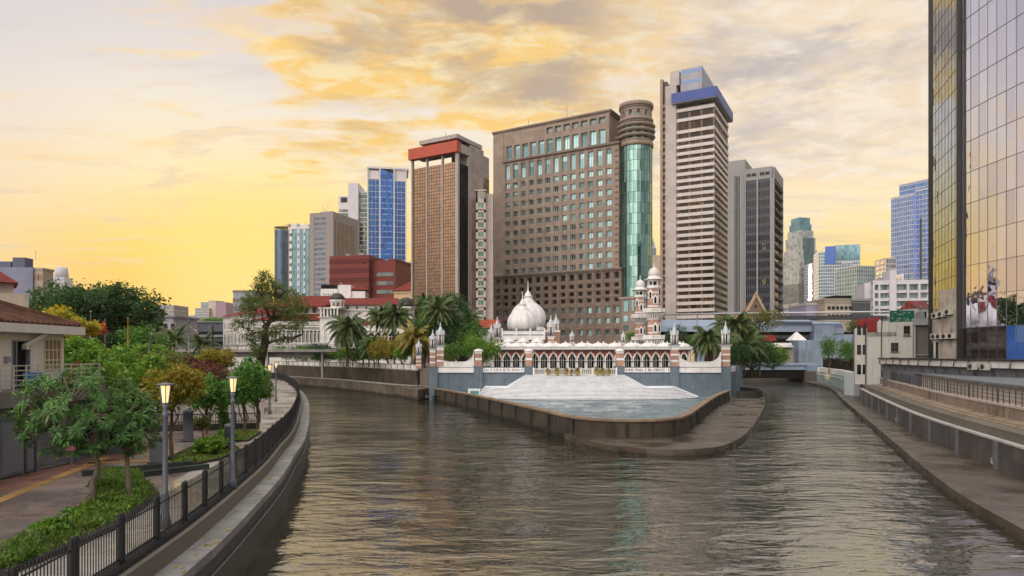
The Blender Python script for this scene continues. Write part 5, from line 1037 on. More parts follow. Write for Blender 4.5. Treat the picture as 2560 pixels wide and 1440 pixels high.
def rp(x, y, z): return (x-WX, y-DE, z-PZ)
a_, b_, c_, d_ = rp(-21.0,6,8.80), rp(-21.0,33.2,8.80), rp(-21.0-4.5,33.2-4.5,10.78), rp(-21.0-4.5,6,10.78); e_ = rp(-33,33.2,8.8); f_ = rp(-33+4.5,33.2-4.5,10.78)
w.add([a_,b_,c_,d_], [(0,1,2,3)]); w.add([b_,e_,f_,c_], [(0,1,2,3)]); w.add([d_,c_,f_,rp(-28.5,6,10.78)], [(0,1,2,3)])
for k in range(70):                                  # courses of rounded tiles running down the slope
    y = 33.0-k*.36
    if y < 10: break
    top = min(4.5, 33.2-y); w.tube([rp(-20.96,y,8.85), rp(-21.0-top,y,8.83+top*.44)], .085, 5)
    x = -21.2-k*.36; tp = min(4.5, -21.0-x)
    if x > -32: w.tube([rp(x,33.25,8.85), rp(x,33.2-tp,8.83+tp*.44)], .085, 5)
for k in range(1, 14): s_ = 4.5*k/14; w.beam(rp(-21.0-s_,8,8.86+s_*.44), rp(-21.0-s_,33.2-s_,8.86+s_*.44), .05, .05)
w.tube([rp(-21.0,33.2,8.9), c_], .14, 6); w.build('roof', terracotta, hs)
w = MB(); hb(w, -20.96, -20.84, 8, 33.36, 8.42, 8.80); hb(w, -33, -20.97, 33.24, 33.36, 8.42, 8.80); w.build('fascia', M('fascia_paint','#cfcac2',.7,.05,.6,streak=.3), hs); w = MB(); hb(w, -32, -20.97, 8, 33.2, 8.555, 8.6); w.build('soffit', white_old, hs)
w = MB(); w.beam(rp(WX,29.9,7.85), rp(-21.05,30.9,8.45), .14, .16); w.box(*sorted((WX-WX,WX-WX+.2)), 29.8-DE, 30.0-DE, 7.7-PZ, 7.9-PZ); w.build('bracket', cream, hs)
w = MB(); y0, y1, z0, z1 = dz[0]; hb(w, WX-.2, WX-.16, y0, y1, z0, z1, 1); hb(w, WX-.15, WX+.03, y0, y0+.06, z0, z1); hb(w, WX-.15, WX+.03, y1-.06, y1, z0, z1); hb(w, WX-.15, WX+.02, (y0+y1)/2-.3, (y0+y1)/2-.24, z0, z1); hb(w, WX-.15, WX+.03, y0+.06, y1-.06, z1-.06, z1); w.build('door', [grey_mid, dark_void], hs)
w = MB(); y0, y1, z0, z1 = dz[1]; hb(w, WX-.2, WX-.17, y0, y1, z0, z1, 1)
for i in range(5): y = y0+(y1-y0)*i/4; hb(w, WX-.16, WX+.03, y-.035, y+.035, z0, z1)
for i in range(4): z = z0+(z1-z0)*i/3; hb(w, WX-.155, WX+.025, y0, y1, z-.03, z+.03)
w.build('window', [M('cream_frame','#c9b894',.6,.06,2), GL('curtained_glass','#7f7a62','#3e3c30',.3,.5,.05,.12)], hs)
w = MB(); hb(w, WX+.001, WX+.12, 28.75, 29.0, 7.15, 7.4); w.build('wall_lamp', grey_mid, hs); w = MB(); x0 = -20.2
for k in range(5): hb(w, -20.22, -20.18, 8, 33.4, 6.2+.2*k, 6.24+.2*k)
for k in range(5): hb(w, -22.5, -20.2, 33.38, 33.42, 6.2+.2*k, 6.24+.2*k)
for k in range(26): hb(w, -20.225, -20.175, 33.4-k*.72, 33.45-k*.72, zs-.02, 7.05)
w.build('balcony_railing', M('pale_rail','#b9b6b0',.4,.05,3,metal=.4), hs)
for a, b in ((23.9,25.1),(25.25,26.4),(26.9,28.2),(28.35,28.8)):
    w = MB(); hb(w, -20.249, -20.16, a, b, PZ+.1, 4.75); hb(w, -20.159, -20.14, a+.08, b-.08, PZ+.2, 4.65, 1); w.build('metal_door', [M('metal_door','#5b5e64',.5,.1,.8,streak=.3), M('metal_door_panel','#63666c',.5,.1,.8)], hs)
w = MB(); hb(w, -20.249, -20.12, 28.95, 29.1, PZ, 4.9); hb(w, -20.249, -20.12, 31.1, 31.3, PZ, 4.9)
for k in range(19): hb(w, -20.249, -20.18 if k%2 else -20.15, 29.1, 31.1, PZ+.05+k*.115, PZ+.155+k*.115)
hb(w, -20.249, -20.1, 28.95, 31.3, PZ+2.25, PZ+2.55); w.build('roller_shutter', M('shutter_steel','#6a6d72',.45,.1,1,metal=.3), hs)
t = thing('water_bin', 'blue plastic bin standing on the balcony by the dark door', 'bin', (-20.7, 29.5, zs)); MB().frustum([(-.2,-.2),(.2,-.2),(.2,.2),(-.2,.2)], 0, [(-.25,-.25),(.25,-.25),(.25,.25),(-.25,.25)], .62).build('bin_body', M('blue_plastic','#2f78a8',.4,.05,3), t); MB().box(-.27,.27,-.27,.27,.622,.70).build('lid', M('blue_plastic',(0,0,0)), t)
t = thing('lounge_board', 'rusty curved board leaning against the balcony railing', 'leaning board', (-20.45, 31.6, zs)); MB().tube([(0,-.5,.1),(.05,-.1,.45),(.05,.2,.75),(.02,.6,1.15)], .09, 6).build('board', M('rust','#6b4326',.8,.3,3), t)
bw2 = thing('boundary_wall', 'dark grey wall closing the promenade behind the frangipani tree', 'wall', (-20.6, 34.0, PZ)); MB().box(0,1.7,0,.3,0,1.5).build('wall_panel', grey_dk, bw2); MB().box(-.05,1.75,-.05,.35,1.502,1.6).build('coping', conc_dk, bw2)
# ------------------------------------------------------------------ promenade furniture
lampw = EM('warm_lamp_glass', (1.0,.72,.34), .95); bulb = EM('lamp_bulb', (1.0,.82,.45), 7)
def lamp():
    t = thing('street_lamp', '', 'street lamp', (0,0,0), 0, 'street lamps along the promenade')
    w = MB(); w.lathe([(.16,0),(.13,.35),(.10,.42),(.10,.9),(.08,1.0),(.066,3.18),(.09,3.22),(.09,3.28),(.055,3.34),(.055,3.44),(.10,3.55)], 0, 0, 14); w.build('pole', lampgrey, t)
    w = MB()
    for a in range(6):
        c, s = cos(a*pi/3), sin(a*pi/3); w.beam((.095*c,.095*s,3.58),(.16*c,.16*s,4.1), .022, .022)
    w.lathe([(.10,3.55),(.11,3.59),(.09,3.6)], 0, 0, 6, 0, False); w.lathe([(.235,4.1),(.25,4.115),(.25,4.14),(.08,4.17),(.02,4.19)], 0, 0, 6, 0, False); w.build('lantern_frame', lampgrey, t)
    w = MB(); w.lathe([(.085,3.605),(.148,4.09)], 0, 0, 6, 0, False); w.build('lantern_glass', lampw, t); return t
def bulbmb(): return MB().lathe([(.03,3.5),(.05,3.56),(.05,3.66),(.03,3.72)], 0, 0, 8)
l0 = lamp()
lamps = [(413,19.6,'lit street lamp nearest the viewer on the promenade'), (582,25.3,'lit street lamp second along the railing by the leafy young tree'), (674,56.9,'lit street lamp far along the railing where the walk starts to curve'), (690,71.4,'lit street lamp farthest along the curving riverside walk')]
for i, (px, d, lab) in enumerate(lamps):
    c = l0 if i == 0 else copy_tree(l0); c.location = (X(px,d), d, PZ); c['label'] = lab
    if i == 4: c.scale = (1.7,1.7,.98)
def kerb_bed(name, label, poly, h=.16):
    k = MB(); P = poly+[poly[0]]
    for a, b in zip(P, P[1:]): k.beam((*a,PZ+h/2),(*b,PZ+h/2), .14, h)
    t = thing(name, label, 'planting bed', (0,0,0)); k.build('kerb', conc_dk, t); MB().prism(poly, PZ+.013, PZ+.07).build('soil', M('dark_soil','#2e2a1c',.95,.3,2,.4,12), t); return t
def inside(p, poly):
    c = False
    for i in range(len(poly)):
        a, b = poly[i], poly[i-1]
        if (a[1] > p[1]) != (b[1] > p[1]) and p[0] < (b[0]-a[0])*(p[1]-a[1])/(b[1]-a[1])+a[0]: c = not c
    return c
def cover(name, poly, n, hgt, size, mat, lump=.5):
    xs = [p[0] for p in poly]; ys = [p[1] for p in poly]; pts = []
    ce = []
    while len(ce) < 40:
        q = (R.uniform(min(xs),max(xs)), R.uniform(min(ys),max(ys)))
        if inside(q, poly): ce.append((*q, R.uniform(.3,1)))
    while len(pts) < n:
        q = R.choice(ce); x, y = q[0]+R.gauss(0,lump), q[1]+R.gauss(0,lump)
        if inside((x,y), poly): pts.append((x,y,PZ+.06+hgt*q[2]*R.random()**.7))
    o = put(name, leaf_mesh(name, pts, size, mat, up=np.tile((0,0,.8),(n,1)))); o['kind'] = 'stuff'; return o
bed1 = [G(*p, PZ) for p in ((-60,1440),(110,1345),(262,1240),(250,1185),(335,1182),(393,1243),(290,1322),(150,1385),(20,1440))]
kerb_bed('planting_bed', 'long kerbed bed of green ground cover beside the railing walk', bed1)
cover('ground_cover', bed1, 11500, .5, .10, lf_cover, .26); cover('grass', bed1, 5000, .16, .10, LF('grass_blades','#3f5c1a','#5b7a22','#86963a'), .7)
bed2 = [G(*p, PZ) for p in ((424,1148),(470,1166),(545,1152),(600,1128),(560,1108),(500,1112))]
kerb_bed('planting_bed', 'low grassy bed around the fern and driftwood behind the second lamp', bed2, .12); cover('grass', bed2, 4500, .12, .10, MATS['grass_blades'], .8)
bed3 = [G(*p, PZ) for p in ((560,1107),(620,1104),(650,1083),(600,1078),(548,1086))]
kerb_bed('planting_bed', 'far grassy bed under the dense young tree', bed3, .12); cover('grass', bed3, 3500, .14, .12, MATS['grass_blades'], .9)
for (a, b, lab) in (((205,1190),(480,1164),'long low dark kerb crossing the wet paving'), ((352,1192),(520,1172),'short low dark kerb beside the planted bed')):
    p, q = G(*a,PZ), G(*b,PZ); t = tag(MB().beam((*p,PZ+.11),(*q,PZ+.11), .3, .22).build('kerb', M('green_black_kerb','#2e3531',.6,.2,.8)), lab, 'kerb')
bx, by = G(394,1158,PZ); t = thing('litter_bin', 'square dark grey litter bin standing on the wet promenade', 'litter bin', (bx,by,PZ), .2); MB().box(-.27,.27,-.27,.27,.07,1.02).build('bin_body', M('bin_grey','#4b5157',.5,.1,2), t); MB().box(-.33,.33,-.33,.33,0,.068).build('plinth', black_iron, t); MB().box(-.33,.33,-.33,.33,1.08,1.16).box(-.25,.25,-.25,.25,1.022,1.078).build('lid', black_iron, t)
bx, by = G(471,1103,PZ); t = thing('bollard', 'round dark concrete bollard post standing beyond the litter bin', 'bollard', (bx,by,PZ)); MB().lathe([(.45,0),(.45,.1),(.27,.12),(.25,1.6),(.27,1.62),(.27,1.75),(.1,1.85)], 0, 0, 16).build('post', grey_dk, t)
bx, by = G(571,1120,PZ); t = thing('bollard', 'slim grey bollard beside the second street lamp', 'bollard', (bx,by,PZ)); MB().lathe([(.2,0),(.2,1.1),(.22,1.12),(.2,1.25),(.05,1.3)], 0, 0, 14).build('post', lampgrey, t)
p, q = G(330,1080,PZ), G(648,1072,PZ); bf = thing('barrier_fence', 'low dark picket barrier on a kerb closing the far side of the paved court', 'fence', (p[0],p[1],PZ), atan2(q[1]-p[1],q[0]-p[0])); L_ = hypot(q[0]-p[0],q[1]-p[1]); MB().box(0,L_,-.2,.2,0,.4).build('kerb', conc_dk, bf); w = MB(); w.box(0,L_,-.02,.02,1.02,1.08); w.box(0,L_,-.02,.02,.5,.55); k = 0
while k*.16 < L_: w.box(k*.16,k*.16+.03,-.012,.012,.41,1.05); k += 1
w.build('pickets', black_iron, bf)
for i in range(6): MB().box(L_*i/5-.08,L_*i/5+.08,-.08,.08,.401,1.2).build('post', grey_dk, bf)
p, q = G(430,1052,PZ), G(660,1046,PZ); t = thing('parapet', 'pale concrete parapet of the street behind the court', 'wall', (p[0],p[1],PZ), atan2(q[1]-p[1],q[0]-p[0])); L_ = hypot(q[0]-p[0],q[1]-p[1]); MB().box(0,L_,0,.3,0,1.35).build('wall_panel', M('pale_parapet','#a9a19d',.8,.1,.6,streak=.7), t); MB().box(-.1,L_+.1,-.08,.38,1.352,1.5).build('coping', conc, t)
for px, d, yt, lab, c in ((227,60,780,'bare grey flagpole left of the red flag', steel), (320,62,797,'yellow topped flagpole right of the red flag', M('yellow_pole','#a8863a',.5,.2,1)), (472,64,803,'tall thin grey mast rising in front of the dark weathered block', steel), (380,48,838,'thin leaning grey mast by the yellow green tree', steel), (532,100,815,'dark thin lamp post in front of the colonial wing', black_iron)):
    w = MB(); h = Z(yt,d)-PZ; lean = 1.6 if px == 380 else 0; w.tube([(-lean,0,0),(-lean*.2,0,h*.75),(0,0,h)], .06 if d < 90 else .1, 6); w.lathe([(.02,h),(.09,h+.06),(.02,h+.14)], 0, 0, 8); t = thing('pole', lab, 'pole', (X(px,d),d,PZ)); w.build('shaft', c, t)
fp_ = thing('flagpole', 'grey flagpole carrying a limp red flag in front of the dark trees', 'flagpole', (X(263,61),61,PZ)); h = Z(795,61)-PZ; MB().tube([(0,0,0),(0,0,h)], .06, 6).build('shaft', steel, fp_); vs = []
for i in range(9):
    for j in range(4): s = i/8; vs.append((-.05-s*1.7, .12*sin(s*7), h-.1-.55*j/3-(.9*sin(pi*s*.9) if s < 1 else .2)*.9+.0*j))
MB().add(vs, [(i*4+j,i*4+j+1,(i+1)*4+j+1,(i+1)*4+j) for i in range(8) for j in range(3)], 0, True).build('flag', M('red_flag','#9e2230',.8,.1,2), fp_)
# a parked car seen through the trees
def car(loc, rz, paint, label):
    t = thing('parked_car', label, 'car', loc, rz, 'cars parked on the street behind the court'); w = MB()
    st_ = [(-2.1,.45,.75,.78),(-2.0,.3,.95,.84),(-1.2,.28,1.0,.86),(0,.28,.98,.86),(1.2,.28,.95,.85),(1.95,.3,.85,.8),(2.1,.42,.72,.72)]
    for i, (x, zb, zt_, hw) in enumerate(st_): w.v += [(x,-hw,zb),(x,-hw,(zb+zt_)/2+.1),(x,-hw*.92,zt_),(x,hw*.92,zt_),(x,hw,(zb+zt_)/2+.1),(x,hw,zb)]
    n = len(st_); fs = [(i*6+j,i*6+(j+1)%6,(i+1)*6+(j+1)%6,(i+1)*6+j) for i in range(n-1) for j in range(6)]+[tuple(range(6)),tuple((n-1)*6+j for j in range(6))[::-1]]; w.f += fs; w.m += [0]*len(fs); w.sm += [False]*len(fs); w.build('body', M('car_'+paint[0], paint[1], .25, .03, 1), t)
    w = MB(); w.frustum([(-1.75,-.76),(.95,-.76),(.95,.76),(-1.75,.76)], .97, [(-1.25,-.6),(.25,-.6),(.25,.6),(-1.25,.6)], 1.42); w.build('cabin_glass', dark_glass, t); MB().frustum([(-1.3,-.62),(.3,-.62),(.3,.62),(-1.3,.62)], 1.40, [(-1.1,-.5),(.1,-.5),(.1,.5),(-1.1,.5)], 1.48).build('roof', MATS['car_'+paint[0]], t)
    for x in (-1.3,1.3):
        for y in (-.8,.8): q = MB(); q.T = Matrix.Translation((x,y,.32)) @ Matrix.Rotation(pi/2,4,'X'); q.lathe([(.32,-.1),(.33,-.08),(.33,.08),(.32,.1)], 0, 0, 16); q.lathe([(.18,-.11),(.18,.11)], 0, 0, 10, 1); q.build('wheel', [black_iron, steel], t)
    for y in (-.6,.6): MB().box(2.02,2.12,y-.15,y+.15,.58,.7).build('headlight', M('lamp_lens','#d8d8d0',.2,.02,2), t)
p = G(541,1040,PZ-.0); car((X(541,58),58,PZ), 2.9, ('black','#14161a'), 'dark car parked behind the court between two young trees'); car((X(352,56),56,PZ), 3.0, ('white','#c9ccd2'), 'pale car parked behind the bright green shrubs')
# ------------------------------------------------------------------ right bank: ledge, floodwall, old building, mirror tower
ledge_e = spline([(15,8), (17.5,17), (20.4,27.2), (22.4,34.1), (26.0,43.5), (33.9,62.9), (50.5,103.9), (66,142), (76,178)], 2)
wall_c = spline([(19.5,8), (23.2,20), (28.4,37.9), (34.8,58.3), (44,82), (53.0,103.9), (60,119), (68,140), (79,178)], 2)
land = MB(); land.prism([(60,-60), (13,-60)]+off(wall_c, .35)+[(82,225), (400,225), (400,-60)], -1.1, 2.9); struct('right_bank_land', land, land_m)
lg = MB(); lg.prism([(13,-10)]+ledge_e+off(wall_c, .2)[::-1]+[(18,-10)], -1.1, .5); struct('right_bank_ledge', lg, MATS['wet_ledge_stone'])
fw_c = [p for p in wall_c if p[1] < 106]
fl = thing('floodwall', 'long grey floodwall with buttress strips and white bands along the right bank', 'river wall', (0,0,0))
MB().sweep(fw_c, [(0,.3), (0,2.2), (.45,2.2), (.45,.3)]).build('wall_face', M('floodwall_panels','#5b5755',.65,.2,.4,.15,6,streak=.9,blocks=(1.6,.7,.85)), fl)
MB().sweep(fw_c, [(-.05,2.203), (-.05,2.33), (.5,2.33), (.5,2.203)]).sweep(fw_c, [(.95,2.72), (.95,2.85), (1.3,2.85), (1.3,2.72)]).build('white_band', M('band_white','#b5b1ae',.7,.1,.6,streak=.3), fl); MB().sweep(fw_c, [(.46,.3), (.46,2.32), (.96,2.71), (1.5,2.71), (1.5,.3)]).build('sloped_top', conc_dk, fl)
for i, p in enumerate(resample(fw_c, 7.0)):
    if p[1] < 14: continue
    a = 1.2; t_ = min(range(len(fw_c)), key=lambda k: hypot(fw_c[k][0]-p[0], fw_c[k][1]-p[1])); q = fw_c[min(t_+1,len(fw_c)-1)]; q0 = fw_c[max(t_-1,0)]; rz = atan2(q[1]-q0[1], q[0]-q0[0]); MB().box(-.2,.2,-.02,.14,.3,2.15).build('buttress', M('buttress_grey','#6a6a6e',.7,.12,.8,streak=.4), fl, (p[0],p[1],0), rz)
tr = thing('terrace_wall', 'stained beige terrace wall with a wire grid railing above the floodwall', 'wall', (0,0,0)); tc_ = [p for p in off(wall_c, 2.3) if p[1] < 101]
MB().sweep(tc_, [(-.78,2.6), (-.78,2.95), (0,3.2), (0,3.95), (.35,3.95), (.35,2.6)]).build('wall_face', M('stained_beige','#8d7f70',.8,.25,.5,.3,7,streak=.9,dirt=H('#3a3027')), tr); MB().sweep(tc_, [(-.06,3.952), (-.06,4.12), (.42,4.12), (.42,3.952)]).build('coping', M('pale_terrace_coping','#b8aba0',.75,.1,.5,streak=.3), tr)
MB().sweep(tc_, [(-.6,3.02), (-.6,3.12), (-.5,3.12), (-.5,3.02)]).build('pipe', M('pale_pipe','#a58f72',.5,.1,1), tr)
rs = resample(tc_, 1.0); w = MB(); pm = MB().box(-.05,.05,-.05,.05,4.121,5.25).mesh('post', grey_dk)
for k, p in enumerate(rs):
    if p[1] < 20: continue
    if k % 6 == 0: put('post', pm, tr, (p[0]+.15,p[1],0))
    else: w.box(p[0]+.12,p[0]+.17,p[1]-.025,p[1]+.025,4.121,5.15)
for zz in (4.35,4.62,4.9,5.12): w.sweep(tc_, [(.13,zz), (.13,zz+.03), (.17,zz+.03), (.17,zz)])
w.build('grid', grey_dk, tr)
# low flat roofed shed behind the railing, and the stained ledge of the mirror tower
lb = thing('shed', 'long low beige shed with a flat grey roof edge behind the grid railing', 'shed', (0,0,0)); sc_ = [p for p in off(wall_c, 4.2) if 20 < p[1] < 88]
MB().sweep(sc_, [(0,2.9), (0,5.15), (6,5.15), (6,2.9)]).build('wall', M('beige_shed','#cbbcae',.8,.1,.5,streak=.4), lb); MB().sweep(sc_, [(-.5,5.153), (-.5,5.33), (6.2,5.45), (6.2,5.153)]).build('roof', M('grey_roof_sheet','#707478',.6,.2,.6,streak=.5), lb)
pt = thing('plinth', 'stained grey podium ledge with pipes under the mirror glass tower', 'podium', (0,0,0)); pc2 = [(45.0,20), (45.0,66), (47.4,80), (50.5,93)]
MB().sweep(pc2, [(0,2.9), (0,6.2), (14,6.2), (14,2.9)]).build('wall', M('podium_grey','#6f7074',.8,.2,.5,.2,7,streak=.8), pt); MB().sweep(pc2, [(-.5,6.203), (-.5,6.85), (14,6.85), (14,6.203)]).build('ledge', white_old, pt); MB().sweep(pc2, [(-.7,6.853), (-.7,6.98), (14,6.98), (14,6.853)]).build('coping', conc_dk, pt); w = MB()
for i, p in enumerate(resample(pc2, 2.9)):
    if p[1] < 30: continue
    w.tube([(p[0]-.55,p[1],6.95),(p[0]-.75,p[1],6.6),(p[0]-.6,p[1]+.3,6.2),(p[0]-.2,p[1]+.1,5.9),(p[0]-.2,p[1]+R.uniform(-.5,.5),5.45)], .06, 5)
w.build('pipe', grey_dk, pt)
# mirror tower
mt = thing('mirror_tower', 'curving mirror glass office tower filling the right edge', 'office tower', (49.4, 75, 6.98)); mg = GL('mirror_glass', '#d6d6e2', '#c2c2d4', 1.3, 3.36, 1.0, .01, .012); mg2 = GL('mirror_glass_green', '#8c9cc0', '#7484a4', .9, 2.12, 1.0, .02, .014); joint = M('joint_dark','#1d1c1e',.4,.1,1); mull = M('bright_mullion','#6d6a68',.35,.05,1,metal=.6)
HT = 52.; curve = [(0,-.2), (-.02,-1.5), (.0,-2.8), (.05,-4.1), (.14,-5.4), (.3,-6.7), (.52,-8.0), (.82,-9.3), (1.2,-10.6), (1.7,-11.9), (2.3,-13.1), (3.0,-14.2), (5,-16.5), (9,-19)]
curve = [(x*.25, y) for x, y in curve[:10]]+curve[10:]
w = MB(); n = len(curve); body = curve+[(22,-19), (22,20), (3.9,13.0), (4.0,11.3)]
def shell(mb, pts, z0, z1):
    for a, b in zip(pts, pts[1:]): mb.add([(*a,z0),(*b,z0),(*b,z1),(*a,z1)], [(0,1,2,3)])
zs_ = [3.36*k for k in range(16)]
w.prism([(p[0]+.12,p[1]) for p in curve]+[(22,-19),(22,20),(4.2,12.9),(4.2,11.3),(1.0,.2)], 0, HT); w.build('core_wall', joint, mt)
w = MB(); shell(w, curve, 3.36, HT); w.build('river_glass', mg, mt)
w = MB()
for a, b in zip(curve[:5], curve[1:6]): w.add([(*a,0),(*b,0),(*b,3.33),(*a,3.33)], [(0,1,2,3)])
w.build('lower_glass', GL('lower_dark_glass','#5a5553','#3c3836',1.3,3.36,.8,.05), mt); w = MB()
for a, b in zip(curve[5:], curve[6:]): w.add([(*a,0),(*b,0),(*b,3.33),(*a,3.33)], [(0,1,2,3)])
w.build('blue_glass', GL('blue_shop_glass','#2d5fb0','#9db4c8',1.3,1.7,.2,.08), mt); w = MB()  # panes tinted blue and pale blue at random
for z in zs_: 
    for a, b in zip(curve, curve[1:]): w.beam((a[0]-.02,a[1],z),(b[0]-.02,b[1],z), .04, .05)
for p in curve: w.box(p[0]-.03,p[0]+.0,p[1]-.018,p[1]+.018,0,HT)
w.build('mullions', mull, mt)
lf = [(.25,.25), (3.75,11.2)]; w = MB(); shell(w, [lf[1], lf[0]], 5.2, HT); w.build('side_glass', mg2, mt); w = MB(); z = 5.2
while z < HT: w.beam((lf[0][0]-.01,lf[0][1],z),(lf[1][0]-.01,lf[1][1],z), .03, .05); z += 2.12
for i in range(10): t_ = i/9; x, y = lf[0][0]+(lf[1][0]-lf[0][0])*t_, lf[0][1]+(lf[1][1]-lf[0][1])*t_; w.box(x-.02,x+.0,y-.015,y+.015,5.2,HT)
w.build('side_mullions', joint, mt); w = MB(); w.prism([(4.0,11.5),(5.6,13.6),(8,13),(4.3,11.3)], 0, HT); w.build('return_glass', GL('return_green_glass','#8d9484','#39443c',.9,1.06,.9,.05,.05), mt)
w = MB(); w.box(-.45,.5,-.1,.2,0,HT); w.build('corner_strip', M('dark_corner','#2c2a28',.5,.15,.8,streak=.3), mt)
w = MB(); w.prism([(-.4,.25),(-.2,3.8),(1.6,5.0),(2.2,4),(1.5,.3)], -.1, 7.8); w.prism([(1.0,4.5),(3.3,10.6),(5,10.6),(3,4)], 2.0, 5.6); w.build('stained_column', M('stained_column','#a59d92',.85,.25,.6,.3,6,streak=.9,dirt=H('#3a342c')), mt)
ac0 = thing('air_conditioner', '', 'air conditioner', (0,0,0), 0, 'air conditioners on the mirror tower'); MB().box(-.45,.45,-.2,.2,0,.62).build('casing', M('ac_casing','#b1ada4',.6,.15,1,streak=.4), ac0); q = MB(); q.T = Matrix.Translation((-.1,-.2,.31)) @ Matrix.Rotation(pi/2,4,'X'); q.lathe([(.25,0),(.25,.02),(.05,.025)], 0, 0, 14); q.build('fan_grille', black_iron, ac0); MB().box(-.35,-.3,-.25,.5,-.1,-.004).box(.3,.35,-.25,.5,-.1,-.004).build('bracket', grey_dk, ac0)
acs = [((48.75,76.2,11.9),'air conditioner upper row right on the stained column'), ((48.7,77.4,11.7),'air conditioner upper row second from the right on the stained column'), ((48.8,78.6,11.6),'air conditioner upper row third from the right on the stained column'), ((48.7,75.6,10.0-.8),'air conditioner lower row right end on the stained column'), ((48.7,76.7,9.2),'air conditioner lower row second from the right on the stained column'), ((48.75,77.8,9.2),'air conditioner lower row third from the right on the stained column'), ((48.8,78.8,9.2),'air conditioner lower row left end on the stained column'), ((44.2,65.5,6.0),'air conditioner on the podium ledge left of its twin'), ((44.2,63.8,6.0),'air conditioner on the podium ledge right of its twin')]
for i, (p, lab) in enumerate(acs):
    c = ac0 if i == 0 else copy_tree(ac0); c.location = p; c.rotation_euler = (0,0,-pi/2+.2 if i < 7 else -pi/2); c['label'] = lab
# old white building with red gable, teal sign, neighbours
ob = thing('old_building', 'old white riverside building with rusty stains and three small windows', 'building', (X(2168,103), 103, 2.9)); obf = front(2168,103,2284,100.4); ob.rotation_euler = (0,0,obf.rz)
def ou(px, d=103): return obf.u(px)
def oz(py, d=103): return Z(py,d)-2.9
w = MB(); w.box(0, ou(2282), 0, 12, 0, oz(835)); w.box(ou(2222), ou(2282), .02, 10, oz(835)+.01, oz(806)); w.box(-.05, ou(2240), -.1, .3, oz(840), oz(831), 1); w.box(-1.6, -.002, .6, 9, 0, oz(820)); w.box(ou(2195), ou(2222), 1, 6, oz(835)+.01, oz(803)); w.build('wall', [M('old_white_wall','#c0bdb7',.8,.07,.4,.1,8,streak=.35,dirt=H('#6f6658')), M('peeling_parapet','#8c8a84',.85,.3,1.2,.2,8,streak=.9)], ob)
windows(ob, [(ou(2227), oz(879), ou(2246)-ou(2227), oz(857)-oz(879), -.07), (ou(2227), oz(907), ou(2246)-ou(2227), oz(893)-oz(907), -.07), (ou(2259), oz(840), ou(2275)-ou(2259), oz(816)-oz(840), -.05)], [M('rust_frame','#6b665e',.7,.2,3), dark_glass], nx=2, nz=2, fr=.06, dep=.1, sill=.15)
w = MB()
for z in (1.5,4.5,7.5): w.box(-1.35, -.8, .56, .599, z, z+1.5); w.box(-.6, -.1, .56, .599, z, z+1.5)
w.build('side_window', dark_glass, ob); MB().tube([(ou(2203),-.12,0),(ou(2203),-.12,oz(838)),(ou(2206),-.1,oz(790))], .07, 6).tube([(-.2,-.1,0),(-.2,-.1,oz(805))], .08, 6).build('drain_pipe', grey_dk, ob)
w = MB(); y0 = 3; w.add([(ou(2146),y0+3,oz(833)),(ou(2200),y0,oz(833)),(ou(2200),y0,oz(791)),(ou(2150),y0+5,oz(792)),(ou(2200),y0+6,oz(833)),(ou(2200),y0+6,oz(791))], [(0,1,2,3),(1,4,5,2),(3,2,5)]); w.box(ou(2146),ou(2200),y0+.1,y0+6,oz(833),oz(800)); w.build('red_gable', M('red_sheet','#7c2a2a',.7,.12,.5,streak=.3), ob)
q = thing('sign_board', 'weathered teal sign board with flaking pale marks on the white building', 'sign', (X(2222,102), 101.6, Z(806,102))); w = MB(); sw, shh = X(2282,102)-X(2222,102), Z(777,102)-Z(806,102); w.box(0,sw,0,.15,0,shh); w.build('board', M('teal_sign','#1f6b5c',.6,.15,1.2,streak=.3), q); w = MB()
for i in range(26): x, z = R.uniform(.1,sw-.5), R.choice((.25,.5,1.1,1.35)); w.box(x, x+R.uniform(.06,.3), -.012, -.002, z, z+R.uniform(.05,.22))
w.build('flaking_paint', M('flaked_white','#b7b6a8',.8,.2,3), q)['kind'] = 'stuff'; MB().box(.2,.3,.16,.5,-.6,.2).box(sw-.3,sw-.2,.16,.5,-.6,.2).build('bracket', steel, q)
gb = thing('frame_building', 'grey open framed annex between the white building and the mirror tower', 'building', (X(2284,100.2), 100.2, 2.9), radians(-24)); w = MB(); gx = (X(2372,99)-X(2284,99)); zt = Z(795,99)-2.9; w.box(0,gx,.5,9,0,zt-1,0); w.box(-.1,gx+.2,-.1,9,zt-.99,zt,1)
for x in (0, gx*.48): w.box(x,x+.28,.1,.499,0,zt-1,1)
w.box(.3,gx,.25,.49,zt*.45,zt*.45+.12,1); w.build('wall', [M('annex_grey','#6f6a66',.8,.12,.5,streak=.4), M('annex_frame','#a4a3a3',.7,.1,.8,streak=.3)], gb); w = MB()
for k in range(5): w.tube([(gx*.5,.2,2.5+.1*k),(gx*.75,-.3,2.2+.12*k),(gx,-.4,2.0+.1*k)], .04, 5)
w.box(gx*.44,gx*.56,-.05,.24,3.4,4.2); w.build('cable', grey_dk, gb)
rh = thing('roof_hut', 'little white stair hut with a rusty red pitched roof above the annex', 'rooftop hut', (X(2292,108), 108, Z(795,108))); w = MB(); hx = X(2322,108)-X(2292,108); w.box(0,hx,0,4,-2,1.6); w.box(-1.6,-.05,.5,4,-2,1.3); w.box(hx*.55,hx*.8,-.02,-.003,.0,1.0,1); w.build('wall', [white_old, dark_void], rh); w = MB(); w.add([(-.3,-.4,1.6),(hx+.3,-.4,1.6),(hx+.3,2,2.9),(-.3,2,2.9),(hx+.3,4.4,1.6),(-.3,4.4,1.6)], [(0,1,2,3),(3,2,4,5),(0,3,5),(1,4,2)]); w.build('roof', M('rust_red_roof','#7a2f2a',.7,.25,.8,streak=.6,dirt=H('#b9a9a0')), rh)
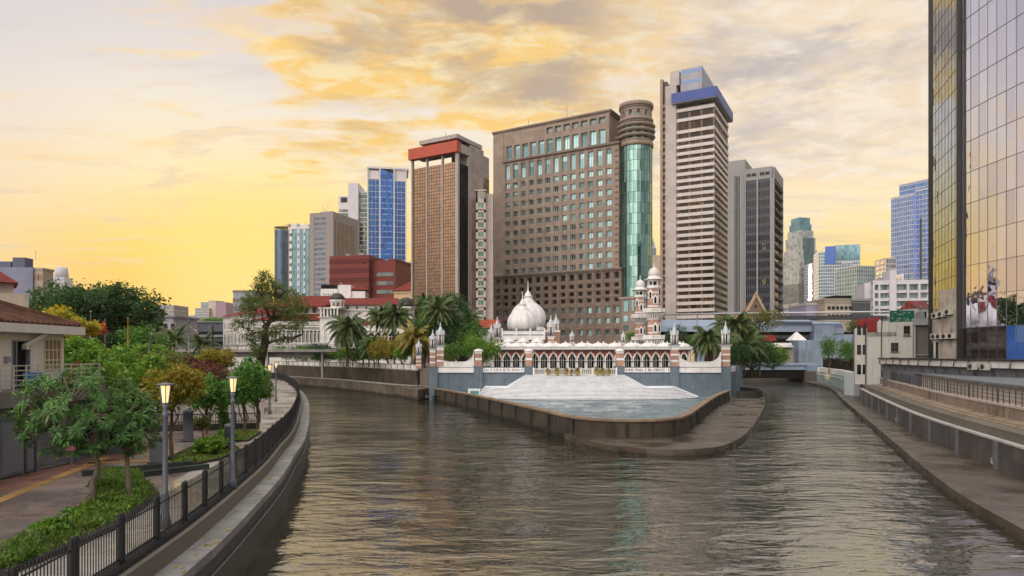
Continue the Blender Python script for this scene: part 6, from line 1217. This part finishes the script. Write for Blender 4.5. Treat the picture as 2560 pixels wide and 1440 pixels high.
# planted terrace upstream on the right bank
tl = thing('planter_terrace', 'pale green river wall topped by white planter boxes upstream on the right bank', 'river wall', (0,0,0)); t_c = [(58.6,117), (60.5,123), (67,140), (75,168)]
MB().sweep(t_c, [(0,.3), (0,3.25), (1.2,3.25), (1.2,.3)]).build('wall_face', M('pale_green_wall','#9fb0ad',.75,.08,.4,streak=.35, tide=.55), tl); MB().sweep(t_c, [(-.08,2.55), (-.08,2.75), (-.002,2.75), (-.002,2.55)]).build('band', white, tl)
for k, p in enumerate(resample(t_c, 2.6)): MB().box(.1,1.2,-1.15,1.15,3.26,4.25).build('planter_box', white, tl, (p[0],p[1],0), atan2(51,16.4)-pi/2+.0)
MB().box(57.2,59.6,114.2,117.5,.3,4.4).build('end_block', M('pale_end_block','#b9c0c2',.75,.08,.5,streak=.5), tl)
sf = thing('screen_fence', 'dark timber picket screen above the white planter boxes', 'fence', (0,0,0)); w = MB(); t2 = [(p[0]+1.6,p[1]) for p in resample(t_c,.42)]
for p in t2: w.box(p[0]-.13,p[0]+.13,p[1]-.03,p[1]+.03,3.25,6.4+R.uniform(-.2,.3))
w.build('pickets', M('dark_timber','#2a221c',.8,.2,1), sf); MB().sweep(t2, [(0,4.6),(0,4.75),(.08,4.75),(.08,4.6)]).build('rail', M('dark_timber',(0,0,0)), sf)
# river bridge, station, viaduct
rb_ = thing('river_bridge', 'low pale blue road bridge over the right arm of the river', 'bridge', (X(1846,186), 186, 0)); L_ = X(2046,186)-X(1846,186); pbm = M('pale_blue_paint','#8c9db0',.7,.1,.5,streak=.4)
MB().box(0,L_,0,9,3.2,5.0).build('beam', pbm, rb_); MB().box(-1,L_+1,-.4,0-.002,4.4,5.02).build('parapet', pbm, rb_); MB().box(0,L_,.4,8.6,.9,3.19).build('underside_shade', dark_void, rb_); MB().box(L_-3.4,L_+.8,-.8,9,-1,4.39).build('abutment', M('abutment_blue','#75889a',.75,.1,.5,streak=.5), rb_); w = MB()  # near-black block below the deck stands for the shade under the bridge
for k in range(14): w.box(L_*k/13-.04,L_*k/13+.04,-.3,-.22,5.02,6.1)
for z in (5.5,6.05): w.box(0,L_,-.29,-.23,z,z+.06)
w.build('handrail', steel, rb_)
stn = thing('station', 'elevated rail station with a long rounded pale blue roof behind the river bridge', 'station', (X(1640,205), 205, GZ)); sx0 = stn.location[0]; gu = lambda px, d=205: X(px,d)-sx0; gz = lambda py, d=205: Z(py,d)-GZ; stm = M('station_blue_grey','#8b99ab',.6,.07,.4,streak=.3,blocks=(6,3.2,.93))
w = MB(); prof_ = [(0,gz(829)),(.2,gz(815)),(1.2,gz(804)),(3.2,gz(798)),(8,gz(797)),(12,gz(806)),(12,gz(829))]
def barrel(x0, x1): n = len(prof_); w.add([(x0,y,z) for y,z in prof_]+[(x1,y,z) for y,z in prof_], [(i,(i+1)%n,n+(i+1)%n,n+i) for i in range(n)]+[tuple(range(n))[::-1],tuple(range(n,2*n))], 0)
barrel(gu(1590), gu(2034)); w.T = Matrix.Translation((0,.5,-.6)); barrel(gu(2030), gu(2112)); w.T = None; w.build('roof', M('station_roof','#95a4b8',.45,.06,.3,metal=.2,streak=.25), stn)
w = MB(); w.box(gu(1590),gu(2145),2,11,gz(862),gz(829)-.01); w.build('platform_shade', dark_void, stn); w = MB(); w.box(gu(1640),gu(2030),1.2,11.2,gz(846),gz(838)); w.box(gu(1640),gu(1985),1.0,11.2,gz(868),gz(860)); w.box(gu(1640),gu(2150),6,7,gz(832),gz(829)); w.build('platform', grey_dk, stn)  # solid near-black block, the gloom beneath the roof put into its colour
w = MB(); w.box(gu(2030),gu(2080),-1.5,9,gz(851),gz(813)); w.box(gu(2080)+.01,gu(2150),-.5,9,gz(851),gz(836)); w.box(gu(1979),gu(2150),-5,9,0,gz(851.2)); w.build('station_block', stm, stn); MB().box(gu(1740),gu(1762),.5,6,0,gz(815)).build('station_pier', stm, stn); w = MB(); w.box(gu(1984)+.3,gu(2014),-5.1,-5.002,1,gz(872)); w.build('shutter', M('pale_shutter','#7e93a0',.6,.08,1,blocks=(9,.25,.8)), stn)
for i, px in enumerate((1660,1720,1790,1850,1910,1950)): MB().cyl(gu(px), 6, 0, gz(868)-.01, .9, 14).build('column', conc_dk, stn)
vi = thing('gantry_pipe', 'thin pale overhead pipe on slim posts running above the station roof', 'gantry', (X(1620,200), 200, 0)); vx = vi.location[0]; w = MB(); w.tube([(0,0,Z(787,200)),(X(1800,200)-vx,0,Z(784,200)),(X(2236,200)-vx,0,Z(779,200))], .28, 8); w.build('pipe', M('pipe_grey','#a9a9aa',.4,.08,1,metal=.4), vi); w = MB()
for px in (1652,1743,2175): w.tube([(X(px,200)-vx,0,Z(830,200)),(X(px,200)-vx,0,Z(778,200))], .16, 6)
w.build('post', steel, vi); MB().box(X(1950,200)-vx, X(2228,200)-vx, 2, 6, Z(797,200), Z(788,200)).build('trackway', grey_dk, vi)
th = thing('gabled_hall', 'hall with a steep pale gable and dark red roof before the dark tower', 'hall', (X(1889,235), 235, GZ)); tu = lambda px: X(px,235)-th.location[0]; tz = lambda py: Z(py,235)-GZ
w = MB(); w.slab([(tu(1866),tz(783)),(tu(1914),tz(783)),(0,tz(740))], 0, .6); w.box(tu(1866),tu(1914),.6,14,0,tz(783)); w.box(-.3,.3,-.1,-.002,tz(770),tz(762),1); w.build('gable_wall', [M('gable_buff','#7c6a58',.8,.1,.6), dark_void], th)
w = MB(); rx = tu(1930)-0; w.add([(0,.0,tz(736)),(tu(1916),0,tz(785)),(tu(1916)+7,16,tz(785)),(6.5,16,tz(739)),(tu(1864),0,tz(785)),(tu(1864)+3,16,tz(785))], [(0,1,2,3),(0,3,5,4)]); w.build('roof', M('maroon_roof','#6b3230',.8,.2,.6,streak=.2), th); w = MB()
for s in (1864,1916): w.beam((0,-.3,tz(735)),(tu(s),-.3,tz(786)), .5, .8)
w.tube([(0,-.3,tz(737)),(.1,-.5,tz(730)),(.0,-.7,tz(725))], [.35,.22,.06], 6); w.build('bargeboard', M('pale_bargeboard','#b09a80',.7,.1,1), th)
tn = thing('canopy_tent', 'white peaked canopy tent beside the pale blue station block', 'tent', (X(1991,192), 192, Z(851,192))); r_ = X(2010,192)-X(1991,192); w = MB(); w.frustum([(-r_,-r_),(r_,-r_),(r_,r_),(-r_,r_)], 0, [(-.2,-.2),(.2,-.2),(.2,.2),(-.2,.2)], 2.3); w.tube([(0,0,2.2),(0,0,3.0)], .06, 5); w.build('canopy', white, tn)
for sx in (-1,1): MB().tube([(sx*r_*.95,-r_*.95,0),(sx*r_*.95,-r_*.95,-6)], .1, 5).build('pole', steel, tn)
aw = thing('market_awnings', 'row of low white and red stall roofs beyond the river bridge', 'stalls', (X(1920,196), 196, GZ)); w = MB(); L_ = X(1985,196)-X(1920,196); w.frustum([(0,0),(L_,0),(L_,4),(0,4)], Z(868,196)-GZ, [(0,1.9),(L_,1.9),(L_,2.1),(0,2.1)], Z(857,196)-GZ); w.build('roof', white_old, aw); w = MB(); w.frustum([(-2,5),(L_*.6,5),(L_*.6,9),(-2,9)], Z(852,196)-GZ, [(-2,6.9),(L_*.6,6.9),(L_*.6,7.1),(-2,7.1)], Z(836,196)-GZ); w.build('red_roof', redtile, aw)
w = MB()
for x in (0,L_*.5,L_): w.box(x-.1,x+.1,.2,.4,0,Z(868,196)-GZ)
w.build('post', steel, aw)
# ------------------------------------------------------------------ trees and plants
def T(px, d, ytop, ybot, pxw, leaf, n, mat, label, z=PZ, k=7, f=.5, trunk=None, r0=.14, cat='tree', name='tree', group=None, bmat=None, cpx=None, **kw):
    """a broad tree standing at picture column px, distance d; crown between rows ytop..ybot and pxw wide"""
    zt, zb = Z(ytop,d)-z, Z(ybot,d)-z; r = pxw/2/F*d; cx = X(cpx or px,d)-X(px,d); cz_ = (zt+zb)/2; rz_ = (zt-zb)/2
    tr = trunk or [(0,0,-.05), (cx*.1+R.uniform(-.1,.1),0,zb*.5), (cx*.5,0,max(zb,.3)+rz_*.25)]
    return tree((X(px,d),d,z), tr, lobe_ball(cx,0,cz_,r,rz_,k,f,r), n, leaf, mat, label, cat, group, bmat, r0, name, **kw)
# frangipani: bent grey trunk, forking arms, whorls of long leaves
def frangipani(px, d, trunk, cen, rad, nros, label, llen=.30, seed=3):
    R.seed(seed); t = thing('frangipani_tree', label, 'tree', (X(px,d),d,PZ)); mb = MB(); n = len(trunk); mb.tube(trunk, [.10-.05*i/n for i in range(n)], 9); tips = []
    for i in range(nros):
        while True:
            v = Vector((R.uniform(-1,1),R.uniform(-1,1),R.uniform(-.9,1)))
            if .35 < v.length < 1: break
        tip = Vector(cen)+Vector((v.x*rad[0],v.y*rad[1],v.z*rad[2])); tips.append(tip)
    top = Vector(trunk[-1]); arms = []
    for i in range(9): a = 2*pi*i/9; e = top+Vector((cos(a)*rad[0]*.45, sin(a)*rad[1]*.45, rad[2]*R.uniform(.1,.9))); arms.append(limb(mb, top, e, .05, .03, .08))
    for tp in tips:
        q = min((p for a in arms for p in a[2:]), key=lambda p: (p-tp).length); limb(mb, q, tp, .025, .014, .06, 3)
    mb.build('trunk', M('frangipani_bark','#75695c',.9,.3,3,.5,18), t); vs = []; fs = []
    for tp in tips:
        ax = (tp-Vector(cen)); ax.z = abs(ax.z)+.4; ax.normalize(); a0 = R.uniform(0,6)
        for j in range(22):
            a = a0+j*2.4; el = R.uniform(-.35,.55); u_ = ax.orthogonal().normalized(); w_ = ax.cross(u_); dr = (u_*cos(a)+w_*sin(a))*cos(el)+ax*sin(el); L_ = llen*R.uniform(.75,1.35); sd = dr.cross(ax).normalized()*L_*.105; dn = Vector((0,0,-L_*.16)); o = len(vs)
            base = tp+ax*R.uniform(-.08,.06); vs += [tuple(base-sd*.25), tuple(base+dr*L_*.55-sd+ax*.02), tuple(base+dr*L_+dn), tuple(base+dr*L_*.55+sd+ax*.02), tuple(base+sd*.25)]; fs.append([o,o+1,o+2,o+3,o+4])
    me = bpy.data.meshes.new('crown'); me.from_pydata(vs, [], fs); me.materials.append(lf_frangi); put('crown', me, t)
    for i in range(3):
        w = MB()
        tp = tips[i*5 % len(tips)]+Vector((0,-.1,.15))
        for j in range(14): w.add([tuple(tp+Vector((R.gauss(0,.05),R.gauss(0,.05),R.gauss(0,.04)))+Vector(q)*.06) for q in ((-1,0,0),(0,-.6,.8),(1,0,.1),(0,.6,-.7))], [(0,1,2,3)])
        w.build('flower', pink_flower, t)
    return t
frangipani(232, 22.2, [(0,0,-.05),(.03,0,.35),(-.02,0,.8),(.06,.1,1.15),(.12,.1,1.45),(-.02,0,1.75),(-.25,-.05,2.05),(-.42,0,2.3)], (-.45,0,3.1), (1.95,1.7,1.55), 225, 'frangipani tree with a bent trunk and big whorls of long leaves nearest the house', .24)
frangipani(323, 22.9, [(0,0,-.05),(-.02,0,.6),(-.06,0,1.2),(-.1,0,1.9)], (-.05,.2,2.75), (1.0,1.0,1.25), 125, 'slender dark stemmed young tree beside the bent frangipani', .24, 9)
R.seed(21)
K = dict(aspect=.55, twigs=3)
T(430,33,905,1050,140,.17,6500,lf_yellow,'yellow green young tree behind the nearest street lamp',r0=.09,**K)
T(515,42.5,930,1040,105,.19,4800,lf_mid,'green young tree left of the second street lamp',r0=.10,**K)
T(609,41.6,888,1035,88,.18,7000,lf_mid,'dense dark green young tree right of the second street lamp',r0=.10,f=.46,k=9,**K)
T(642,45,905,1030,70,.19,4200,lf_fresh,'leafy young tree partly behind the dense one by the walk',r0=.08,**K)
T(300,36,880,1060,150,.2,7000,lf_fresh,'bright green feathery tree behind the frangipani',r0=.12,**K)
T(215,42,835,985,150,.22,7500,lf_fresh,'bright green bushy tree just past the tiled house',r0=.14,**K)
T(335,46,862,985,150,.24,6500,lf_fresh,'broad fresh green tree in the middle of the garden',r0=.14,**K)
T(130,50,745,880,120,.26,5200,lf_gold,'golden flowering tree rising over the eave of the tiled house',r0=.16,**K)
T(185,53,790,850,110,.26,3600,lf_gold,'lower golden flowering tree beside the taller golden one',r0=.15,**K)
T(235,58,800,850,60,.22,1600,LF('flame_flowers','#6b2a18','#a03020','#c2452a'),'flame red flowering shrub tree behind the flagpoles',r0=.1,**K)
T(405,54,872,985,110,.24,4200,lf_olive,'olive brown tree behind the yellow green tree',r0=.12,**K)
T(385,66,858,900,90,.28,2600,lf_fresh,'light green tree in front of the footbridge',r0=.12,**K)
T(517,55,895,1000,70,.2,3600,lf_red,'dark red leaved tree in the middle of the garden',r0=.1,**K)
T(560,54,905,985,95,.22,3600,lf_rust,'rusty leaved tree right of the dark red one',r0=.1,**K)
T(545,62,868,935,90,.25,3600,lf_yellow,'olive yellow tree above the rusty one',r0=.12,**K)
T(480,58,885,960,70,.22,3000,lf_rust,'brownish green tree left of the dark red one',r0=.12,**K)
T(465,70,880,930,80,.28,2500,lf_mid,'mid green tree before the footbridge left of the mast',r0=.12,**K)
T(350,75,830,900,80,.3,2600,lf_rust,'dull brown leaved tree at the foot of the dark round trees',r0=.14,**K)
T(175,80,700,872,225,.40,15000,lf_dark,'broad dark round crowned tree left of its neighbour',r0=.35,k=12,f=.5,group='dark round crowned trees',spread=.2)
T(310,84,700,880,190,.40,14000,lf_dark,'broad dark round crowned tree right of its neighbour',r0=.35,k=12,f=.5,group='dark round crowned trees',spread=.2)
T(245,95,712,800,150,.45,4500,lf_dark,'dark round crowned tree filling the gap between the two broad ones',r0=.35,k=8,f=.45,group='dark round crowned trees',spread=.2)
for i, (px, lab) in enumerate(((160,'left one of the low green trees under the dark crowns'),(250,'middle one of the low green trees under the dark crowns'),(352,'right one of the low green trees under the dark crowns'))): T(px,72+i,812,905,120,.3,4200,(lf_mid,lf_dark,lf_mid)[i],lab,r0=.14,**K)
T(545,330,790,812,90,1.1,1500,lf_mid,'far low tree clump above the dark weathered block',r0=.3)
for px, d, y, h, lab in ((408,120,846,1,'slim palm left of its pair before the grey flat roofed building'), (432,112,850,1,'bushy palm right of its pair before the grey flat roofed building'), (503,125,858,1,'low palm before the dark weathered block')):
    z = Z(y,d)-PZ; palm((X(px,d),d,PZ), z, 3.6, lab, lf_palm, nf=18, r=.16, lw=.12)
# the great spreading rain tree on the left bank
R.seed(5); d = 132; k = d/F
def rt_(px, py, dy=0): return (X(px,d)-X(652,d), dy, Z(py,d)-PZ)
t = thing('rain_tree', 'great spreading tree with feathery tiers in front of the colonial building', 'tree', (X(652,d),d,PZ)); mb = MB()
tk = [rt_(648,925), rt_(655,885), rt_(662,862), rt_(664,830), rt_(668,812), rt_(676,800)]; mb.tube(tk, [1.0,.85,.7,.6,.5,.4], 10)
arms = [(rt_(664,835),rt_(640,775,3)), (rt_(676,800),rt_(690,745,0)), (rt_(676,800),rt_(655,720,-2)), (rt_(660,862),rt_(735,845,-2)), (rt_(668,812),rt_(720,785,-2)), (rt_(676,800),rt_(735,760,3)), (rt_(664,835),rt_(620,830,2)), (rt_(690,745),rt_(675,700,1)), (rt_(690,745),rt_(720,730,-1)), (rt_(735,845),rt_(765,835,-2)), (rt_(640,775),rt_(610,750,2))]
for a, b in arms: limb(mb, a, b, .34, .10, .06, 7)
lob = []
for px, py, w_, h_ in ((665,700,26,12),(640,718,28,10),(690,715,24,10),(620,740,24,10),(665,735,34,11),(705,735,30,12),(735,755,26,10),(650,762,26,11),(605,768,22,9),(690,765,30,10),(740,785,34,10),(700,790,28,9),(762,800,24,8),(630,800,22,12),(610,815,18,12),(740,818,30,8),(690,828,22,10),(640,842,26,12),(720,850,24,7),(625,868,20,10),(655,880,18,10),(765,770,18,8)):
    c = rt_(px,py,R.uniform(-4,4)); lob.append((*c, w_*k*1.05, w_*k, h_*k*1.6))
    q = min((Vector(b) for a,b in arms), key=lambda v: (v-Vector(c)).length); limb(mb, q, c, .12, .04, .1, 4)
mb.build('trunk', bark_dk, t); put('crown', leaf_mesh('crown', crown_points(lob, 15500, 34, .2, .3), .36, LF('rain_tree_leaves','#2f4a1e','#4a6626','#737c32',.42), aspect=.5), t)
# palms and trees by the mosque
R.seed(8)
def P(px, d, ycrown, fl, label, z=MZ-.1, mat=None, **kw):
    kw['nf'] = int(kw.get('nf',22)*1.5); kw['lw'] = kw.get('lw',.09)*1.25; kw['droop'] = kw.get('droop',1.0)*1.2; return palm((X(px,d),d,z), max(1.0, Z(ycrown,d)-z), fl, label, mat or lf_palm, **kw)
P(868,146,822,5.6,'big full palm with hanging skirt in front of the colonial corner tower',nf=34,r=.3,droop=1.25,lw=.1); P(946,158,790,4.6,'tall slim palm left of its taller looking twin',nf=24,r=.17,lean=(.6,0),lw=.11); P(986,156,792,5.2,'tall palm right of its slim twin before the colonial wing',nf=28,r=.2,lw=.11)
P(1036,128,846,4.6,'yellowing palm behind the left corner turrets',mat=lf_palmy,nf=26,r=.2,lw=.1); P(1058,150,756,3.0,'small high palm left of the tree cluster before the copper tower',nf=18,lw=.12); P(1108,128,778,4.2,'tall palm standing in front of the tree cluster',nf=26,r=.2,lean=(-.8,0),lw=.11); P(1165,132,800,3.6,'palm at the right side of the tree cluster',nf=20,lw=.11)
P(922,140,868,3.4,'short palm in the shrubs behind the parapet',nf=18,lw=.12); P(908,150,850,2.6,'small bushy palm by the colonial arches',nf=16,lw=.12)
P(1768,126,846,4.4,'full palm behind the scooped parapet at the right',nf=32,r=.2,lw=.1,droop=1.2); P(1838,134,815,4.6,'tall palm right of the right end turret',nf=28,lw=.1); P(1806,140,812,3.4,'palm between the two right hand palms',nf=20,lw=.11); P(1860,128,868,4.6,'low drooping palm at the river corner',nf=26,lw=.1,z=3.6)
M2 = dict(z=MZ-.1)
T(1125,130,768,905,120,.36,11000,lf_dark,'dark tree mass in front of the tall dark tree left of the mosque',r0=.25,k=9,**M2); T(1182,128,800,905,70,.32,6000,lf_mid,'green tree between the dark tree mass and the bright round tree',r0=.2,**M2); T(1062,131,800,905,70,.34,5500,lf_dark,'dark leafy tree behind the left corner turrets',r0=.2,**M2)
T(1110,138,730,850,120,.4,13000,lf_dark,'tall dark tree cluster before the copper tower',r0=.3,k=9,**M2); T(1150,134,765,905,95,.36,10500,lf_dark,'dark tree right part of the cluster before the slim block',r0=.25,k=8,**M2); T(1078,136,765,895,90,.36,8500,lf_mid,'darker lower tree left part of the cluster',r0=.22,**M2)
T(1202,114.5,830,914,96,.24,10500,lf_fresh,'bright round tree at the left end of the mosque arcade',r0=.14,k=9,f=.45,z=4.4,**K)
T(1130,122,850,905,60,.26,3000,lf_mid,'low round bush tree behind the left scooped parapet',r0=.12,**M2)
T(970,138,832,908,95,.3,8500,lf_yellow,'yellowish leafy tree right of the short palm',r0=.16,**M2); T(1005,145,845,908,90,.3,6500,lf_fresh,'leafy green tree behind the yellowing palm',r0=.15,**M2); T(882,150,866,910,70,.28,4000,lf_fresh,'bright low tree leaning over the parapet',r0=.12,**M2)
sh_l = ['leftmost shrub of the row behind the white panelled parapet','second shrub from the left behind the white panelled parapet','third shrub from the left behind the white panelled parapet','fourth shrub from the left behind the white panelled parapet','fifth shrub from the left behind the white panelled parapet','sixth shrub from the left behind the white panelled parapet','shrub right of the big full palm behind the panelled parapet','shrub below the yellowish tree behind the panelled parapet','rightmost shrub of the row behind the panelled parapet']
for i, (px, d) in enumerate(((715,182),(742,178),(768,174),(795,170),(822,164),(850,158),(898,147),(945,140),(1010,130))): T(px,d,864+R.uniform(-5,7),907,56+R.uniform(-6,14),.34,3600,(lf_mid,lf_dark,lf_fresh)[i%3],sh_l[i],r0=.08,k=5,name='shrub',cat='shrub',group='shrubs behind the parapet',**M2)
T(800,162,858,906,80,.34,5200,lf_dark,'broad dark bush tree left of the big full palm',r0=.12,**M2); T(935,143,846,908,75,.3,5600,lf_mid,'leafy green tree between the short palm and the yellowish tree',r0=.14,**M2); T(1850,150,800,905,100,.3,8500,lf_mid,'tall leafy tree behind the right end turret',r0=.2,**M2); T(1690,150,812,870,60,.3,2600,lf_dark,'dark tree between the minarets and the right palms',r0=.2,**M2); T(1588,170,825,862,70,.34,2400,lf_mid,'green tree seen under the far minaret balcony',r0=.2,**M2); T(1740,150,835,880,50,.3,2000,lf_mid,'mid green tree left of the right hand palms',r0=.2,**M2)
# sparse tree, bushes and bank growth by the river bridge
T(1898,140,768,860,115,.3,4600,lf_olive,'sparse twiggy tree with a thin crown before the station',z=3.0,r0=.2,k=9,twigs=5,trunk=[(0,0,0),(.1,0,4),(0,0,9),(.2,0,11)],shell=.6); T(1880,136,832,938,130,.3,11500,lf_dark,'dark bush overhanging the river corner',z=3.0,r0=.2,**K); T(1935,150,858,938,90,.3,7500,lf_fresh,'bright green bush over the dark mouth of the bridge',z=3.0,r0=.15,**K); T(1845,125,850,935,60,.28,5500,lf_dark,'small dark bush at the right end pier',z=3.0,r0=.1,**K)
T(2072,150,832,905,46,.28,2600,lf_mid,'slim small tree left of the two trees above the planter boxes',z=3.2,r0=.1,**K); T(2124,132,848,915,60,.28,3200,lf_mid,'fuller small tree right of the two trees above the planter boxes',z=3.2,r0=.1,**K); T(2135,190,795,836,40,.34,1300,lf_olive,'small tree growing beside the station roof end',z=GZ,r0=.2)
# fern, driftwood, small plants on the plaza
d = 30.5; T(522,d+3,1090,1140,85,.2,2600,lf_fresh,'bushy fern by the driftwood in the low bed',r0=.05,name='fern',cat='shrub',k=6,**K); T(562,38,1072,1108,50,.2,1800,lf_fresh,'small bright shrub behind the driftwood',r0=.05,name='shrub',cat='shrub',k=5,**K); T(455,31,1140,1168,60,.16,1300,lf_cover,'low spreading plant at the edge of the low bed',r0=.03,name='shrub',cat='shrub',k=5,**K)
for px, d_, w_, lab in ((120,18.8,80,'leafy fern clump in the long bed nearest the viewer'),(190,20.2,70,'leafy fern clump in the middle of the long bed'),(330,24.5,60,'leafy fern clump at the far corner of the long bed')): T(px,d_,HY+4.55*F/d_,HY+4.98*F/d_,w_,.16,900,lf_fresh,lab,r0=.03,name='fern',cat='shrub',k=5,**K)
T(505,37,1030,1080,36,.18,700,lf_olive,'young thin sapling by the bollard post',r0=.04,name='sapling',k=4,**K); T(560,44,1000,1075,30,.2,700,lf_mid,'small thin tree by the barrier fence',r0=.07,k=4,**K); T(262,24,1195,1235,70,.14,1600,lf_cover,'leafy shrub in the bed beside the frangipani trunk',r0=.03,name='shrub',cat='shrub',k=5,**K)
dw = MB(); p = G(555,1128,PZ)
for i in range(9): a = R.uniform(0,6); dw.tube([(0,0,.1),(cos(a)*.5,sin(a)*.4,.35+R.uniform(-.1,.2)),(cos(a)*1.1,sin(a)*.8,.2+R.uniform(-.1,.3))], [.13,.09,.03], 6)
o = dw.build('driftwood', bark_dk, None, (p[0],p[1],PZ)); tag(o, 'tangle of dark driftwood roots in the low grassy bed', 'driftwood')
# ------------------------------------------------------------------ rooftop clutter, cables, drains
def roof_units(root, spots, z):
    for x, y, w, h in spots:
        MB().box(x, x+w, y, y+w*.7, z, z+h).box(x+.1, x+w-.1, y+.1, y+w*.6, z+h+.002, z+h+.25).build('rooftop_unit', grey_mid, root)
roof_units(ht, [(6,6,2.4,1.6),(12,7,1.8,1.2),(20,6,2.6,1.8),(25,8,1.6,1.1)], Z(272,200)-GZ)
roof_units(wa, [(3,4,1.8,1.3),(9,5,1.4,1.0),(14,4,2,1.5)], fa.z(2325,700)+.2); roof_units(gb, [(.6,3,1.2,.9),(3,3.4,1.4,1.0)], Z(795,99)-2.9+.002)
roof_units(rb, [(4,5,2,1.3),(9,6,2.4,1.6)], fr1.z(917,637))
for i, (x, h) in enumerate(((8,5),(22,7))): MB().tube([(x,9,Z(272,200)-GZ),(x,9,Z(272,200)-GZ+h)], .07, 5).build('antenna', steel, ht)
def cable(pts, sag, lab, r=.02):
    w = MB()
    for a, b in zip(pts, pts[1:]): a, b = Vector(a), Vector(b); w.tube([a.lerp(b, i/12)-Vector((0,0,sag*4*(i/12)*(1-i/12))) for i in range(13)], r, 4)
    tag(w.build('cable', black_iron), lab, 'cable')
cable([(X(2203,102),101.6,Z(792,102)), (X(2290,99),97.6,Z(800,99)), (48.9,79,Z(768,79))], .5, 'thin black cable slung from the old white building to the stained column', .025)
cable([(X(472,64),64,Z(812,64)), (X(532,100),100,Z(822,100))], .8, 'thin cable hanging from the tall grey mast to the dark lamp post', .025)
# weeds and litter that grow out of the right bank wall
R.seed(31); pts = []
for p in wall_c:
    if 25 < p[1] < 100 and R.random() < .25:
        for k in range(26): pts.append((p[0]+.9+R.gauss(0,.15), p[1]+R.gauss(0,.3), 2.78+abs(R.gauss(0,.16))))
o = put('weeds', leaf_mesh('weeds', pts, .12, lf_olive)); o['kind'] = 'stuff'
# outfall pipes in the river walls
for i, (px, py, lab) in enumerate(((2300,1128,'round outfall pipe low in the right floodwall nearer the viewer'), (2215,1030,'round outfall pipe low in the right floodwall further upstream'))):
    d = 7.0*F/(py+20-HY)*.93; c = min(wall_c, key=lambda q: abs(q[1]-d)); w = MB(); w.T = Matrix.Translation((c[0]-.02,c[1],.95)) @ Matrix.Rotation(-pi/2,4,'Y'); w.lathe([(.22,-.1),(.24,-.1),(.24,.12),(.18,.12),(.18,-.05)], 0, 0, 14); w.lathe([(.17,-.06),(.17,-.04)], 0, 0, 14, 1); w.T = None
    tag(w.build('outfall_pipe', [conc, dark_void]), lab, 'outfall pipe')
# ------------------------------------------------------------------ evening haze over the town
hm = bpy.data.materials.new('evening_haze'); hm.use_nodes = True; t = NT(hm.node_tree); t.n.clear(); o_ = t.new('ShaderNodeOutputMaterial'); v = t.new('ShaderNodeVolumePrincipled')
v.inputs['Color'].default_value = (1, .95, .85, 1); v.inputs['Density'].default_value = .00008; v.inputs['Anisotropy'].default_value = .2; t.l.new(v.outputs[0], o_.inputs['Volume'])
hz_ = MB().box(-2450, 2450, -200, 2450, -4.0, 215).build('haze', hm); hz_['kind'] = 'stuff'
